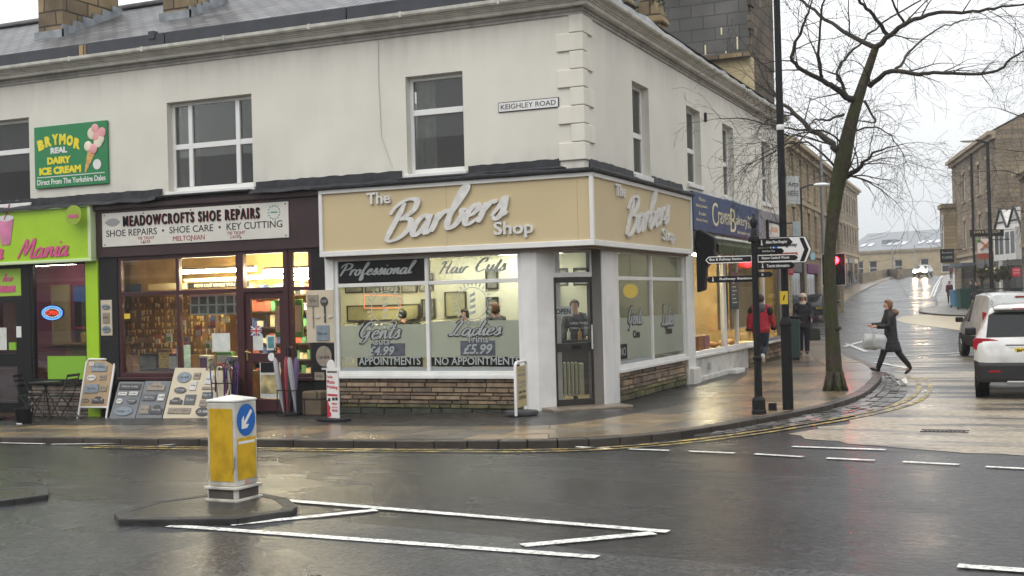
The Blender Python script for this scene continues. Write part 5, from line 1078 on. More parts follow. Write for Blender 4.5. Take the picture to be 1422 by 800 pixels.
mb = MB(); mb.prism([(1.36, .66), (1.56, .62), (1.3, .24), (1.27, .25)], (0, -.028, 0), UX, UZ, UY, .006); mb.build('cone', M_CONE, IS)
mb = MB(); [mb.ell((x, -.028, z), (r, .012, r)) for x, z, r in ((1.37, .74, .1), (1.48, .98, .12), (1.68, .86, .1), (1.62, .8, .11))]; mb.build('scoops', M_VAN, IS, smooth='all')
mb = MB(); [mb.ell((x, -.031, z), (r, .012, r)) for x, z, r in ((1.55, 1.06, .1), (1.5, .68, .1), (1.72, .98, .1), (1.58, .92, .1))]; mb.build('scoops', M_PNK, IS, smooth='all')
mb = MB(); mb.lathe([(.001, 0), (.1, 0), (.1, .004), (.001, .004)], (1.58, -.026, .38), 16, 'Y'); mb.build('roundel', M_WHITE, IS)
RN = thing('street_name_plate', 'white street name plate reading KEIGHLEY ROAD beside the quoins', 'sign', (-1.475, -.012, 4.87))
bx('plate', M_BLACKM, RN, 0, 1.07, -.006, .012, 0, .165, bev=.004); bx('face', M_WHITE, RN, .012, 1.058, -.009, -.0065, .012, .153); write('lettering', 'KEIGHLEY ROAD', M_BLACKM, RN, (.05, -.0105, .045), UX, UZ, NFRONT, .97, .08, depth=.001)
# ------------------------------------------------------------------ boards of house-name plaques outside the shoe shop
M_PL = [mat('plaque_slate', (.09, .095, .105), .6, var=.2, vscale=12), mat('plaque_white', (.55, .54, .5), .6, var=.15, vscale=12), mat('plaque_stone', (.27, .23, .18), .7, var=.2, vscale=12), mat('plaque_dark', (.045, .045, .05), .5), mat('plaque_bluegrey', (.2, .24, .28), .6, var=.2, vscale=9)]
M_CORK = mat('cork_board', (.38, .27, .16), .8, var=.12, vscale=30); M_LINEN = mat('cream_board', (.56, .49, .36), .7, var=.06); M_GREYB = mat('grey_board', (.16, .17, .18), .7, var=.1)
WORDS = ['The Willows', 'Oak Tree Cottage', 'Rose Cottage', 'Number 12', 'The Barn', 'Hill Top', 'The Old Mill', 'No. 9', 'Fern Lea', '28']
wi = [0]
def plaques(t, specs, n=-.004):
    for sh, cx, cz, w, h, m in specs:
        mb = MB()
        if sh == 'o': poly = [(cx + w / 2 * math.cos(a * .2618), cz + h / 2 * math.sin(a * .2618)) for a in range(24)]
        elif sh == 'a': poly = [(cx - w / 2, cz - h / 2), (cx + w / 2, cz - h / 2), (cx + w / 2, cz + h * .1), (cx + w * .32, cz + h * .22), (cx + w * .18, cz + h / 2), (cx - w * .18, cz + h / 2), (cx - w * .32, cz + h * .22), (cx - w / 2, cz + h * .1)]
        else: poly = [(cx - w / 2, cz - h / 2), (cx + w / 2, cz - h / 2), (cx + w / 2, cz + h / 2), (cx - w / 2, cz + h / 2)]
        mb.prism(poly, (0, n, 0), UX, UZ, -UY, .014); p = mb.build('plaque', M_PL[m], t, bev=.003)
        if h > .06:
            s_ = WORDS[wi[0] % len(WORDS)]; wi[0] += 1
            write('lettering', s_, M_PL[1] if m in (0, 3) else M_PL[3], p, (cx - w * .36, n - .0155, cz - h * .12), UX, UZ, NFRONT, w * .72, min(h * .3, .05), depth=.0006)
def leaning(name, label, x, y, w, h, lean, m, specs, rz=0., group='boards of house-name plaques outside the shoe shop', lz=None):
    z = G(x, y) if lz is None else lz
    t = thing(name, label, 'display board', (x, y, z), rz, group); t.rotation_euler = (-lean, 0, rz)
    bx('board', m, t, 0, w, 0, .02, 0, h, bev=.004); plaques(t, specs); t.scale = (1, 1, .85 if lean > .1 else 1); return t
AB = thing('display_board', 'cork plaque board in a white A-frame standing by the lime post', 'display board', (-10.24, -.42, G(-10.2, -.4)), math.radians(8), 'boards of house-name plaques outside the shoe shop')
AL = math.radians(17); RL = Matrix.Rotation(-AL, 4, 'X')
p0 = bx('panel', M_CORK, AB, .05, .63, .012, .03, .24, 1.13); p0.rotation_euler = (-AL, 0, 0)
mb = MB(); q = lambda x, z: RL @ Vector((x, .02, z)); mb.tube([q(.03, 0), q(.03, 1.1), q(.07, 1.16), q(.61, 1.16), q(.65, 1.1), q(.65, 0)], .022, 8); mb.tube([q(.03, .22), q(.65, .22)], .018, 8); mb.build('frame', M_WHITE, AB, smooth=True)
for x in (.05, .63): mb = MB(); mb.tube([q(x, 1.1), Vector((x, .62, 0))], .016, 8); mb.build('rear_leg', M_WHITE, AB)
PN = thing('tmp', None, None); bpy.data.objects.remove(PN)
plaques(p0, [('a', .34, 1.0, .34, .17, 4), ('r', .16, 1.06, .1, .07, 1), ('o', .2, .79, .2, .12, 1), ('r', .45, .8, .14, .1, 2), ('r', .24, .58, .3, .17, 4), ('r', .49, .58, .17, .1, 2), ('o', .15, .36, .16, .09, 2), ('a', .42, .36, .26, .13, 3)], .01)
leaning('display_board', 'grey board with an oval plaque low down, left half of the grey pair', -9.36, -.5, .60, .86, .42, M_GREYB, [('r', .3, .74, .5, .14, 3), ('r', .17, .57, .2, .08, 1), ('r', .43, .58, .2, .09, 1), ('o', .14, .4, .15, .12, 1), ('o', .43, .41, .22, .13, 0), ('o', .3, .17, .42, .2, 4)])
leaning('display_board', 'grey board with arched plaques, right half of the grey pair', -8.74, -.5, .60, .86, .42, M_GREYB, [('a', .3, .73, .4, .19, 2), ('r', .2, .47, .3, .14, 0), ('r', .48, .48, .15, .15, 1), ('r', .17, .2, .2, .2, 2), ('a', .44, .2, .28, .2, 3)])
leaning('display_board', 'tall cream board with a round blue plaque and a colour chart', -8.06, -.56, .70, 1.14, .40, M_LINEN, [('o', .27, .92, .32, .24, 4), ('r', .55, .95, .15, .14, 2), ('r', .52, .73, .14, .2, 1), ('o', .25, .63, .27, .14, 0), ('a', .22, .39, .28, .15, 3), ('r', .52, .42, .24, .22, 0), ('r', .34, .17, .5, .13, 2)])
leaning('display_board', 'cream board with a dark round plaque, half hidden behind the bollard', -7.36, -.58, .64, 1.06, .40, M_LINEN, [('r', .16, .86, .16, .22, 1), ('r', .2, .66, .3, .06, 2), ('r', .2, .5, .22, .14, 0), ('r', .17, .33, .2, .14, 2), ('o', .18, .14, .3, .2, 3), ('o', .48, .3, .2, .2, 1)])
leaning('display_board', 'narrow white plaque board fixed to the black pilaster beside the lime post', -9.93, -.03, .27, .68, 0, M_LINEN, [('o', .135, .55, .2, .1, 4), ('r', .135, .34, .16, .2, 2), ('o', .135, .12, .2, .13, 4)], lz=1.31)
leaning('display_board', 'cream board with two plaques on stakes hung on the right pilaster of the shoe shop', -5.27, -.045, .56, .92, 0, M_LINEN, [('r', .15, .74, .22, .2, 2), ('r', .15, .45, .02, .38, 2), ('o', .38, .72, .15, .16, 3), ('r', .39, .5, .03, .3, 3), ('r', .34, .17, .26, .27, 4), ('r', .24, .45, .09, .035, 1), ('r', .5, .45, .09, .035, 1)], lz=1.13)
leaning('display_board', 'black board with a round stone plaque below the cream board on the right pilaster', -5.18, -.045, .46, .62, 0, M_BLACKM, [('o', .26, .39, .32, .36, 2), ('r', .26, .17, .1, .035, 1), ('r', .16, .04, .2, .14, 2)], lz=.5)
# ------------------------------------------------------------------ walking stick stand, wrapped umbrellas
ST = thing('walking_stick_stand', 'stand crowded with purple and black walking sticks by the shoe shop door', 'stand', (-6.75, -.38, G(-6.75, -.3)))
bx('base', M_BLACKM, ST, -.28, .28, -.14, .14, 0, .06, bev=.01); mb = MB()
for x in (-.26, .26): mb.tube([(x, 0, .05), (x, 0, .72)], .012, 6)
mb.tube([(-.26, -.1, .6), (.26, -.1, .6), (.26, .1, .6), (-.26, .1, .6), (-.26, -.1, .6)], .01, 6); mb.build('rail', M_BLACK, ST)
sm = [mat('stick_purple', (.12, .03, .2), .4), M_BLACKM, mat('stick_blue', (.03, .05, .2), .4), mat('stick_brown', (.15, .06, .03), .5), mat('stick_red', (.4, .05, .03), .5), M_SILV]
for i in range(22):
    mb = MB(); x = -.25 + .5 * rnd.random(); y = rnd.uniform(-.09, .09); h = rnd.uniform(.82, 1.0); lx = rnd.uniform(-.08, .08); s_ = rnd.choice((-1, 1)); c = Vector((x + lx, y, h))
    mb.tube([(x, y, .06), c, c + Vector((s_ * .02, 0, .04)), c + Vector((s_ * .07, -.01, .05)), c + Vector((s_ * .11, -.02, .02))], .011, 6)
    o = mb.build('walking_stick', sm[i % 6], origin=None, smooth=True); o.location = ST.location; tag(o, 'thin crook handled walking stick standing in the crowded stand by the shoe shop door', 'walking stick', 'walking sticks in the stand')
UB = thing('umbrella_stand', 'black wire stand of wrapped umbrellas right of the shoe shop door', 'stand', (-5.42, -.36, G(-5.42, -.3))); mb = MB()
for z in (.05, .45): mb.tube([(-.2, -.12, z), (.2, -.12, z), (.2, .12, z), (-.2, .12, z), (-.2, -.12, z)], .01, 6)
for x in (-.2, .2):
    for y in (-.12, .12): mb.tube([(x, y, 0), (x, y, .46)], .01, 6)
mb.build('wire_frame', M_BLACK, UB); bx('tray', M_BLACKM, UB, -.2, .2, -.12, .12, .03, .05)
um = [mat('cellophane_grey', (.35, .34, .36), .25), mat('umbrella_red', (.28, .03, .05), .4), mat('umbrella_black', (.02, .02, .024), .5), mat('umbrella_violet', (.14, .1, .22), .4), MATS['cellophane_grey']]
ulab = ('grey wrapped umbrella leaning furthest left in the wire stand', 'dark red folded umbrella in the wire stand', 'black folded umbrella in the wire stand', 'violet folded umbrella in the wire stand', 'grey wrapped umbrella standing upright behind the red one')
for i in range(5):
    t = thing('umbrella', ulab[i], 'umbrella', Vector(UB.location) + Vector((-.13 + i * .065, -.04 + .03 * (i % 2), .05)), 0, 'umbrellas in the wire stand'); t.rotation_euler = (.03 * (i - 2), (-.20, -.02, .04, .1, -.08)[i], 0)
    mb = MB(); mb.lathe([(.004, 0), (.014, .06), (.035, .3), (.05, .7), (.042, .92), (.02, .98)], (0, 0, 0), 8); mb.build('canopy', um[i], t, smooth=True); mb = MB(); mb.tube([(0, 0, .95), (0, 0, 1.1), (.03, 0, 1.15), (.07, 0, 1.12)], .011, 6); mb.build('handle', M_BLACK, t)
# ------------------------------------------------------------------ pavement signs
def half_disc(name, r, d, h, m, parent, full=True):
    mb = MB(); mb.prism([(r * math.cos(a * .2618), d * math.sin(a * .2618)) for a in range(24)], (0, 0, 0), UX, UY, UZ, h); return mb.build(name, m, parent, bev=.01)
PP = thing('pavement_sign', 'narrow white pavement sign lettered Photo Printing in red on a black base', 'pavement sign', (-3.93, -1.36, G(-3.9, -1.3)), math.radians(-20))
half_disc('base', .36, .22, .05, M_BLACKM, PP); M_SIGNW = mat('sign_face_white', (.74, .73, .71), .35); M_RED = mat('sign_red', (.5, .02, .04), .45)
mb = MB(); mb.prism([(-.15, .045), (.15, .045), (.15, .82), (.12, .86), (-.1, .86), (-.15, .84)], (0, -.012, 0), UX, UZ, UY, .024); mb.prism([(.1 * math.cos(a * .3142), .13 * math.sin(a * .3142) + .86) for a in range(11)], (-.04, -.011, 0), UX, UZ, UY, .022); mb.build('panel', M_SIGNW, PP)
for s_, m, x, z, w, h in (('MEADOWCROFTS', M_BLACKM, -.12, .775, .25, .035), ('On-Site', M_RED, -.135, .69, .15, .045), ('Photo', M_RED, -.135, .6, .2, .06), ('Printing', M_RED, -.135, .505, .27, .07), ('PRINT', M_RED, -.02, .26, .14, .035), ('FROM PHONE', mat('sign_pink', (.6, .25, .25), .5), -.02, .21, .14, .025), ('FROM ONLY', M_RED, -.02, .15, .15, .04)): write('lettering', s_, m, PP, (x, -.014, z), UX, UZ, NFRONT, w, h, bold=.03, depth=.001)
bx('red_band', M_RED, PP, -.135, .13, -.014, -.0125, .4, .435); mb = MB(); mb.prism([(-.148, .05), (-.05, .07), (-.045, .13), (-.08, .15), (-.06, .22), (-.1, .26), (-.12, .33), (-.148, .33)], (0, -.014, 0), UX, UZ, UY, .0015); mb.build('red_shapes', M_RED, PP)
for x, z in ((-.09, .34), (.02, .355), (.1, .36)): bx('picture', M_BLACKM, PP, x - .03, x + .035, -.0145, -.0125, z - .025, z + .025)
SWS = thing('pavement_sign', 'beige price board in a white tube frame on a grey base by the barber pillar', 'pavement sign', (-.86, -.78, 0), math.radians(96))
bm_ = half_disc('base', .26, .26, .07, mat('grey_rubber', (.06, .06, .065), .6), SWS)
mb = MB(); mb.tube([(-.33, 0, .0), (-.33, 0, .86), (-.31, 0, .94), (-.24, 0, .98), (.24, 0, .98), (.31, 0, .94), (.33, 0, .86), (.33, 0, .0)], .024, 8); mb.build('frame', M_WHITE, SWS, smooth=True)
bx('panel', mat('beige_panel', (.5, .4, .2), .5, var=.06), SWS, -.27, .27, -.012, .012, .14, .9, bev=.004)
for i, (s_, z, h) in enumerate((('The', .8, .05), ('Barbers Shop', .7, .07), ('Gents', .58, .07), ('Cuts £4.99', .5, .05), ('Ladies Trims', .4, .05), ('OPEN', .28, .07))): write('lettering', s_, M_PL[3] if i > 3 else MATS['emblem_grey'], SWS, (-.2, -.0135, z), UX, UZ, NFRONT, .4, h, bold=.02, depth=.001)
SWS.scale = (.9, 1, .84)
LS = thing('pavement_sign', 'lime green pavement sign cut by the left edge of the photo', 'pavement sign', (-12.28, -.6, G(-12.2, -.6))); mb = MB(); mb.prism([(-.28, 0), (.28, 0), (.28, .75), (.2, .9), (-.2, .9), (-.28, .75)], (0, -.02, .06), UX, UZ, UY, .04); mb.build('panel', M_LIMED, LS, bev=.01); half_disc('base', .38, .26, .06, M_BLACKM, LS)
# ------------------------------------------------------------------ cafe table, folding chairs, bucket
M_IRON = mat('black_iron', (.014, .014, .016), .4)
CTB = thing('cafe_table', 'small black round folding cafe table outside the lime green shop', 'table', (-10.85, -.55, G(-10.8, -.5))); mb = MB(); mb.lathe([(.001, .70), (.29, .70), (.3, .705), (.3, .72), (.001, .725)], (0, 0, 0), 24); mb.build('table_top', M_IRON, CTB, smooth=True)
for a in (0, 1, 2, 3): mb = MB(); t_ = a * math.pi / 2 + .5; mb.tube([(.05 * math.cos(t_), .05 * math.sin(t_), .7), (-.12 * math.cos(t_), -.12 * math.sin(t_), .35), (.25 * math.cos(t_ + 3.14), .25 * math.sin(t_ + 3.14), 0)], .011, 6); mb.build('leg', M_IRON, CTB)
def folding_chair(loc, rz, label):
    t = thing('folding_chair', label, 'chair', loc, rz, 'folding chairs at the cafe table')
    for s_ in (-.19, .19):
        mb = MB(); mb.tube([(s_, .2, 0), (s_, -.1, .45), (s_, -.25, .86)], .012, 6); mb.build('back_leg', M_IRON, t); mb = MB(); mb.tube([(s_ * .85, -.26, 0), (s_ * .85, .16, .45)], .012, 6); mb.build('front_leg', M_IRON, t)
    mb = MB()
    for i in range(5): mb.box(-.18, .18, -.17 + i * .075, -.11 + i * .075, .45, .465)
    mb.build('seat', M_IRON, t); mb = MB()
    for z, y in ((.62, -.165), (.72, -.2), (.81, -.235)): mb.box(-.19, .19, y - .01, y + .004, z, z + .05)
    mb.build('backrest', M_IRON, t); return t
folding_chair((-11.45, -.35, G(-11.4, -.3)), math.radians(-70), 'black folding chair left of the cafe table, seen side on'); folding_chair((-10.36, -.62, G(-10.3, -.6)), math.radians(100), 'black folding chair between the cafe table and the cork A-frame board')
mb = MB(); mb.lathe([(.12, 0), (.13, .01), (.165, .26), (.175, .27), (.175, .285), (.155, .28), (.12, .03), (.001, .03)], (0, 0, 0), 18); BK = thing('bucket', 'small black bucket standing on the pavement before the lime green shop', 'bucket', (-10.62, -1.32, G(-10.6, -1.3))); mb.build('body', M_BLACKM, BK, smooth=True); mb = MB(); mb.tube([(.17 * math.cos(a * .349), .02, .27 - .12 * math.sin(a * .349)) for a in range(10)], .006, 5); mb.build('handle', M_SILV, BK); bx('label', M_WHITE, BK, -.05, .08, -.137, -.13, .0, .02)
FLW = thing('planter', 'low mossy stone block in the shadow below the right pilaster of the shoe shop', 'block', (-4.85, -.4, G(-4.8, -.3))); bx('stone', M_DSTONE, FLW, -.28, .1, -.06, .28, 0, .42, bev=.03)
# ------------------------------------------------------------------ street furniture
VDIR = lambda p: (Vector((CAM.x, CAM.y, 0)) - Vector((p.x, p.y, 0))).normalized()
def face_rz(p, turn=0): d = VDIR(p); return math.atan2(d.x, -d.y) + math.radians(turn)
# keep-left bollard
pz = GR(331, 699, -.03)
BO = thing('traffic_bollard', 'dirty white square traffic bollard with yellow panels and a blue arrow disc on the island', 'bollard', (pz.x - .2, pz.y + .2, pz.z), math.radians(-2))
M_BOL = mat('dirty_white_plastic', (.55, .53, .47), .45, var=.12, vscale=5, dirt=.35, dscale=4, streak=.2)
M_BY = mat('yellow_reflective', (.62, .38, .015), .4, var=.12, vscale=3, dirt=.3, dscale=5)
mb = MB(); mb.prism([(-.182, -.182), (.182, -.182), (.182, .182), (-.182, .182)], (0, 0, .14), UX, UY, UZ, .79); body = mb.build('body', M_BOL, BO, bev=.015); BO.scale = (.9, .9, 1)
mb = MB(); mb.add([(-.19, -.19, .93), (.19, -.19, .93), (.19, .19, .93), (-.19, .19, .93), (-.186, -.186, .95), (.186, -.186, .95), (.186, .186, .95), (-.186, .186, .95), (0, 0, .99)], [(3, 2, 1, 0), (0, 1, 5, 4), (1, 2, 6, 5), (2, 3, 7, 6), (3, 0, 4, 7), (4, 5, 8), (5, 6, 8), (6, 7, 8), (7, 4, 8)]); mb.build('cap', mat('bollard_cap', (.66, .65, .6), .5, dirt=.2, dscale=5), BO, bev=.008)
mb = MB(); mb.box(-.215, .215, -.215, .215, 0, .025); mb.box(-.215, .215, -.215, .215, .115, .14); mb.box(-.19, .19, -.19, .19, .025, .115); bs = mb.build('base', M_BOL, BO, bev=.006)
mb = MB(); mb.box(-.17, .15, -.192, -.1905, .03, .11); mb.box(.1905, .192, -.15, .17, .03, .11); mb.build('base_recess', mat('dark_grime', (.07, .06, .05), .8, var=.3), bs)
mb = MB(); mb.prism([(-.145, .19), (.145, .19), (.15, .2), (.15, .86), (.14, .87), (-.14, .87), (-.15, .86), (-.15, .2)], (0, -.1865, 0), UX, UZ, UY, .004); mb.build('yellow_panel', M_BY, BO)
mb = MB(); mb.prism([(-.15, .2), (.15, .2), (.15, .59), (-.15, .59)], (.1865, 0, 0), UY, UZ, -UX, .004); mb.build('yellow_panel', M_BY, BO)
mb = MB(); mb.lathe([(.001, 0), (.15, 0), (.15, .004), (.001, .004)], (.1835, 0, .755), 32, 'X'); mb.build('arrow_disc', mat('sign_blue', (.01, .12, .42), .35, var=.05), BO)
mb = MB(); ang = math.radians(225); u_ = UY * math.cos(ang) + UZ * math.sin(ang); v_ = -UY * math.sin(ang) + UZ * math.cos(ang)
mb.prism([(-.12, -.018), (.04, -.018), (.0, -.06), (.05, -.06), (.115, 0), (.05, .06), (.0, .06), (.04, .018), (-.12, .018)], (.189, 0, .755), u_, v_, UX, .0015); mb.build('arrow', M_WHITE, BO)
bx('tape', M_WHITE, BO, .1868, .1885, -.14, .13, .535, .56); bx('sticker', mat('red_faded', (.5, .25, .2), .6), BO, .1835, .1855, -.03, .02, .145, .185)
mb = MB(); prev = Vector((.187, -.14, .30))
mb.tube([(.1, -.1845, .19), (.15, -.1848, .3), (.17, -.185, .33), (.172, -.185, .42)], .003, 4); mb.build('crack', MATS['dark_grime'], BO)
# lamp column at the corner
pz = GR(1094.5, 569); LC = thing('lamp_post', 'tall black lamp post on the corner pavement carrying the white arrow sign', 'lamp post', pz)
mb = MB(); mb.tube([(0, 0, -.05), (0, 0, 1.3)], .084, 16); mb.build('base_column', M_BLACK, LC, smooth=True)
mb = MB(); mb.lathe([(.084, 1.28), (.1, 1.3), (.1, 1.33), (.06, 1.42)], n=16); mb.build('collar', M_BLACK, LC, smooth=True)
mb = MB(); mb.tube([(0, 0, 1.35), (0, 0, 4), (0, 0, 8.6)], [.056, .055, .045], 14); mb.build('shaft', M_BLACK, LC, smooth=True)
mb = MB(); mb.tube([(0, 0, 8.5), (-.1, -.2, 8.8), (-.6, -1.2, 8.95)], [.045, .04, .035], 10); mb.build('arm', M_BLACK, LC); mb = MB(); mb.ell((-.75, -1.5, 8.93), (.16, .35, .08)); mb.build('lantern', M_FIT, LC, smooth=True)
mb = MB(); mb.box(-.06, .06, -.088, -.083, 1.62, 1.82); mb.build('yellow_label', MATS['yellow_sticker'], LC, bev=.002); mb = MB(); mb.prism([(-.02, 1.68), (.0, 1.68), (.02, 1.76), (.0, 1.76)], (0, -.089, 0), UX, UZ, UY, .0008); mb.build('label_mark', M_BLACK, LC)
mb = MB(); mb.lathe([(.057, 4.3), (.062, 4.32), (.062, 4.36), (.057, 4.38)], n=14); mb.build('band', M_SILV, LC)
ps = AT(1098, 347, 18.45); DS = thing('direction_sign', 'white arrow shaped direction sign with black chevron and P Long Stay on the lamp post', 'sign', ps, face_rz(ps, 2))
w2, h2 = .315, .205; outl = lambda k: [(-w2 + k, -h2 + k), (w2 * .72 - k * .6, -h2 + k), (w2 - k * 1.2, 0), (w2 * .72 - k * .6, h2 - k), (-w2 + k, h2 - k)]
mb = MB(); mb.prism(outl(0), (0, .01, 0), UX, UZ, UY, .012); mb.build('backing', M_BLACK, DS); mb = MB(); mb.prism(outl(.012), (0, .006, 0), UX, UZ, UY, .0035); mb.build('face', M_SIGNW, DS)
mb = MB(); mb.prism([(.13, -.18), (.195, -.18), (.265, 0), (.195, .18), (.13, .18), (.2, 0)], (0, .003, 0), UX, UZ, UY, .002); mb.build('chevron', M_BLACK, DS)
bx('parking_square', MATS['sign_blue'], DS, -.29, -.19, .002, .005, -.0, .13); write('lettering', 'P', M_WHITE, DS, (-.262, .0005, .025), UX, UZ, NFRONT, .05, .08, bold=.05, depth=.001)
write('lettering', 'Long Stay', M_BLACK, DS, (-.17, .004, .035), UX, UZ, NFRONT, .27, .075, bold=.03, depth=.001)
bx('brown_panel', mat('tourist_brown', (.3, .045, .04), .5), DS, -.29, .1, .002, .005, -.165, -.04); write('lettering', 'Castle', M_WHITE, DS, (-.22, .0005, -.13), UX, UZ, NFRONT, .26, .07, bold=.02, depth=.001)
mb = MB()
for z in (-.12, .12): mb.box(-.08, .02, .022, .15, z - .015, z + .015)
mb.build('clamp', M_BLACK, DS)
# finger post
pz = GR(1054, 576); FP = thing('finger_post', 'black cast iron finger post with many white lettered arms', 'finger post', pz)
mb = MB(); mb.lathe([(.11, 0), (.11, .06), (.1, .08), (.1, .22), (.085, .25), (.06, .27), (.055, .8), (.07, .82), (.07, .85), (.055, .87), (.05, 1.6)], n=8); mb.build('base', M_BLACK, FP, bev=.004)
mb = MB(); mb.lathe([(.05, 1.6), (.048, 2.55), (.075, 2.58), (.075, 2.63), (.05, 2.65), (.045, 2.74), (.03, 2.76), (.055, 2.82), (.05, 2.88), (.02, 2.92), (.012, 2.97), (.001, 2.98)], n=14); mb.build('shaft', M_BLACK, FP, smooth=True)
mb = MB(); mb.lathe([(.09, 2.56), (.09, 2.6), (.001, 2.61)], n=14); mb.build('ring', M_BLACK, FP)
fr = face_rz(pz)
def finger(s_, side, x0, x1, z0, z1, turn=0, outline=False, tip=True, walker=True):
    M = Matrix.Rotation(fr + math.radians(turn), 4, 'Z'); f = lambda x, y, z: M @ Vector((x, y, z)); h = z1 - z0; t_ = h * .45
    def poly(k):
        if side > 0: return [(x0 + k, z0 + k), (x1 - t_ - k * .4, z0 + k), (x1 - k, (z0 + z1) / 2), (x1 - t_ - k * .4, z1 - k), (x0 + k, z1 - k)]
        return [(x0 + t_ + k * .4, z0 + k), (x1 - k, z0 + k), (x1 - k, z1 - k), (x0 + t_ + k * .4, z1 - k), (x0 + k, (z0 + z1) / 2)]
    u, w = (f(1, 0, 0)), (f(0, 1, 0)); o = f(0, -.015, 0); mb = MB(); mb.m = 0; mb.prism(poly(0), o, u, UZ, w, .03)
    a = mb.build('arm', M_BLACK, FP, bev=.003)
    if outline:
        mb = MB(); p, q = poly(.0), poly(.012); n = len(p); o2 = f(0, -.0165, 0)
        for i in range(n): j = (i + 1) % n; mb.quad(*[o2 + u * c[0] + UZ * c[1] for c in (p[i], p[j], q[j], q[i])])
        mb.build('white_edge', M_WHITE, a)
    if s_: L_ = x1 - x0; write('lettering', s_, M_WHITE, a, f((x0 + ((.2 if walker else .06) if side < 0 else .12 if walker else .06)), -.017, z0 + h * .3), u, UZ, f(0, -1, 0), min(L_ - .2, .062 * len(s_) * .42 + .08) if len(s_) > 6 else L_ * .5, h * .45, bold=.02, depth=.001)
    if walker:
        cx = x0 + .06 if side > 0 else x0 + .1; mb = MB(); hh = h * .62; zb = z0 + h * .2
        mb.prism([(cx - .012, zb), (cx - .004, zb), (cx, zb + hh * .35), (cx + .006, zb), (cx + .014, zb), (cx + .008, zb + hh * .5), (cx + .008, zb + hh * .78), (cx - .006, zb + hh * .78), (cx - .006, zb + hh * .5)], f(0, -.0175, 0), u, UZ, w, .001); mb.box(-.006, .006, -.001, 0, 0, .016, Matrix.Translation(f(cx, -.017, zb + hh * .85)) @ M); mb.build('walker_symbol', M_WHITE, a)
finger('Albion Place Shopping', 1, .05, .56, 2.475, 2.60, -8); finger('Canal Boat Trips', 1, .05, .44, 2.37, 2.455, 12, walker=False)
finger('Bus & Railway Station', -1, -.72, -.04, 2.255, 2.36, 0, True, walker=False); finger('Skipton Castle & Woods', 1, .04, .64, 2.255, 2.36, 0, True, walker=False)
finger('Tourist Information', 1, .05, .58, 2.145, 2.245, 5); finger('Coach Park', 1, .05, .28, 2.03, 2.11, -25, walker=False); finger('Railway Station', -1, -.72, -.04, 1.97, 2.065, -3)
cb_ = bx('utility_box', M_BLACK, None, 0, .11, 0, .1, 0, .12, bev=.008); cb_.location = GR(1067, 571); tag(cb_, 'tiny black box on the paving touching the finger post foot', 'box')
pz = GR(1101, 500); GB = thing('litter_bin', 'tall dark green litter bin half hidden behind the lamp post', 'bin', pz, math.radians(12)); bx('body', mat('bin_green', (.02, .05, .045), .5), GB, -.2, .2, -.2, .2, .04, 1.1, bev=.03); bx('lid', M_BLACK, GB, -.22, .22, -.22, .22, 1.1, 1.18, bev=.03); bx('foot', M_BLACK, GB, -.17, .17, -.17, .17, 0, .04)
# traffic light behind the tree
pz = GR(1161.5, 492); TL = thing('traffic_light', 'black traffic light showing red behind the tree trunk', 'traffic light', pz, face_rz(pz, -6)); zc = 2.46
mb = MB(); mb.tube([(0, .1, -.02), (0, .1, 3.1)], .055, 12); mb.build('pole', M_BLACK, TL, smooth=True); bx('backing_board', M_BLACK, TL, -.34, .32, .0, .02, zc - .5, zc + .42, bev=.01)
mb = MB()
for a, b, c, d in ((-.34, -.325, zc - .5, zc + .42), (.305, .32, zc - .5, zc + .42), (-.325, .305, zc + .405, zc + .42), (-.325, .305, zc - .5, zc - .485)): mb.box(a, b, -.006, -.001, c, d)
mb.build('white_border', M_WHITE, TL); bx('housing', M_BLACKM, TL, -.13, .15, -.16, -.001, zc - .46, zc + .38, bev=.02)
for n_, z, m in (('red_lens', .22, emis('red_signal', (1, .003, .005), 140)), ('amber_lens', -.05, mat('dark_amber', (.05, .025, .005), .2)), ('green_lens', -.31, mat('dark_green_lens', (.005, .03, .02), .2))):
    mb = MB(); mb.lathe([(.001, 0), (.1, 0), (.1, .02), (.001, .02)], (.06, -.18, zc + z), 20, 'Y'); mb.build(n_, m, TL)
    mb = MB()
    for i in range(9):
        a0, a1 = math.pi * i / 8, math.pi * (i + 1) / 8
        if i < 8: mb.quad(*[Vector((.06 + .11 * math.cos(a), y, zc + z + .11 * math.sin(a))) for a, y in ((a0, -.16), (a1, -.16), (a1, -.30), (a0, -.30))])
    mb.build('hood', M_BLACK, TL)
bx('push_button', MATS['yellow_sticker'], TL, -.30, -.14, -.0, .14, 1.2, 1.55, bev=.02); mb = MB(); mb.lathe([(.06, 3.1), (.07, 3.13), (.001, 3.18)], (0, .1, 0), 10); mb.build('cap', M_BLACK, TL)

# ------------------------------------------------------------------ the bare street tree
M_BARK = mat('wet_bark', (.035, .028, .02), .85, var=.5, vscale=9, bump=1.0, bscale=22)
def mossbark():
    m = mat('mossy_bark', (.05, .038, .025), .9, var=.45, vscale=10, bump=1.0, bscale=20); t = m.node_tree; b = t.nodes['Principled BSDF']; src = b.inputs['Base Color'].links[0].from_socket
    tx = t.nodes.new('ShaderNodeTexCoord'); n = t.nodes.new('ShaderNodeTexNoise'); n.inputs['Scale'].default_value = 2.5; n.inputs['Detail'].default_value = 8; t.links.new(tx.outputs['Object'], n.inputs['Vector'])
    r = t.nodes.new('ShaderNodeMapRange'); r.inputs[1].default_value = .42; r.inputs[2].default_value = .60; t.links.new(n.outputs[0], r.inputs[0])
    x = t.nodes.new('ShaderNodeMix'); x.data_type = 'RGBA'; t.links.new(r.outputs[0], x.inputs[0]); t.links.new(src, x.inputs[6]); x.inputs[7].default_value = (.042, .05, .012, 1); t.links.new(x.outputs[2], b.inputs['Base Color']); return m
M_MBARK = mossbark()
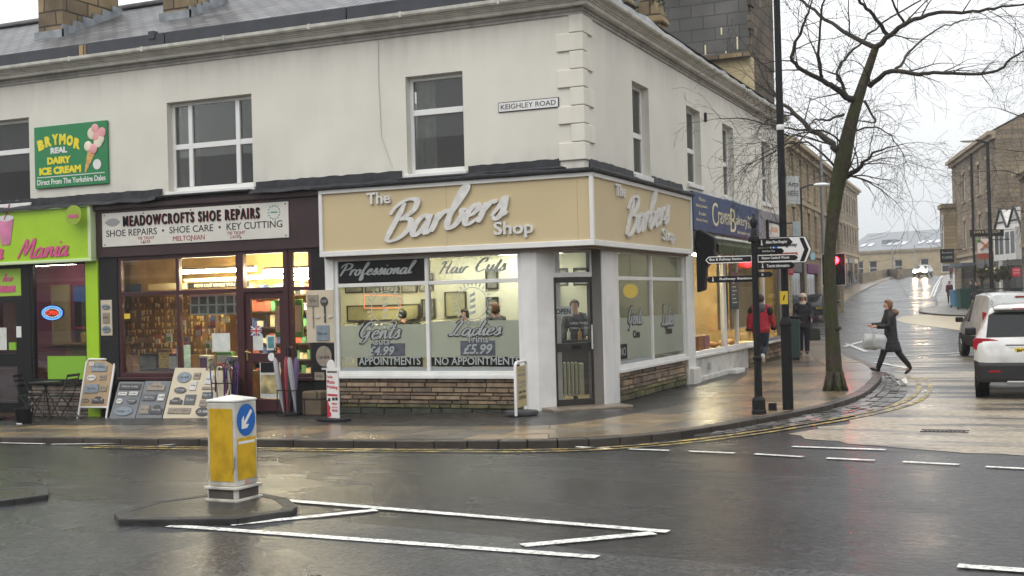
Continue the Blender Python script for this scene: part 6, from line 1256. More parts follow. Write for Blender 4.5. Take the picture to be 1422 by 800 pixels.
for n_ in M_MBARK.node_tree.nodes:
    if n_.type == 'BUMP':
        n_.inputs['Distance'].default_value = .05; tn_ = n_.inputs['Height'].links[0].from_node; mp_ = M_MBARK.node_tree.nodes.new('ShaderNodeMapping'); mp_.inputs['Scale'].default_value = (1, 1, .3); M_MBARK.node_tree.links.new(tn_.inputs['Vector'].links[0].from_socket, mp_.inputs[0]); M_MBARK.node_tree.links.new(mp_.outputs[0], tn_.inputs['Vector'])
def limb_path(px, D0, dD):
    n = len(px); pts = []
    for i, (x, y) in enumerate(px): pts.append(AT(x, y, D0 + dD * i / max(1, n - 1)))
    r = []
    for i in range(n - 1):
        a, b, c, d = pts[max(i - 1, 0)], pts[i], pts[i + 1], pts[min(i + 2, n - 1)]
        for k in range(4):
            t = k / 4; r.append(.5 * ((2 * b) + (c - a) * t + (2 * a - 5 * b + 4 * c - d) * t * t + (3 * b - a - 3 * c + d) * t ** 3))
    return r + [pts[-1]]
TP = lambda *p: [(1060 + x / 2.425, y / 2.425) for x, y in p]
tb = GR(1160, 543); TD = 22.1
TR = thing('street_tree', 'bare mossy street tree standing on the corner pavement by the kerb', 'tree', tb)
def tw(mb, p, d, L_, r, depth, rr, droop):
    """one twig: a crooked tapering shoot that forks and droops"""
    n = max(3, int(L_ / .12)); pts = [p]; q = p; dd = d
    for i in range(n):
        dd = (dd + Vector((rr.uniform(-.22, .22), rr.uniform(-.22, .22), rr.uniform(-.2, .2) - droop * i / n))).normalized(); q = q + dd * (L_ / n); pts.append(q)
        if depth > 0 and rr.random() < (.75 if depth > 1 else .6) and i > 0:
            sd_ = Vector((rr.gauss(0, 1), rr.gauss(0, 1), rr.gauss(0, .8))); sd_ = (dd * .75 + (sd_ - dd * sd_.dot(dd)).normalized() * .75).normalized()
            tw(mb, q, sd_, L_ * rr.uniform(.35, .62), r * (1 - i / (n + 1)) * .62, depth - 1, rr, droop)
    k = len(pts); mb.tube(pts, [max(.0026, r * (1 - .85 * i / (k - 1))) for i in range(k)], 5 if r > .012 else 3, cap=False)
def tree_limbs(root, specs, seed, dens, off, bark):
    rr = random.Random(seed)
    for px, r0, r1, D0, dD, dn, droop in specs:
        path = limb_path(px, D0, dD); k = len(path); mb = MB(); path = [p - off for p in path]
        jit = [p + Vector((rr.gauss(0, .012), rr.gauss(0, .012), rr.gauss(0, .012))) * (0 if i in (0,) else 1) for i, p in enumerate(path)]
        r0 *= .68; r1 *= .68; mb.tube(jit, [r0 + (r1 - r0) * (i / (k - 1)) ** .8 for i in range(k)], 9); lm = mb.build('limb', bark, root, smooth='all')
        tm = MB(); tot = sum((b - a).length for a, b in zip(path, path[1:])); nt_ = int(tot * dn * dens)
        for _ in range(nt_):
            i = min(k - 2, int(k * (rr.random() ** .8))); t_ = (path[i + 1] - path[i]).normalized(); s_ = Vector((rr.gauss(0, 1), rr.gauss(0, 1), rr.gauss(.1, .8))); s_ = (s_ - t_ * s_.dot(t_)).normalized()
            rad = r0 + (r1 - r0) * i / (k - 1); tw(tm, path[i], (t_ * .6 + s_ * .8).normalized(), rr.uniform(.5, 1.5), min(.017, max(.006, rad * .4)), 2, rr, droop)
        te = path[-1]; tw(tm, te, (path[-1] - path[-3]).normalized(), .9, r1 * .9, 3, rr, droop)
        tm.build('twigs', M_BARK, lm, fixn=False)
tr = limb_path([(1160, 545), (1159, 528), (1156, 470), (1152.5, 400), (1153, 340), (1161, 270), (1170, 225), (1182, 170), (1196, 124), (1207, 92), (1216, 66)], TD, 0); tr = [p - tb for p in tr]
rt = [.20, .155, .128, .108, .103, .125, .15, .115, .09, .075, .065]; rad_ = [interp(i / 4, range(11), rt) for i in range(len(tr))]
mb = MB(); mb.tube(tr, rad_, 18)
for a in range(6): t_ = a * 1.05; mb.tube([(.12 * math.cos(t_), .12 * math.sin(t_), .35), (.155 * math.cos(t_), .155 * math.sin(t_), .1), (.22 * math.cos(t_), .22 * math.sin(t_), -.03)], [.035, .05, .03], 8)
mb.tube([tr[10] + Vector((.08, -.05, -.3)), tr[10] + Vector((.18, -.08, -.26))], [.05, .03], 8)
mb.build('trunk', M_MBARK, TR, smooth='all')
LIMBS = [
 (TP((375, 165), (430, 115), (490, 75), (580, 45), (700, 40), (800, 25), (880, 15)), .085, .022, TD, -1.5, 5, .10),
 (TP((375, 158), (310, 130), (230, 80), (150, 20), (90, -30)), .075, .03, TD, 1.2, 5, .05),
 (TP((418, 118), (370, 50), (330, 5), (300, -40)), .06, .03, TD, -.8, 5, .05),
 (TP((475, 80), (440, 20), (425, -20)), .04, .02, TD - .4, -.4, 5, .05),
 (TP((358, 290), (430, 240), (520, 252), (600, 245), (770, 245), (830, 200), (880, 172)), .075, .02, TD, -2.2, 6, .16),
 (TP((440, 243), (470, 205), (510, 155), (590, 95), (660, 70)), .045, .015, TD - .40, 1.0, 6, .12),
 (TP((252, 508), (200, 460), (150, 430), (90, 370), (40, 320), (-10, 235)), .10, .03, TD, 1.6, 6, .10),
 (TP((310, 345), (250, 300), (200, 272), (130, 235), (95, 190), (130, 90), (155, 30)), .095, .025, TD, -1.0, 6, .08),
 (TP((196, 268), (190, 220), (185, 130), (205, -5)), .05, .025, TD - .32, -.6, 6, .05),
 (TP((290, 345), (270, 290), (248, 262), (262, 215), (320, 150), (400, 80), (530, 0)), .05, .022, TD, 1.0, 5, .05),
 (TP((275, 300), (255, 258), (225, 245)), .04, .02, TD - .1, -.4, 5, .1),
 (TP((340, 340), (365, 385), (378, 412), (325, 405)), .04, .015, TD, -.5, 5, .25),
 (TP((270, 385), (225, 402), (180, 400), (150, 430)), .04, .014, TD, -1.0, 6, .2),
 (TP((278, 595), (318, 575), (335, 552), (380, 510), (450, 490)), .085, .012, TD, -1.0, 12, .2),
 (TP((240, 560), (150, 480), (60, 500), (-60, 560)), .035, .01, TD, 1.5, 9, .22),
 (TP((262, 480), (200, 440), (100, 460), (20, 520)), .03, .01, TD, -1.6, 9, .2),
 (TP((300, 440), (380, 430), (440, 470), (490, 560)), .03, .008, TD, 1.0, 12, .25),
 (TP((160, 440), (60, 430), (-60, 400), (-160, 400)), .035, .01, TD + .8, .8, 8, .15),
]
tree_limbs(TR, LIMBS, 11, .72, tb, M_BARK)
# a second bare tree whose trunk stands outside the right edge
t2 = GR(1640, 470); T2 = thing('street_tree', 'bare tree reaching in from beyond the right edge of the photo', 'tree', t2); D2 = (t2 - CAM).dot(_f)
mb = MB(); mb.tube([Vector((0, 0, -.1)), Vector((0, 0, 1)), AT(1630, 250, D2) - t2, AT(1600, 120, D2) - t2, AT(1580, -40, D2) - t2], [.35, .26, .22, .18, .1], 14); mb.build('trunk', M_MBARK, T2, smooth='all')
tree_limbs(T2, [([(1628, 230), (1540, 190), (1450, 170), (1385, 150)], .10, .015, D2, -1.5, 6, .12), ([(1628, 280), (1540, 290), (1460, 262), (1400, 238), (1340, 240)], .09, .01, D2, -1, 7, .14), ([(1625, 210), (1560, 120), (1480, 90), (1400, 85)], .09, .012, D2, 1, 7, .1), ([(1628, 260), (1530, 240), (1440, 215), (1372, 205)], .08, .01, D2, 2, 7, .14), ([(1628, 300), (1530, 330), (1450, 300), (1390, 290)], .06, .01, D2, 1, 6, .15)], 23, .8, t2, mat('far_bark', (.085, .07, .058), .9))
# ------------------------------------------------------------------ people
M_SKIN = mat('skin', (.48, .27, .19), .55)
def skin_mesh(name, verts, edges, radii, m, parent, sub=1, root=0, loc=None):
    me = bpy.data.meshes.new(name); me.from_pydata([tuple(v) for v in verts], edges, []); o = bpy.data.objects.new(name, me); COL.objects.link(o)
    sk = o.modifiers.new('skin', 'SKIN'); sk.use_smooth_shade = True; d = me.skin_vertices[0].data
    for i, r in enumerate(radii): d[i].radius = r if isinstance(r, tuple) else (r, r); d[i].use_root = (i == root)
    ss = o.modifiers.new('sub', 'SUBSURF'); ss.levels = sub; ss.render_levels = sub
    dg = bpy.context.evaluated_depsgraph_get(); dg.update(); m2 = bpy.data.meshes.new_from_object(o.evaluated_get(dg))
    o.modifiers.clear(); o.data = m2; bpy.data.meshes.remove(me); m2.name = name; m2.materials.clear(); m2.materials.append(m); m2.polygons.foreach_set('use_smooth', [True] * len(m2.polygons))
    if parent is not None: o.parent = parent
    return o
def person(label, loc, rz, H=1.7, hip=(25, -25), knee=(8, 25), foot=(0, 15), sh=(-20, 20), el=(15, 15), lean=3, head_turn=0, top=None, legs=None, shoes=None, hair=None, hairlen=.0, coat=0., hat=None, group=None, skin=None, abd=8, cuff=None, collar=None, fat=1.0, detail=True):
    s = H / 1.72; pel = Vector((0, 0, 0)); rad = math.radians
    def rotx(v, a): a = rad(a); return Vector((v.x, v.y * math.cos(a) - v.z * math.sin(a), v.y * math.sin(a) + v.z * math.cos(a)))
    J = {}
    up = lambda h, y=0: rotx(Vector((0, y, h * s)), -lean)
    J['pel'] = pel; J['waist'] = up(.14); J['chest'] = up(.34); J['neckb'] = up(.51); J['neck'] = up(.585, .01); J['head'] = up(.68, .02); J['crown'] = up(.79, .01)
    low = 0
    for k, sd_ in ((0, -1), (1, 1)):
        h_ = Vector((sd_ * .09 * s, 0, -.02)); a = rad(hip[k]); kn = h_ + Vector((0, math.sin(a), -math.cos(a))) * .43 * s; b = rad(hip[k] - knee[k]); an = kn + Vector((0, math.sin(b), -math.cos(b))) * .42 * s
        c = b + rad(foot[k] * -1); toe = an + Vector((sd_ * .02, math.cos(c), math.sin(c))) * .17 * s + Vector((0, math.sin(b) * .0, -.05 * s)); heel = an + Vector((0, -.04 * s, -.055 * s))
        J['hip%d' % k], J['knee%d' % k], J['ank%d' % k], J['toe%d' % k], J['heel%d' % k] = h_, kn, an, toe, heel
        low = min(low, toe.z - .02 * s, heel.z - .02 * s)
        sp = up(.47) + Vector((sd_ * .18 * s, 0, 0)); a = rad(sh[k]); o_ = Vector((sd_ * math.sin(rad(abd)), 0, 0)); e_ = sp + (Vector((0, math.sin(a), -math.cos(a))) + o_).normalized() * .28 * s
        b = rad(sh[k] + el[k]); wr = e_ + (Vector((0, math.sin(b), -math.cos(b))) + o_ * .3).normalized() * .25 * s; hd = wr + (wr - e_).normalized() * .09 * s
        J['sho%d' % k], J['elb%d' % k], J['wri%d' % k], J['hand%d' % k] = sp, e_, wr, hd
    for k in J: J[k] = J[k] - Vector((0, 0, low))
    T = thing('person', label, 'person', loc, rz, group); f = fat
    names = ['pel', 'waist', 'chest', 'neckb', 'neck', 'head', 'crown']; R = [.12, .11, .125, .07, .05, .085, .06]; E = [(i, i + 1) for i in range(6)]; V = [J[n] for n in names]
    for k in (0, 1):
        b = len(V); V += [J['hip%d' % k], J['knee%d' % k], J['ank%d' % k], J['toe%d' % k]]; R += [.085, .055, .04, .03]; E += [(0, b), (b, b + 1), (b + 1, b + 2), (b + 2, b + 3)]
        b = len(V); V += [J['sho%d' % k], J['elb%d' % k], J['wri%d' % k], J['hand%d' % k]]; R += [.055, .04, .027, .03]; E += [(3, b), (b, b + 1), (b + 1, b + 2), (b + 2, b + 3)]
        if detail:
            d = (J['hand%d' % k] - J['wri%d' % k]).normalized(); sx_ = Vector((0, 1, 0)); sx_ = (sx_ - d * sx_.dot(d)).normalized()
            for fi in range(5):
                c = len(V); off = sx_ * (fi - 1.5) * .018 * s if fi < 4 else sx_ * .045 * s; ln = (.055, .065, .06, .045, .03)[fi] * s; cu = Vector((-.02 if k else .02, 0, 0)) * s
                base = J['hand%d' % k] + off - (d * .05 * s if fi == 4 else Vector()); V += [base + d * ln * .5, base + d * ln + cu]; R += [.009, .008]; E += [(b + 3 if fi < 4 else b + 2, c), (c, c + 1)]
    if detail: c = len(V); V += [J['head'] + rotx(Vector((0, .105, -.01)), -lean) * s]; R += [.014]; E += [(5, c)]
    skin_mesh('body', V, E, [r * s for r in R], skin or M_SKIN, T)
    hc = J['head'] + Vector((0, -.012, .035)) * s
    if hair:
        mb = MB(); mb.ell(hc, (.098 * s, .112 * s, .105 * s), 14, 10)
        mb.v = [tuple(Vector(v) + Vector((0, 0, 0))) for v in mb.v if True]
        # cut away the face: push front-lower points back inside the head
        nv = []
        for v in mb.v:
            v = Vector(v); r_ = v - hc
            if r_.y > .02 * s and r_.z < .045 * s: v = hc + Vector((r_.x * .8, .02 * s + (r_.y - .02 * s) * .1, r_.z * .8))
            if r_.z < -.05 * s and hairlen: v = v + Vector((r_.x * .25, -.01, -hairlen * s))
            nv.append(v + Vector((rnd.uniform(-.006, .006), rnd.uniform(-.006, .006), rnd.uniform(-.006, .006))) * s)
        mb.v = nv; mb.build('hair', hair, T, smooth='all')
    if hat:
        mb = MB(); mb.ell(hc + Vector((0, .0, .03 * s)), (.108 * s, .12 * s, .09 * s), 14, 8); mb.v = [(x, y, max(z, hc.z - .0 * s)) for x, y, z in mb.v]; mb.build('hat', hat, T, smooth='all')
        mb = MB(); mb.lathe([(.105 * s, 0), (.118 * s, .01), (.118 * s, .045), (.105 * s, .055)], tuple(hc + Vector((0, 0, -.01 * s))), 16); mb.build('hat_brim', hat, T, smooth=True)
    if detail:
        for sd_ in (-1, 1): mb = MB(); mb.ell(J['head'] + rotx(Vector((sd_ * .032, .084, .012)) * s, -lean), (.011 * s, .006 * s, .006 * s), 8, 6); mb.build('eye', M_BLACK, T)
        mb = MB(); mb.ell(J['head'] + rotx(Vector((0, .08, -.045)) * s, -lean), (.022 * s, .006, .006 * s), 8, 6); mb.build('mouth', mat('lips', (.35, .12, .1), .5), T)
    # clothes: one loft for the trunk (down to the hem of a coat), sleeves run into it
    def loft(mb, secs, n=18):
        vs = []
        for q, (c, ax, ay) in enumerate(secs): vs += [c + Vector((ax * math.cos(a * 2 * math.pi / n), ay * math.sin(a * 2 * math.pi / n), 0)) * (1 + .025 * math.sin(a * 2.1 + q * 1.3)) for a in range(n)]
        k = len(secs); mb.add(vs, [(i * n + j, i * n + (j + 1) % n, (i + 1) * n + (j + 1) % n, (i + 1) * n + j) for i in range(k - 1) for j in range(n)] + [tuple(range(n - 1, -1, -1)), tuple((k - 1) * n + j for j in range(n))])
    mb = MB(); mk = (J['knee0'] + J['knee1']) / 2; spread = abs(J['knee0'].y - J['knee1'].y)
    secs = [(J['neckb'] + Vector((0, 0, .03)), .075, .075), (J['neckb'] + Vector((0, 0, -.002)), .135, .095), (J['neckb'] * .72 + J['chest'] * .28, .195, .115), (J['chest'], .195, .135), ((J['chest'] + J['waist']) / 2, .182, .13), (J['waist'], .172, .125), (J['pel'] + Vector((0, 0, .03)), .182, .135), (J['pel'] + Vector((0, 0, -.08)), .188, .14)]
    secs = [(c, ax * s * f, ay * s * f) for c, ax, ay in secs]
    if coat:
        for i in range(1, 6):
            t = i / 5; z = J['pel'].z - .08 - (coat - .08) * s * t; cy_ = J['pel'].y * (1 - t) + (mk.y * .55 + J['pel'].y * .45) * t
            secs.append((Vector((0, cy_, z)), (.188 + .012 * t) * s * f, (.14 + .02 * t) * s * f + spread * .22 * t * coat / .4))
    loft(mb, secs)
    for k in (0, 1):
        sd_ = -1 if k == 0 else 1; a, e_, w_ = J['sho%d' % k], J['elb%d' % k], J['wri%d' % k]
        pts = [a + Vector((-sd_ * .10, 0, .022)) * s, a + Vector((-sd_ * .012, 0, .012)) * s, a * .7 + e_ * .3, e_ * .92 + a * .08, e_ * .9 + w_ * .1, e_ * .4 + w_ * .6, w_ * 1.0]
        mb.tube(pts, [r * s * f for r in (.075, .082, .074, .064, .064, .057, .05)], 12)
    mb.v = [tuple(Vector(v) + Vector((rnd.uniform(-.004, .004), rnd.uniform(-.004, .004), rnd.uniform(-.004, .004)))) for v in mb.v]
    mb.build('coat' if coat else 'jacket', top, T, smooth='all')
    mb = MB(); mb.ell(J['pel'] + Vector((0, 0, -.03 * s)), (.165 * s * f, .125 * s * f, .13 * s), 16, 8)
    for k in (0, 1):
        h_, kn, an = J['hip%d' % k], J['knee%d' % k], J['ank%d' % k]
        mb.tube([h_ + Vector((0, 0, .08 * s)), h_ * .9 + kn * .1, h_ * .5 + kn * .5, kn * .94 + h_ * .06, kn * .92 + an * .08, kn * .5 + an * .5, an + (kn - an).normalized() * .03 * s], [r * s * f for r in (.09, .098, .085, .068, .067, .062, .052)], 12)
    mb.build('trousers', legs, T, smooth='all')
    for k in (0, 1):
        d = (J['toe%d' % k] - J['heel%d' % k]); L_ = d.length; c = (J['toe%d' % k] + J['heel%d' % k]) / 2 + Vector((0, 0, .015 * s)); ang_ = math.atan2(d.z, d.y); up_ = (J['knee%d' % k] - J['ank%d' % k]).normalized()
        mb = MB(); mb.ell(c, (.044 * s, L_ * .62, .04 * s), 12, 8, Matrix.Rotation(ang_, 3, 'X')); mb.tube([J['ank%d' % k] + up_ * .13 * s, J['ank%d' % k] + up_ * .02 * s, J['heel%d' % k] + d * .16 + Vector((0, 0, .015 * s))], [.056 * s, .053 * s, .047 * s], 12); mb.build('shoe', shoes, T, smooth='all')
    if cuff:
        for k in (0, 1): mb = MB(); mb.tube([J['wri%d' % k] * .75 + J['elb%d' % k] * .25, J['wri%d' % k]], .068 * s * f, 12); mb.build('cuff', cuff, T, smooth=True)
    if collar: mb = MB(); mb.lathe([(.105 * s, -.03), (.125 * s, .0), (.115 * s, .06 * s), (.075 * s, .08 * s)], tuple(J['neckb'] + Vector((0, -.01, .0))), 14); mb.build('collar', collar, T, smooth=True)
    T['_j'] = 0; del T['_j']; return T, J
M_RJ = mat('red_jacket', (.42, .012, .03), .65, var=.15, vscale=6, bump=1, bscale=8); M_NAVYC = mat('navy_coat', (.012, .013, .02), .75, var=.3, bump=1, bscale=9); M_BLKC = mat('black_coat', (.010, .011, .014), .6, var=.4, vscale=10, bump=1, bscale=9); M_JEAN = mat('dark_jeans', (.012, .018, .035), .8); M_LEG = mat('black_leggings', (.012, .012, .013), .7)
M_HBR = mat('brown_hair', (.05, .026, .014), .6, var=.3, vscale=30); M_HFR = mat('fair_hair', (.20, .105, .045), .6, var=.3, vscale=40); M_HDK = mat('dark_hair', (.015, .012, .01), .55); M_SHW = mat('white_shoe', (.6, .6, .58), .5); M_SHB = mat('black_boot', (.012, .012, .012), .4); M_SHR = mat('brown_boot', (.09, .03, .02), .5)
M_GRYF = mat('grey_fabric', (.10, .10, .11), .85); M_FUR = mat('brown_fur_trim', (.16, .075, .03), .95, var=.4, vscale=40); M_CREAMH = mat('cream_knit', (.55, .5, .42), .9, var=.15, vscale=50)
for m_ in (M_RJ, M_NAVYC, M_BLKC, M_JEAN):
    for n_ in m_.node_tree.nodes:
        if n_.type == 'BUMP': n_.inputs['Distance'].default_value = .06
# man in the red jacket, walking away
pr = GR(1058, 513); t, J = person('man in a red jacket with grey hood walking away past the bakery, one foot lifted', (pr.x, pr.y, G(pr.x, pr.y)), math.radians(4), 1.76, hip=(12, -6), knee=(4, 62), foot=(0, -30), sh=(-14, 16), el=(14, 20), lean=4, top=M_RJ, legs=M_JEAN, shoes=M_SHW, hair=M_HBR, cuff=M_BLACKM, collar=M_GRYF, abd=14, fat=1.12)
mb = MB(); mb.ell(J['neckb'] + Vector((0, -.13, -.02)), (.15, .07, .12), 12, 8); mb.build('hood', M_GRYF, t, smooth='all')
for k, sd_ in ((0, -1), (1, 1)): mb = MB(); mb.ell(J['sho%d' % k] + Vector((sd_ * .03, -.02, -.06)), (.085, .1, .12), 10, 8); mb.build('shoulder_patch', M_BLACKM, t, smooth='all')
# woman in the cream hat, walking towards us
pr = GR(1117, 494); t, J = person('woman in a dark coat and cream hat walking towards us carrying bags', (pr.x, pr.y, G(pr.x, pr.y)), math.radians(180 + 8), 1.68, hip=(9, -7), knee=(4, 12), foot=(0, 5), sh=(10, 18), el=(50, 60), lean=2, top=M_NAVYC, legs=M_JEAN, shoes=M_SHR, hair=M_HBR, hat=M_CREAMH, coat=.16, collar=M_CREAMH, abd=10, fat=1.15)
hb = thing('handbag', 'brown handbag held in front by the woman in the cream hat', 'bag', Vector(t.location) + Matrix.Rotation(t.rotation_euler.z, 3, 'Z') @ (J['hand1'] + Vector((-.06, .06, -.16))), t.rotation_euler.z); mb = MB(); mb.ell((0, 0, 0), (.15, .07, .1), 12, 8); mb.build('body', mat('brown_leather', (.05, .022, .016), .5), hb, smooth='all'); mb = MB(); mb.tube([(-.1, 0, .06), (-.04, 0, .17), (.04, 0, .17), (.1, 0, .06)], .008, 6); mb.build('strap', M_BLACKM, hb)
hb = thing('shopping_bag', 'dark olive shopping bag hanging from the hand of the woman in the cream hat', 'bag', Vector(t.location) + Matrix.Rotation(t.rotation_euler.z, 3, 'Z') @ (J['hand0'] + Vector((-.08, .02, -.55))), t.rotation_euler.z); mb = MB(); mb.prism([(-.15, 0), (.15, 0), (.17, .32), (.02, .36), (-.14, .32)], (0, -.06, 0), UX, UZ, UY, .12); mb.build('body', mat('olive_cloth', (.03, .035, .022), .8), hb, bev=.03); mb = MB(); mb.tube([(-.1, 0, .32), (.0, 0, .58), (.1, 0, .32)], .008, 6); mb.build('handle', M_BLACKM, hb)
# woman crossing with white carrier bags
a_ = GR(1262, 523, -KH); b_ = GR(1216, 517, -.02); mid = (a_ + b_) / 2; hd_ = (b_ - a_); hz = math.atan2(CR.x, -CR.y) + math.radians(-6)
t, J = person('fair haired woman in a long black coat striding across the street with white bags', (mid.x, mid.y, G(mid.x, mid.y) - KH + .01), hz, 1.62, hip=(26, -23), knee=(5, 14), foot=(2, 18), sh=(16, 24), el=(72, 66), lean=3, top=M_BLKC, legs=M_LEG, shoes=M_SHB, hair=M_HFR, hairlen=.03, collar=M_BLKC, coat=.40, abd=6, fat=1.08)
mb = MB(); mb.ell(J['neckb'] + Vector((0, -.09, -.02)), (.18, .12, .085), 16, 10, Matrix.Rotation(-.35, 3, 'X')); mb.v = [tuple(Vector(v) + Vector((rnd.gauss(0, .006), rnd.gauss(0, .006), rnd.gauss(0, .006)))) for v in mb.v]; mb.build('fur_hood', M_FUR, t, smooth='all')
RM = Matrix.Rotation(hz, 3, 'Z'); M_BAG = mat('white_carrier_bag', (.5, .52, .53), .35, var=.15, vscale=7, bump=.6, bscale=6)
for lab, off, s_ in (('big pale grey carrier bag swinging in front of the woman crossing', Vector((.04, .06, -.50)), .76), ('white carrier bag held close to the leg of the woman crossing', Vector((-.16, -.1, -.48)), .68)):
    hb = thing('carrier_bag', lab, 'bag', Vector(t.location) + RM @ (J['hand0'] + off), hz, 'carrier bags of the woman crossing'); mb = MB(); rows = []
    for i in range(6):
        tt = i / 5; wy = (.17 + .05 * math.sin(tt * 3)) * s_; wx = (.09 + .03 * math.sin(tt * 3.1)) * s_ * (1 - .5 * max(0, tt - .7) / .3); rows += [Vector((wx * math.cos(q * math.pi / 6) + rnd.uniform(-.008, .008), wy * math.sin(q * math.pi / 6) + rnd.uniform(-.008, .008), tt * .46 * s_)) for q in range(12)]
    rows = [p + Vector((.012 * math.sin(17 * p.z + 9 * p.y), .012 * math.sin(23 * p.z + 7 * p.x), .01 * math.sin(14 * p.y))) for p in rows]; mb.add(rows, [(i * 12 + j, i * 12 + (j + 1) % 12, (i + 1) * 12 + (j + 1) % 12, (i + 1) * 12 + j) for i in range(5) for j in range(12)] + [tuple(range(11, -1, -1))]); mb.build('body', M_BAG, hb, smooth='all'); mb = MB(); mb.tube([(0, -.1, .44 * s_), (0, -.03, .6 * s_), (0, .04, .6 * s_), (0, .1, .44 * s_)], .007, 6); mb.build('handle', M_BAG, hb)
# clients and staff of the barber shop
def inside(px, Yp): x, z = FY(px, 430, Yp); return x
for lab, px, yy, hair, rz, h_, hl in (('dark haired client with back to the left barber window under the neon', 558, 3.2, M_HDK, 0, 1.54, 0), ('fair haired client far left behind the Gents lettering', 509, 3.6, M_HFR, 20, 1.54, .02), ('barber in black seen behind the Ladies lettering', 647, 3.0, M_HDK, 160, 1.54, .03), ('curly brown haired woman by the brown column of the barber shop', 689, 2.6, mat('curly_brown', (.16, .07, .03), .7, var=.4, vscale=40), 60, 1.64, .02), ('barber in dark clothes behind the OPEN sign of the door', 798, 3.35, M_HBR, 200, 1.66, 0)):
    person(lab, (inside(px, yy), yy, .02), math.radians(rz), h_, hip=(4, -4), knee=(2, 4), sh=(20, 12), el=(40, 30), top=M_BLKC if 'black' in lab or 'dark' in lab else M_GRYF, legs=M_LEG, shoes=M_SHB, hair=hair, hairlen=hl, group='people inside the barber shop', detail=False)
# far away walkers
far = [('dark dressed walker on the far left pavement, right of a pair', 1181, 395, 1.75, 20, M_BLKC, 0), ('dark dressed walker on the far left pavement, left of a pair', 1172, 396, 1.7, 10, M_NAVYC, 0), ('dark figure standing beyond the parked cars near an orange barrier', 1134, 418, 1.75, 180, M_BLKC, 0), ('woman in a maroon coat on the far right pavement near the blue bin', 1319, 423, 1.65, 185, mat('maroon_coat', (.09, .02, .03), .8), .3), ('walker in a red top small up the hill on the right', 1321, 389, 1.7, 180, mat('burgundy_top', (.14, .015, .04), .8), 0), ('person in black by the shopfront right of the green bin', 1350, 425, 1.72, 120, M_BLKC, .2), ('second person in black right of the green bin, nearer the white gables', 1357, 428, 1.65, 150, M_NAVYC, .1)]
for lab, px, py, h_, rz, m, ct in far:
    p = GR(px, py); person(lab, (p.x, p.y, G(p.x, p.y)), math.radians(rz), h_, hip=(12, -12), knee=(3, 14), sh=(-10, 12), el=(15, 20), top=m, legs=M_LEG, shoes=M_SHB, hair=M_HDK, coat=ct, group='people far up the street', detail=False)
# ------------------------------------------------------------------ vehicles
M_CGL = mat('car_glass', (.010, .012, .013), .08, spec=.35); M_TYRE = mat('tyre_rubber', (.012, .012, .012), .8); M_RIM = mat('alloy_rim', (.35, .35, .36), .3, .7); M_PLAS = mat('black_plastic', (.014, .014, .015), .5)
M_TAIL = mat('red_tail_lens', (.35, .008, .02), .15, coat=.5); M_CLR = mat('clear_lens', (.65, .62, .62), .12, coat=.5); M_PLATE = mat('yellow_plate', (.72, .52, .03), .4)
def paint_m(n, c): return mat(n, c, .22, 0, coat=.6, var=.02, dirt=.2, dscale=3)
def loft_body(st, mats, parent, glass=(0, 0), arches=(), glass_rear=None):
    mb = MB(); rows = []
    for (y, zb, w, zw, zr, wr) in st:
        zm = min(zb + .35, (zb + zw) / 2); tall = zr > zw + .12
        h = [(0, zb), (w * .88, zb), (w * .985, zb + .08), (w, zm), (w * .99, zw - .05), (w * .965, zw), (wr + (.03 if tall else 0), zr - (.07 if tall else .015)), (wr * .82, zr - .01), (0, zr + (.015 if tall else .005))]
        rows.append([Vector((x, y, z)) for x, z in h] + [Vector((-x, y, z)) for x, z in h[-2:0:-1]])
    n = len(rows[0]); mb.v = [tuple(p) for r in rows for p in r]
    for i in range(len(rows) - 1):
        ym = (st[i][0] + st[i + 1][0]) / 2
        for j in range(n):
            k = (j + 1) % n; g = j in (5, n - 6) and glass[0] < ym < glass[1]
            low = j in (0, 1, 2, n - 1, n - 2, n - 3)
            mb.f.append([i * n + j, i * n + k, (i + 1) * n + k, (i + 1) * n + j]); mb.mi.append(1 if g else 2 if low else 0); mb.tint.append((1, 1, 1))
    mb.f.append(list(range(n))); mb.mi.append(0); mb.tint.append((1, 1, 1)); mb.f.append([(len(rows) - 1) * n + j for j in range(n)]); mb.mi.append(0); mb.tint.append((1, 1, 1))
    o = mb.build('body', mats, parent, smooth=True, bev=.012); return o
def wheels(t, w, ys, r=.33, wd=.21):
    for y in ys:
        for s in (-1, 1):
            x = s * (w - wd / 2); mb = MB(); mb.lathe([(r * .6, -wd / 2), (r * .93, -wd / 2), (r, -wd * .35), (r, wd * .35), (r * .93, wd / 2), (r * .6, wd / 2)], (x, y, r), 24, 'X'); wh = mb.build('wheel', M_TYRE, t, smooth=True)
            mb = MB(); mb.lathe([(.001, -.02), (r * .58, -.03), (r * .62, 0), (.001, .0)], (x + s * wd * .42, y, r), 20, 'X'); mb.build('rim', M_RIM, wh)
            mb = MB(); mb.lathe([(.001, -.03), (r * 1.17, -.03), (r * 1.17, .03), (.001, .03)], (s * (w - .028), y, r + .02), 24, 'X'); mb.build('wheel_arch', M_PLAS, t)
def plate(t, s_, y, z, w=.5, h=.11, m=None):
    p = bx('number_plate', m or M_PLATE, t, -w / 2, w / 2, y - .012, y, z, z + h, bev=.004)
    write('lettering', s_, M_BLACK, p, (-w * .44, y - .0135, z + .02), UX, UZ, NFRONT, w * .88, h - .04, bold=.03, depth=.001)
def panel(name, pts, m, t, th=.008):
    mb = MB(); n = len(pts); P = [Vector(p) for p in pts]; nn = (P[1] - P[0]).cross(P[2] - P[0]).normalized() * th
    mb.add(P + [p + nn for p in P], [tuple(range(n)), tuple(range(2 * n - 1, n - 1, -1))] + [(i, (i + 1) % n, n + (i + 1) % n, n + i) for i in range(n)]); return mb.build(name, m, t)
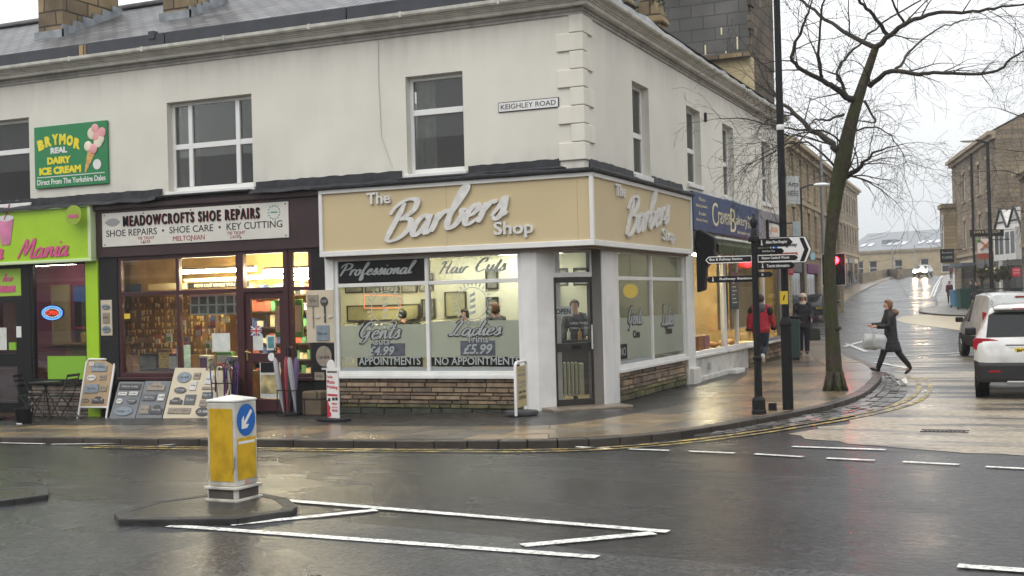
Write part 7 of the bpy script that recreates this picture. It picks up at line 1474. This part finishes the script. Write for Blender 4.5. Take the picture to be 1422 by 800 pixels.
def mirror(t, x, y, z, m): 
    for s in (-1, 1): mb = MB(); mb.box(-.1, .1, -.05, .06, -.07, .08, Matrix.Translation((s * x, y, z))); mb.build('mirror', m, t, bev=.03)
# --- white crossover, rear left towards us
pw = GR(1361, 551, -KH); WPNT = paint_m('pearl_white_paint', (.66, .66, .64))
SU = thing('parked_car', 'white crossover car with red tail lights waiting at the right edge', 'car', (pw.x + .78, pw.y + 1.5, pw.z), math.radians(2))
loft_body([(-2.19, .44, .70, .74, .78, .66), (-2.14, .36, .84, .93, .97, .74), (-2.05, .33, .895, 1.0, 1.10, .745), (-1.96, .31, .905, 1.02, 1.30, .70), (-1.86, .3, .91, 1.035, 1.5, .635), (-1.70, .3, .91, 1.04, 1.575, .61), (-1.5, .3, .91, 1.04, 1.59, .61), (-.95, .3, .91, 1.03, 1.605, .61), (-.2, .3, .905, 1.01, 1.60, .60), (.4, .3, .905, 1.0, 1.56, .59), (.75, .3, .905, .99, 1.43, .60), (1.3, .31, .90, .98, 1.05, .72), (1.8, .34, .88, .90, .95, .72), (2.1, .4, .80, .74, .78, .66), (2.18, .44, .7, .6, .64, .6)], [WPNT, M_CGL, M_PLAS], SU, (-1.5, 1.0))
panel('rear_window', [(-.70, -2.095, 1.06), (.70, -2.095, 1.06), (.655, -1.925, 1.42), (.57, -1.905, 1.465), (-.57, -1.905, 1.465), (-.655, -1.925, 1.42)], M_CGL, SU, -.03)
mb = MB(); mb.box(-.58, .58, -2.0, -1.72, 1.50, 1.545); mb.build('spoiler', WPNT, SU, bev=.018)
mb = MB(); mb.box(-.28, .28, -2.012, -1.99, 1.515, 1.53); mb.build('brake_light', M_TAIL, SU)
mb = MB(); mb.box(-.86, .86, -2.225, -1.95, .30, .635); bmp = mb.build('bumper', M_PLAS, SU, bev=.06, seg=3)
for s in (-1, 1): bx('reflector', M_TAIL, bmp, s * .58 - .09, s * .58 + .09, -2.232, -2.2, .47, .50)
mb = MB(); mb.box(-.4, .4, -2.235, -2.1, .27, .33); mb.build('skid_plate', M_RIM, bmp, bev=.02)
for s in (-1, 1):
    mb = MB(); mb.prism([(.40, .98), (.66, 1.03), (.87, 1.045), (.91, 1.0), (.915, .86), (.86, .845), (.62, .88), (.5, .93)], (0, -2.12, 0), UX * s, UZ, UY, .24); tl = mb.build('tail_light', M_TAIL, SU, bev=.012)
    mb = MB(); mb.prism([(.56, .965), (.76, .985), (.76, .91), (.6, .925)], (0, -2.128, 0), UX * s, UZ, UY, .02); mb.build('reverse_lens', M_CLR, tl, bev=.004)
    mb = MB(); mb.tube([(s * .60, -1.6, 1.59), (s * .62, -1.5, 1.65), (s * .62, .1, 1.665), (s * .6, .25, 1.6)], .018, 8); mb.build('roof_rail', M_RIM, SU, smooth=True)
mirror(SU, 1.0, .75, 1.06, M_PLAS)
mb = MB(); mb.box(-.36, .36, -2.168, -2.1, .70, .905); mb.build('plate_recess', WPNT, SU, bev=.02); plate(SU, 'PO65 YFN', -2.17, .76, .52, .11)
for s in (-1, 1): mb = MB(); mb.beam((s * .70, -2.16, .70), (s * .72, -2.11, .92), .006, .012); mb.build('tailgate_seam', M_PLAS, SU)
bx('tailgate_seam', M_PLAS, SU, -.7, .7, -2.176, -2.14, .672, .68)
bx('chrome_strip', M_RIM, SU, -.4, .4, -2.165, -2.13, .905, .935, bev=.008)
mb = MB(); mb.lathe([(.06, -.012), (.072, 0), (.06, .012)], (0, -2.125, 1.0), 24, 'Y'); em = mb.build('badge_ring', M_RIM, SU, smooth=True); bx('badge_bar', M_RIM, em, -.085, .085, -2.145, -2.12, .985, 1.015, bev=.004)
mb = MB(); mb.tube([(0, -1.5, 1.6), (0, -1.62, 1.80)], [.008, .004], 6); mb.build('aerial', M_BLACK, SU); mb = MB(); mb.beam((.0, -2.1, 1.12), (.42, -2.06, 1.15), .02, .015); mb.build('rear_wiper', M_BLACK, SU)
mb = MB(); mb.box(-.18, .12, -2.153, -2.12, .84, .85); wheels(SU, .90, (-1.33, 1.32), .345, .22)
write('lettering', 'QASHQAI', M_RIM, SU, (-.80, -2.118, .80), UX, UZ, NFRONT, .2, .035, depth=.002)
# --- white van ahead of it
pv_ = GR(1339, 494, -KH); VPNT = paint_m('silver_white_paint', (.58, .60, .59))
VN = thing('parked_van', 'silver white van with roof bars waiting ahead of the crossover', 'van', (pv_.x + 1.1, pv_.y - 1.25, pv_.z), math.radians(12)); VN.scale = (1, 1, .94)
loft_body([(-2.2, .42, .76, .9, 1.2, .72), (-2.15, .36, .86, 1.0, 1.55, .72), (-2.05, .33, .89, 1.05, 1.80, .68), (-1.6, .31, .9, 1.06, 1.85, .68), (-.6, .31, .9, 1.06, 1.86, .68), (.0, .31, .9, 1.05, 1.85, .67), (.55, .31, .9, 1.03, 1.76, .64), (.8, .31, .9, 1.02, 1.62, .64), (1.45, .32, .89, 1.0, 1.1, .72), (1.9, .36, .86, .85, .92, .7), (2.15, .42, .74, .62, .68, .62)], [VPNT, M_CGL, M_PLAS], VN, (-.05, 1.2))
for s in (-1, 1):
    mb = MB(); mb.tube([(s * .6, -1.9, 1.93), (s * .6, .2, 1.93)], .02, 8); mb.build('roof_bar', M_PLAS, VN)
    mb = MB(); mb.prism([(.68, .93), (.9, .94), (.9, 1.35), (.7, 1.3)], (0, -2.2, 0), UX * s, UZ, UY, .12); mb.build('tail_light', M_TAIL, VN, bev=.01)
for y in (-1.7, -.4): mb = MB(); mb.beam((-.62, y, 1.95), (.62, y, 1.95), .05, .03); mb.build('cross_bar', M_PLAS, VN)
bx('brake_light', M_TAIL, VN, -.12, .12, -2.12, -2.06, 1.72, 1.75); panel('rear_window', [(-.62, -2.19, 1.15), (.62, -2.19, 1.15), (.60, -2.12, 1.55), (-.60, -2.12, 1.55)], M_CGL, VN, -.01); bx('bumper', M_PLAS, VN, -.86, .86, -2.26, -2.0, .32, .58, bev=.05)
mirror(VN, 1.0, .9, 1.08, M_PLAS); wheels(VN, .9, (-1.3, 1.45), .32, .2)
# --- cars further up
def hatch(label, name, loc, rz, pm, front=False, pl=None, glow=0, group=None):
    t = thing(name, label, 'car', loc, rz, group)
    loft_body([(-2.0, .42, .72, .72, .78, .66), (-1.96, .34, .82, .92, .98, .7), (-1.85, .3, .85, .97, 1.12, .68), (-1.6, .28, .86, .98, 1.4, .58), (-1.35, .28, .86, .98, 1.45, .56), (-.3, .28, .86, .96, 1.47, .56), (.3, .28, .86, .95, 1.43, .56), (.6, .28, .86, .94, 1.3, .57), (1.1, .29, .85, .92, .98, .68), (1.6, .32, .83, .85, .9, .68), (1.9, .38, .76, .7, .76, .62), (2.0, .42, .66, .56, .6, .58)], [pm, M_CGL, M_PLAS], t, (-1.4, .85))
    panel('rear_window', [(-.6, -1.90, 1.0), (.6, -1.90, 1.0), (.55, -1.66, 1.34), (-.55, -1.66, 1.34)], M_CGL, t, -.03); panel('windscreen', [(.66, 1.06, 1.0), (-.66, 1.06, 1.0), (-.55, .5, 1.37), (.55, .5, 1.37)], M_CGL, t, -.02)
    for s in (-1, 1):
        mb = MB(); mb.prism([(.55, .78), (.82, .8), (.82, .95), (.6, .93)], (0, -2.0, 0), UX * s, UZ, UY, .15); mb.build('tail_light', M_TAIL, t, bev=.01)
        mb = MB(); mb.ell((s * .58, 2.0, .66), (.23, .09, .16)); mb.build('headlight', emis('headlight_on', (1, .74, .42), glow) if glow else M_CLR, t, smooth=True)
    bx('bumper', M_PLAS, t, -.8, .8, -2.05, -1.8, .3, .5, bev=.05); plate(t, pl or 'YK08 KXU', -2.03 if True else 0, .62, .5, .11); mirror(t, .95, .6, .98, pm); wheels(t, .86, (-1.25, 1.25), .31, .19)
    if front: bx('grille', M_PLAS, t, -.5, .5, 1.97, 2.03, .42, .55, bev=.02)
    return t
DKP = paint_m('dark_blue_paint', (.012, .014, .022)); WHP = paint_m('white_paint_far', (.6, .6, .6)); RDP = paint_m('red_paint', (.35, .03, .05))
def onroad(px, py): p = GR(px, py, -KH); return p
p = onroad(1131, 446); hatch('dark hatchback with a yellow number plate parked at the left kerb', 'parked_car', (p.x, p.y + 2, G(p.x, p.y + 2) - KH), math.radians(10), DKP, group='cars parked up the left side')
p = onroad(1110, 438); hatch('white car parked beyond the dark hatchback at the left kerb', 'parked_car', (p.x, p.y + 4, G(p.x, p.y + 4) - KH), math.radians(10), WHP, pl='FD57 JTO', group='cars parked up the left side')
p = onroad(1127, 430); hatch('red car furthest in the row parked at the left kerb', 'parked_car', (p.x, p.y + 5, G(p.x, p.y + 5) - KH), math.radians(10), RDP, pl='MA12 OBH', group='cars parked up the left side')
p = onroad(1282, 382); hatch('oncoming car with glaring headlights at the crest of the hill', 'oncoming_car', (p.x, p.y, G(p.x, p.y) - KH), math.radians(180 - 6), WHP, True, 'PK03 LSV', 220)
OB = thing('road_barrier', 'orange and white road barrier beyond the parked cars', 'barrier', GR(1131, 410), math.radians(0)); q_ = Vector(OB.location); bx('board', mat('barrier_orange', (.6, .2, .03), .5), OB, -1.6, 1.6, 0, .05, .5, .9); bx('stripe', M_WHITE, OB, -.5, .5, -.006, -.001, .52, .88)
for x in (-1.3, 1.3): bx('foot', M_BLACKM, OB, x - .06, x + .06, -.25, .25, 0, .5)
# ------------------------------------------------------------------ buildings up the street
S_TAN = brick_mat('tan_stone', (.34, .265, .16), (.22, .17, .105), (.15, .12, .08), bw=.6, bh=.28, ms=.014, rough=.9, bump=.4, axis='XZ', var=.3, vscale=.5)
S_GRY = brick_mat('weathered_stone', (.27, .21, .14), (.17, .135, .095), (.10, .085, .06), bw=.7, bh=.3, ms=.016, rough=.9, bump=.4, axis='XZ', var=.35, vscale=.4)
S_PALE = brick_mat('pale_stone', (.42, .335, .20), (.34, .275, .17), (.3, .25, .16), bw=.6, bh=.3, ms=.01, rough=.9, bump=.2, axis='XZ', var=.15, vscale=.4)
S_DRESS = mat('dressed_stone', (.36, .29, .19), .85, var=.2, vscale=2); M_DKR = mat('far_slate', (.12, .125, .135), .5, var=.25, vscale=1.5)
def terrace(name, label, p0, p1, depth, zb, zt, m, wins=(), shops=(), string=(), cornice=.35, ridge=2.2, gable=False, roofm=None, blank_frame=M_UPVC, chimneys=(), group=None):
    p0, p1 = Vector(p0), Vector(p1); d = p1 - p0; L_ = d.length; t = thing(name, label, 'building', (p0.x, p0.y, 0), math.atan2(d.y, d.x), group)
    P = lambda u, z: Vector((u, 0, z)); N = NFRONT; holes = [(u - w / 2, u + w / 2, z, z + h) for u, z, w, h in wins] + [(u - w / 2, u + w / 2, z, z + h) for u, z, w, h, c in shops]
    mb = MB(); wall(mb, P, N, 0, L_, zb, zt, holes, .2); A = Vector
    for x in (0, L_): mb.add([A((x, 0, zb)), A((x, depth, zb)), A((x, depth, zt)), A((x, depth / 2, zt + ridge)), A((x, 0, zt))], [(0, 1, 2, 3, 4)])
    mb.quad(A((0, depth, zb)), A((L_, depth, zb)), A((L_, depth, zt)), A((0, depth, zt))); mb.build('wall', m, t)
    mb = MB(); o = .25; sl = ridge / (depth / 2)
    mb.add([A((-.1, -o, zt - o * sl + .1)), A((L_ + .1, -o, zt - o * sl + .1)), A((L_ + .1, depth / 2, zt + ridge + .1)), A((-.1, depth / 2, zt + ridge + .1)), A((L_ + .1, depth + o, zt - o * sl + .1)), A((-.1, depth + o, zt - o * sl + .1))], [(0, 1, 2, 3), (3, 2, 4, 5)]); rf = mb.build('roof', roofm or M_DKR, t)
    if cornice: mb = MB(); mb.box(-.08, L_ + .08, -cornice, .0, zt - .3, zt - .05); mb.box(-.05, L_ + .05, -cornice * .5, .0, zt - .55, zt - .3); mb.build('cornice', S_DRESS, t)
    for z in string: bx('string_course', S_DRESS, t, 0, L_, -.1, 0, z, z + .22)
    for u, z, w, h in wins:
        mb = MB(); f = .08
        for a, b, c, e_ in ((u - w / 2, u - w / 2 + f, z, z + h), (u + w / 2 - f, u + w / 2, z, z + h), (u - w / 2 + f, u + w / 2 - f, z + h - f, z + h), (u - w / 2 + f, u + w / 2 - f, z, z + f), (u - w / 2 + f, u + w / 2 - f, z + h * .5 - .04, z + h * .5 + .04)): mb.box(a, b, .12, .18, c, e_)
        wn_ = mb.build('window', blank_frame, t); bx('pane', M_CGL, wn_, u - w / 2, u + w / 2, .19, .195, z, z + h); bx('lintel', S_DRESS, wn_, u - w / 2 - .15, u + w / 2 + .15, -.06, .0, z + h + .002, z + h + .25); bx('sill', S_DRESS, wn_, u - w / 2 - .12, u + w / 2 + .12, -.1, .05, z - .16, z - .002)
    for u, z, w, h, c in shops:
        s_ = bx('shop_window', c, t, u - w / 2, u + w / 2, .12, .16, z, z + h); k = max(1, int(w / 1.1))
        for i in range(k): bx('pane', M_CGL, s_, u - w / 2 + .1 + i * (w - .1) / k, u - w / 2 + (i + 1) * (w - .1) / k, .105, .118, z + .5, z + h - .55)
        bx('fascia', c, s_, u - w / 2, u + w / 2, -.08, .1, z + h - .5, z + h)
    for u, w, h in chimneys:
        mb = MB(); mb.box(u - w / 2, u + w / 2, depth / 2 - .5, depth / 2 + .5, zt + ridge - .6, zt + ridge + h); mb.box(u - w / 2 - .1, u + w / 2 + .1, depth / 2 - .6, depth / 2 + .6, zt + ridge + h, zt + ridge + h + .2); ch = mb.build('chimney', m, rf)
        for i in (-1, 1): mb = MB(); mb.lathe([(.16, 0), (.14, .5), (.17, .55)], (u + i * w * .25, depth / 2, zt + ridge + h + .2), 8); mb.build('chimney_pot', MATS['clay_pot'], ch)
    return t
WG = mat('shop_grey', (.12, .12, .13), .5); WCR = mat('shop_cream', (.5, .44, .3), .6); WBL = mat('shop_black', (.02, .02, .02), .5); WPU = mat('shop_purple', (.16, .03, .14), .5)
# left side of the street: x around -3 .. -13
terrace('shop_building', 'narrow pale stone building next beyond the white corner building', (-.35, 15.75), (-3.4, 33), 8, -.3, 6.9, S_PALE, [(u, z, .9, 1.6) for z in (4.0,) for u in (2.5, 6, 9.5, 13)], [(4, .2, 6, 2.9, WG), (12, .2, 6, 2.9, WCR)], (3.5,), .3, 1.6)
A0 = AT(1098, 440, 60); A1 = AT(1172, 425, 84)
terrace('stone_terrace', 'tan stone terrace with a broad chimney behind the street tree', (A0.x, A0.y), (A1.x, A1.y), 9, -.3, 9.6, S_TAN, [(u, z, 1.0, 1.9) for z in (4.3, 7.0) for u in (2, 5, 8, 11, 14, 17, 20, 23)], [(3, .2, 4.5, 3.2, WG), (9, .3, 5, 3.1, WPU), (15.5, .5, 5, 3.0, WCR), (21.5, .7, 4, 2.9, WG)], (3.8, 6.5), .45, 2.3, chimneys=((3.5, 1.9, 1.6), (12, 1.6, 1.3)))
B0 = AT(1140, 410, 116); B1 = AT(1194, 393, 152)
terrace('stone_terrace', 'three storey stone block with string courses at the top of the left side', (B0.x, B0.y), (B1.x, B1.y), 9, .5, 14.5, S_GRY, [(u, z, 1.1, 2.0) for z in (7.4, 11.0) for u in (2, 5, 8, 11, 14, 17, 20, 23, 26, 29, 32, 35)], [(3.5, 2.0, 5, 3.4, WCR), (10, 2.2, 5, 3.4, WPU), (16, 2.4, 5, 3.2, WCR), (22, 2.5, 4, 3.1, WCR), (28, 2.6, 5, 3.1, WG), (34, 2.7, 4, 3.1, WCR)], (6.1, 9.6), .5, .6)
# long low hall closing the view
H0 = AT(1175, 388, 205); H1 = AT(1345, 384, 190)
HL = terrace('long_hall', 'long low cream hall with grey roof and roof lights closing the view over the hill', (H0.x, H0.y), (H1.x, H1.y), 16, 1.5, 8.6, S_PALE, [(u, 4.6, 1.4, 2.3) for u in (2.5, 5, 9.5, 14, 17.5)], (), (), .3, 3.2, roofm=mat('hall_roof', (.22, .235, .25), .5, var=.1))
hr_ = [o for o in HL.children if o.name.startswith('roof')][0]
for u in (2.2, 3.6, 7, 8.2, 9.5, 12.5, 14, 15.3): mb = MB(); sl = 3.2 / 8; M_ = Matrix.Translation((u, 1.6, 8.72 + 1.6 * sl)) @ Matrix.Rotation(math.atan(sl), 4, 'X'); mb.box(-.4, .4, 0, 1.3, 0, .12, M_); mb.build('roof_light', mat('roof_light_glass', (.6, .64, .68), .2), hr_)
for u in (5.3, 6.2): mb = MB(); mb.prism([(0, 0), (1.8, .75), (0, .9)], (u, 2.6, 9.5), UY, UZ, UX, 1.6); mb.build('dormer', MATS['hall_roof'], hr_)
# right side: stone row curving off to the right
R0 = AT(1327, 425, 100); dR = Vector((.203, -.979, 0))
rw = lambda a: (R0.x + dR.x * a, R0.y + dR.y * a)
SB = terrace('stone_building', 'tall weathered stone building with a corner bay at the right of the street', rw(0), rw(20), 10, -.2, 12.3, S_GRY, [(u, z, 1.1, 2.1) for z in (5.0, 8.6) for u in (6, 9.5, 13, 16.5)], [(7, .6, 7, 3.4, WCR), (15, .4, 7, 3.4, WG)], (4.3,), .5, 2.6)
mb = MB(); mb.box(-.2, 1.9, -1.0, .02, 4.4, 8.4); mb.box(-.35, 2.05, -1.15, .0, 8.4, 8.75); mb.box(-.1, 1.8, -.9, .0, 3.9, 4.4); by = mb.build('bay', S_TAN, SB)
for u in (.1, 1.0): bx('pane', M_CGL, by, u, u + .7, -1.03, -1.005, 5.2, 7.8); mb = MB(); mb.box(u - .06, u, -1.05, -1.0, 5.1, 7.9); mb.box(u + .7, u + .76, -1.05, -1.0, 5.1, 7.9); mb.box(u, u + .7, -1.05, -1.0, 6.45, 6.55); mb.build('window_frame', M_UPVC, by)
bx('awning', mat('blue_grey_canopy', (.09, .11, .14), .6), SB, 4, 11, -1.0, -.09, 3.5, 3.75)
mb = MB(); mb.tube([(10.9, -.15, .2), (10.9, -.15, 12)], .09, 8); mb.build('drain_pipe', M_BLACK, SB)
WH = terrace('gabled_house', 'white gabled house with dark barge boards squeezed beside the tall stone building', (rw(21.5)[0] - .3, rw(21.5)[1]), (rw(27.1)[0] + .5, rw(27.1)[1]), 6, -.2, 5.5, mat('white_roughcast', (.68, .67, .64), .8, var=.05), [(1.5, 3.9, 1.2, 1.5), (4.1, 3.9, 1.2, 1.5)], [(2.8, .3, 4.8, 2.9, WBL)], (), .2, 1.8, blank_frame=M_WHITE)
for u in (1.5, 4.1):
    mb = MB(); mb.prism([(-1.2, 0), (1.2, 0), (0, 1.3)], (u, -.25, 5.5), UX, UZ, UY, 2.5); g_ = mb.build('gable', MATS['white_roughcast'], WH)
    mb = MB(); mb.beam((u - 1.35, -.3, 5.4), (u, -.3, 6.9), .06, .13, (0, 1, 0)); mb.beam((u + 1.35, -.3, 5.4), (u, -.3, 6.9), .06, .13, (0, 1, 0)); mb.build('barge_board', WBL, g_); mb = MB(); mb.beam((u - .7, -.27, 6.0), (u + .7, -.27, 6.0), .04, .1); mb.build('timber', WBL, g_)
mb = MB(); mb.box(.7, 4.9, -.5, .0, 3.55, 5.55); mb.build('oriel', M_WHITE, WH)
for u in (1.0, 1.9, 3.0, 4.0): bx('oriel_pane', M_CGL, WH, u, u + .7, -.51, -.502, 3.95, 5.3)
terrace('stone_building', 'dark stone shop building at the right edge of the photo', rw(27.4), rw(42), 10, -.2, 8.8, S_GRY, [(u, 5.2, 1.1, 2.0) for u in (2.5, 6, 9.5, 13)], [(3.5, .2, 6, 3.5, WBL), (11, .2, 6, 3.5, WG)], (4.2,), .45, 2.4)
# hanging signs, banners and baskets on those buildings
def hang(label, px0, py0, px1, py1, D, m, txt=None, tm=None, arm=0, cat='sign', name='hanging_sign', group=None):
    a, b = AT(px0, py1, D), AT(px1, py0, D); t = thing(name, label, cat, a, YAW, group); w = (AT(px1, py1, D) - a).length; h = (AT(px0, py0, D) - a).length
    bx('board', m, t, 0, w, -.03, .03, 0, h, bev=.01)
    if txt:
        for i, s_ in enumerate(txt): hh = h * .5 / len(txt); write('lettering', s_, tm or M_PAPER, t, (w * .12, -.034, h * .75 - hh * (1.35 * i + .5)), UX, UZ, NFRONT, w * .76, hh * .75, depth=.002)
    if arm: bx('bracket', M_BLACK, t, (w if arm > 0 else -arm * -1), (w + arm if arm > 0 else 0), -.02, .02, h * .9, h * .96)
    return t
hang('white banner with dark handwriting hanging on the pale building left of the tree', 1092.5, 245, 1111, 284, 45, mat('banner_white', (.55, .58, .58), .7), ('Arts', 'HERE'), M_BLACKM, -.6); hang('lower pale blue banner on the building left of the tree', 1101, 308, 1111, 336, 45, mat('banner_blue', (.42, .5, .53), .7), None, None, -.8)
hang('small white and red notice above the green bin left of the tree', 1095, 371, 1102, 382, 44, MATS['sign_red'], ('TO', 'LET'), M_PAPER, -.4); hang('pale blue hanging sign beside the traffic light', 1126, 351, 1132, 361, 60, mat('sky_sign', (.25, .42, .5), .6), None, None, -.5)
hang('dark square pub sign projecting from the stone corner up the street', 1306, 346, 1325, 365, 92, M_BLACKM, ('Empire', 'CAFE'), M_PAPER, .6)
hang('long black shop board high on the stone building at the right', 1347, 319.5, 1394, 329, 72, M_BLACKM, ('CAFE & TEA ROOM',), M_CREAM, .6)
OX = hang('white hanging sign with orange crossed vegetables at the right', 1358, 332, 1378, 352, 68, M_SIGNW, None, None, 1.0); mb = MB(); mb.beam((.12, -.05, .2), (.7, -.05, .75), .03, .17, (0, 1, 0)); mb.beam((.68, -.05, .2), (.1, -.05, .75), .03, .15, (0, 1, 0)); mb.build('crossed_shapes', mat('carrot_orange', (.6, .16, .03), .6), OX); mb = MB(); mb.ell((.05, -.05, .72), (.12, .03, .1)); mb.ell((.78, -.05, .6), (.1, .03, .08)); mb.build('leaf_shapes', MATS['leaf_green'], OX); bx('red_board', mat('red_brown_board', (.35, .07, .04), .6), OX, -.02, .85, -.04, .04, -.32, -.02)
hang('red lettered board on the railings of the white gabled house', 1406, 372, 1417, 384, 58, MATS['sign_red'], ('OPEN', 'NOW'), M_PAPER, 0)
M_FLW = mat('hanging_plants', (.045, .05, .02), .95, var=.5, vscale=9)
for lab, px, py in (('round hanging flower basket left of the far lamp post', 1368, 377), ('round hanging flower basket in front of the white gabled house', 1400, 377), ('small hanging flower basket between the two round ones', 1386, 380)):
    c = AT(px, py, 66); t = thing('hanging_basket', lab, 'flower basket', c, 0, 'hanging flower baskets'); mb = MB(); r_ = random.Random(px)
    for i in range(160):
        d = Vector((r_.gauss(0, 1), r_.gauss(0, 1), r_.gauss(0, .8))).normalized() * r_.uniform(.2, .5); s_ = r_.uniform(.05, .1); n_ = Vector((r_.gauss(0, 1), r_.gauss(0, 1), r_.gauss(0, 1))).normalized(); a_ = n_.orthogonal().normalized() * s_; b__ = n_.cross(a_); mb.quad(d + a_, d + b__, d - a_, d - b__)
    mb.build('foliage', M_FLW, t); mb = MB(); mb.ell((0, 0, -.15), (.28, .28, .22)); mb.build('basket', mat('basket_brown', (.08, .05, .03), .9), t); mb = MB(); mb.tube([(0, 0, .1), (0, 0, .7)], .015, 5); mb.build('chain', M_BLACK, t)
# street lamps, bins, parapet
def street_lamp(label, px, pyb, pyt, D, side, r=.07, m=None):
    b_ = AT(px, pyb, D); b_.z = G(b_.x, b_.y); top = AT(px, pyt, D); h = top.z - b_.z; t = thing('street_lamp', label, 'street lamp', b_, YAW, 'street lamps up the street'); mb = MB(); mb.tube([(0, 0, 0), (0, 0, 1.3), (0, 0, 1.35), (0, 0, h)], [r * 1.5, r * 1.5, r, r * .8], 10); mb.build('column', m or M_BLACK, t, smooth=True)
    if side: mb = MB(); mb.tube([(0, 0, h - .05), (side * .4, 0, h + .1), (side * .8, 0, h + .12)], r * .6, 8); mb.build('arm', m or M_BLACK, t); mb = MB(); mb.ell((side * 1.0, 0, h + .1), (.42, .18, .1)); mb.build('lantern', mat('lamp_white', (.7, .72, .72), .4), t, smooth=True)
    return t
MLG = mat('galvanised', (.22, .23, .24), .5)
street_lamp('black street lamp with a white lantern before the stone building at the right', 1378, 425, 197, 62, -1, .1)
street_lamp('black street lamp with a white lantern left of the street tree', 1117, 440, 260, 58, 1, .06); street_lamp('tall grey street lamp column rising behind the street tree', 1146, 435, 200, 66, 0, .09, MLG); street_lamp('small street lamp on the crest in front of the long hall', 1271, 383, 340, 160, 0, .07, MLG); street_lamp('small street lamp left of the crest in front of the long hall', 1240, 388, 348, 160, 0, .07, MLG)
for lab, px, py, c, w, h in (('blue wheeled bin on the far right pavement', 1330, 427, (.05, .2, .32), .8, 1.05), ('dark green wheeled bin beside the blue one', 1339, 430, (.015, .06, .045), .7, 1.2)):
    p = GR(px, py); t = thing('wheeled_bin', lab, 'bin', p, YAW, 'wheeled bins'); m = mat('bin_' + lab[:4].strip(), c, .5); mb = MB(); mb.add([Vector((x * w * (.42 if z == 0 else .5), y * w * (.42 if z == 0 else .5), z * h + .06)) for z in (0, 1) for x, y in ((-1, -1), (1, -1), (1, 1), (-1, 1))], [(3, 2, 1, 0), (4, 5, 6, 7), (0, 1, 5, 4), (1, 2, 6, 5), (2, 3, 7, 6), (3, 0, 4, 7)]); mb.build('body', m, t, bev=.02); bx('lid', m, t, -w * .54, w * .54, -w * .54, w * .54, h + .06, h + .13, bev=.03)
    for s in (-1, 1): mb = MB(); mb.lathe([(.001, -.03), (.1, -.03), (.1, .03), (.001, .03)], (s * w * .4, w * .42, .1), 12, 'X'); mb.build('wheel', M_TYRE, t)
PW = thing('parapet_wall', 'low stone parapet wall on the left of the crest', 'wall', (0, 0, 0)); mb = MB(); pp = [GR(1203, 392), GR(1222, 388), GR(1240, 384), GR(1256, 381.5)]; pp = [(p.x - .6, p.y) for p in pp]
pp += [(pp[-1][0] + .4, pp[-1][1] + 14)]
for a, b in zip(pp, pp[1:]):
    A_, B_ = Vector((*a, G(*a))), Vector((*b, G(*b))); n_ = (B_ - A_).cross(UZ).normalized() * .2; mb.add([A_ - n_ - UZ * .3, A_ + n_ - UZ * .3, B_ + n_ - UZ * .3, B_ - n_ - UZ * .3, A_ - n_ + UZ * 1.0, A_ + n_ + UZ * 1.0, B_ + n_ + UZ * 1.0, B_ - n_ + UZ * 1.0], [(0, 1, 2, 3), (4, 5, 6, 7), (0, 1, 5, 4), (1, 2, 6, 5), (2, 3, 7, 6), (3, 0, 4, 7)])
mb.build('wall', mat('parapet_stone', (.17, .14, .1), .9, var=.3, vscale=1), PW)
# unseen terraces across both streets, added to keep sky reflections out of shop windows
terrace('stone_terrace', 'unseen stone shop terrace added facing the corner building across the main road', (34, -40), (-90, -36), 10, -.4, 8.5, S_GRY, [(u, 4.6, 1.2, 1.9) for u in range(4, 122, 6)], [(u, .2, 4.6, 2.8, (WBL, WG, WPU)[i % 3]) for i, u in enumerate(range(4, 122, 6))], (3.6,), .4, 2.6)
terrace('stone_terrace', 'unseen stone terrace added along the far side of the side street', (24, 40), (27, -6), 10, -.4, 8.0, S_GRY, [(u, 4.6, 1.2, 1.9) for u in range(4, 44, 6)], [(u, .2, 4.6, 2.8, (WG, WBL)[i % 2]) for i, u in enumerate(range(4, 44, 6))], (3.6,), .4, 2.4)
# ------------------------------------------------------------------ damp air
hm = bpy.data.materials.new('damp_air'); hm.use_nodes = True; t_ = hm.node_tree; t_.nodes.clear(); o_ = t_.nodes.new('ShaderNodeOutputMaterial'); pv__ = t_.nodes.new('ShaderNodeVolumePrincipled')
pv__.inputs['Color'].default_value = (.93, .95, .97, 1); pv__.inputs['Density'].default_value = .0008; pv__.inputs['Anisotropy'].default_value = .3; t_.links.new(pv__.outputs[0], o_.inputs['Volume'])
hz_ = MB().box(-96, 96, -62, 262, -2.0, 18.5).build('haze', hm); hz_['kind'] = 'stuff'
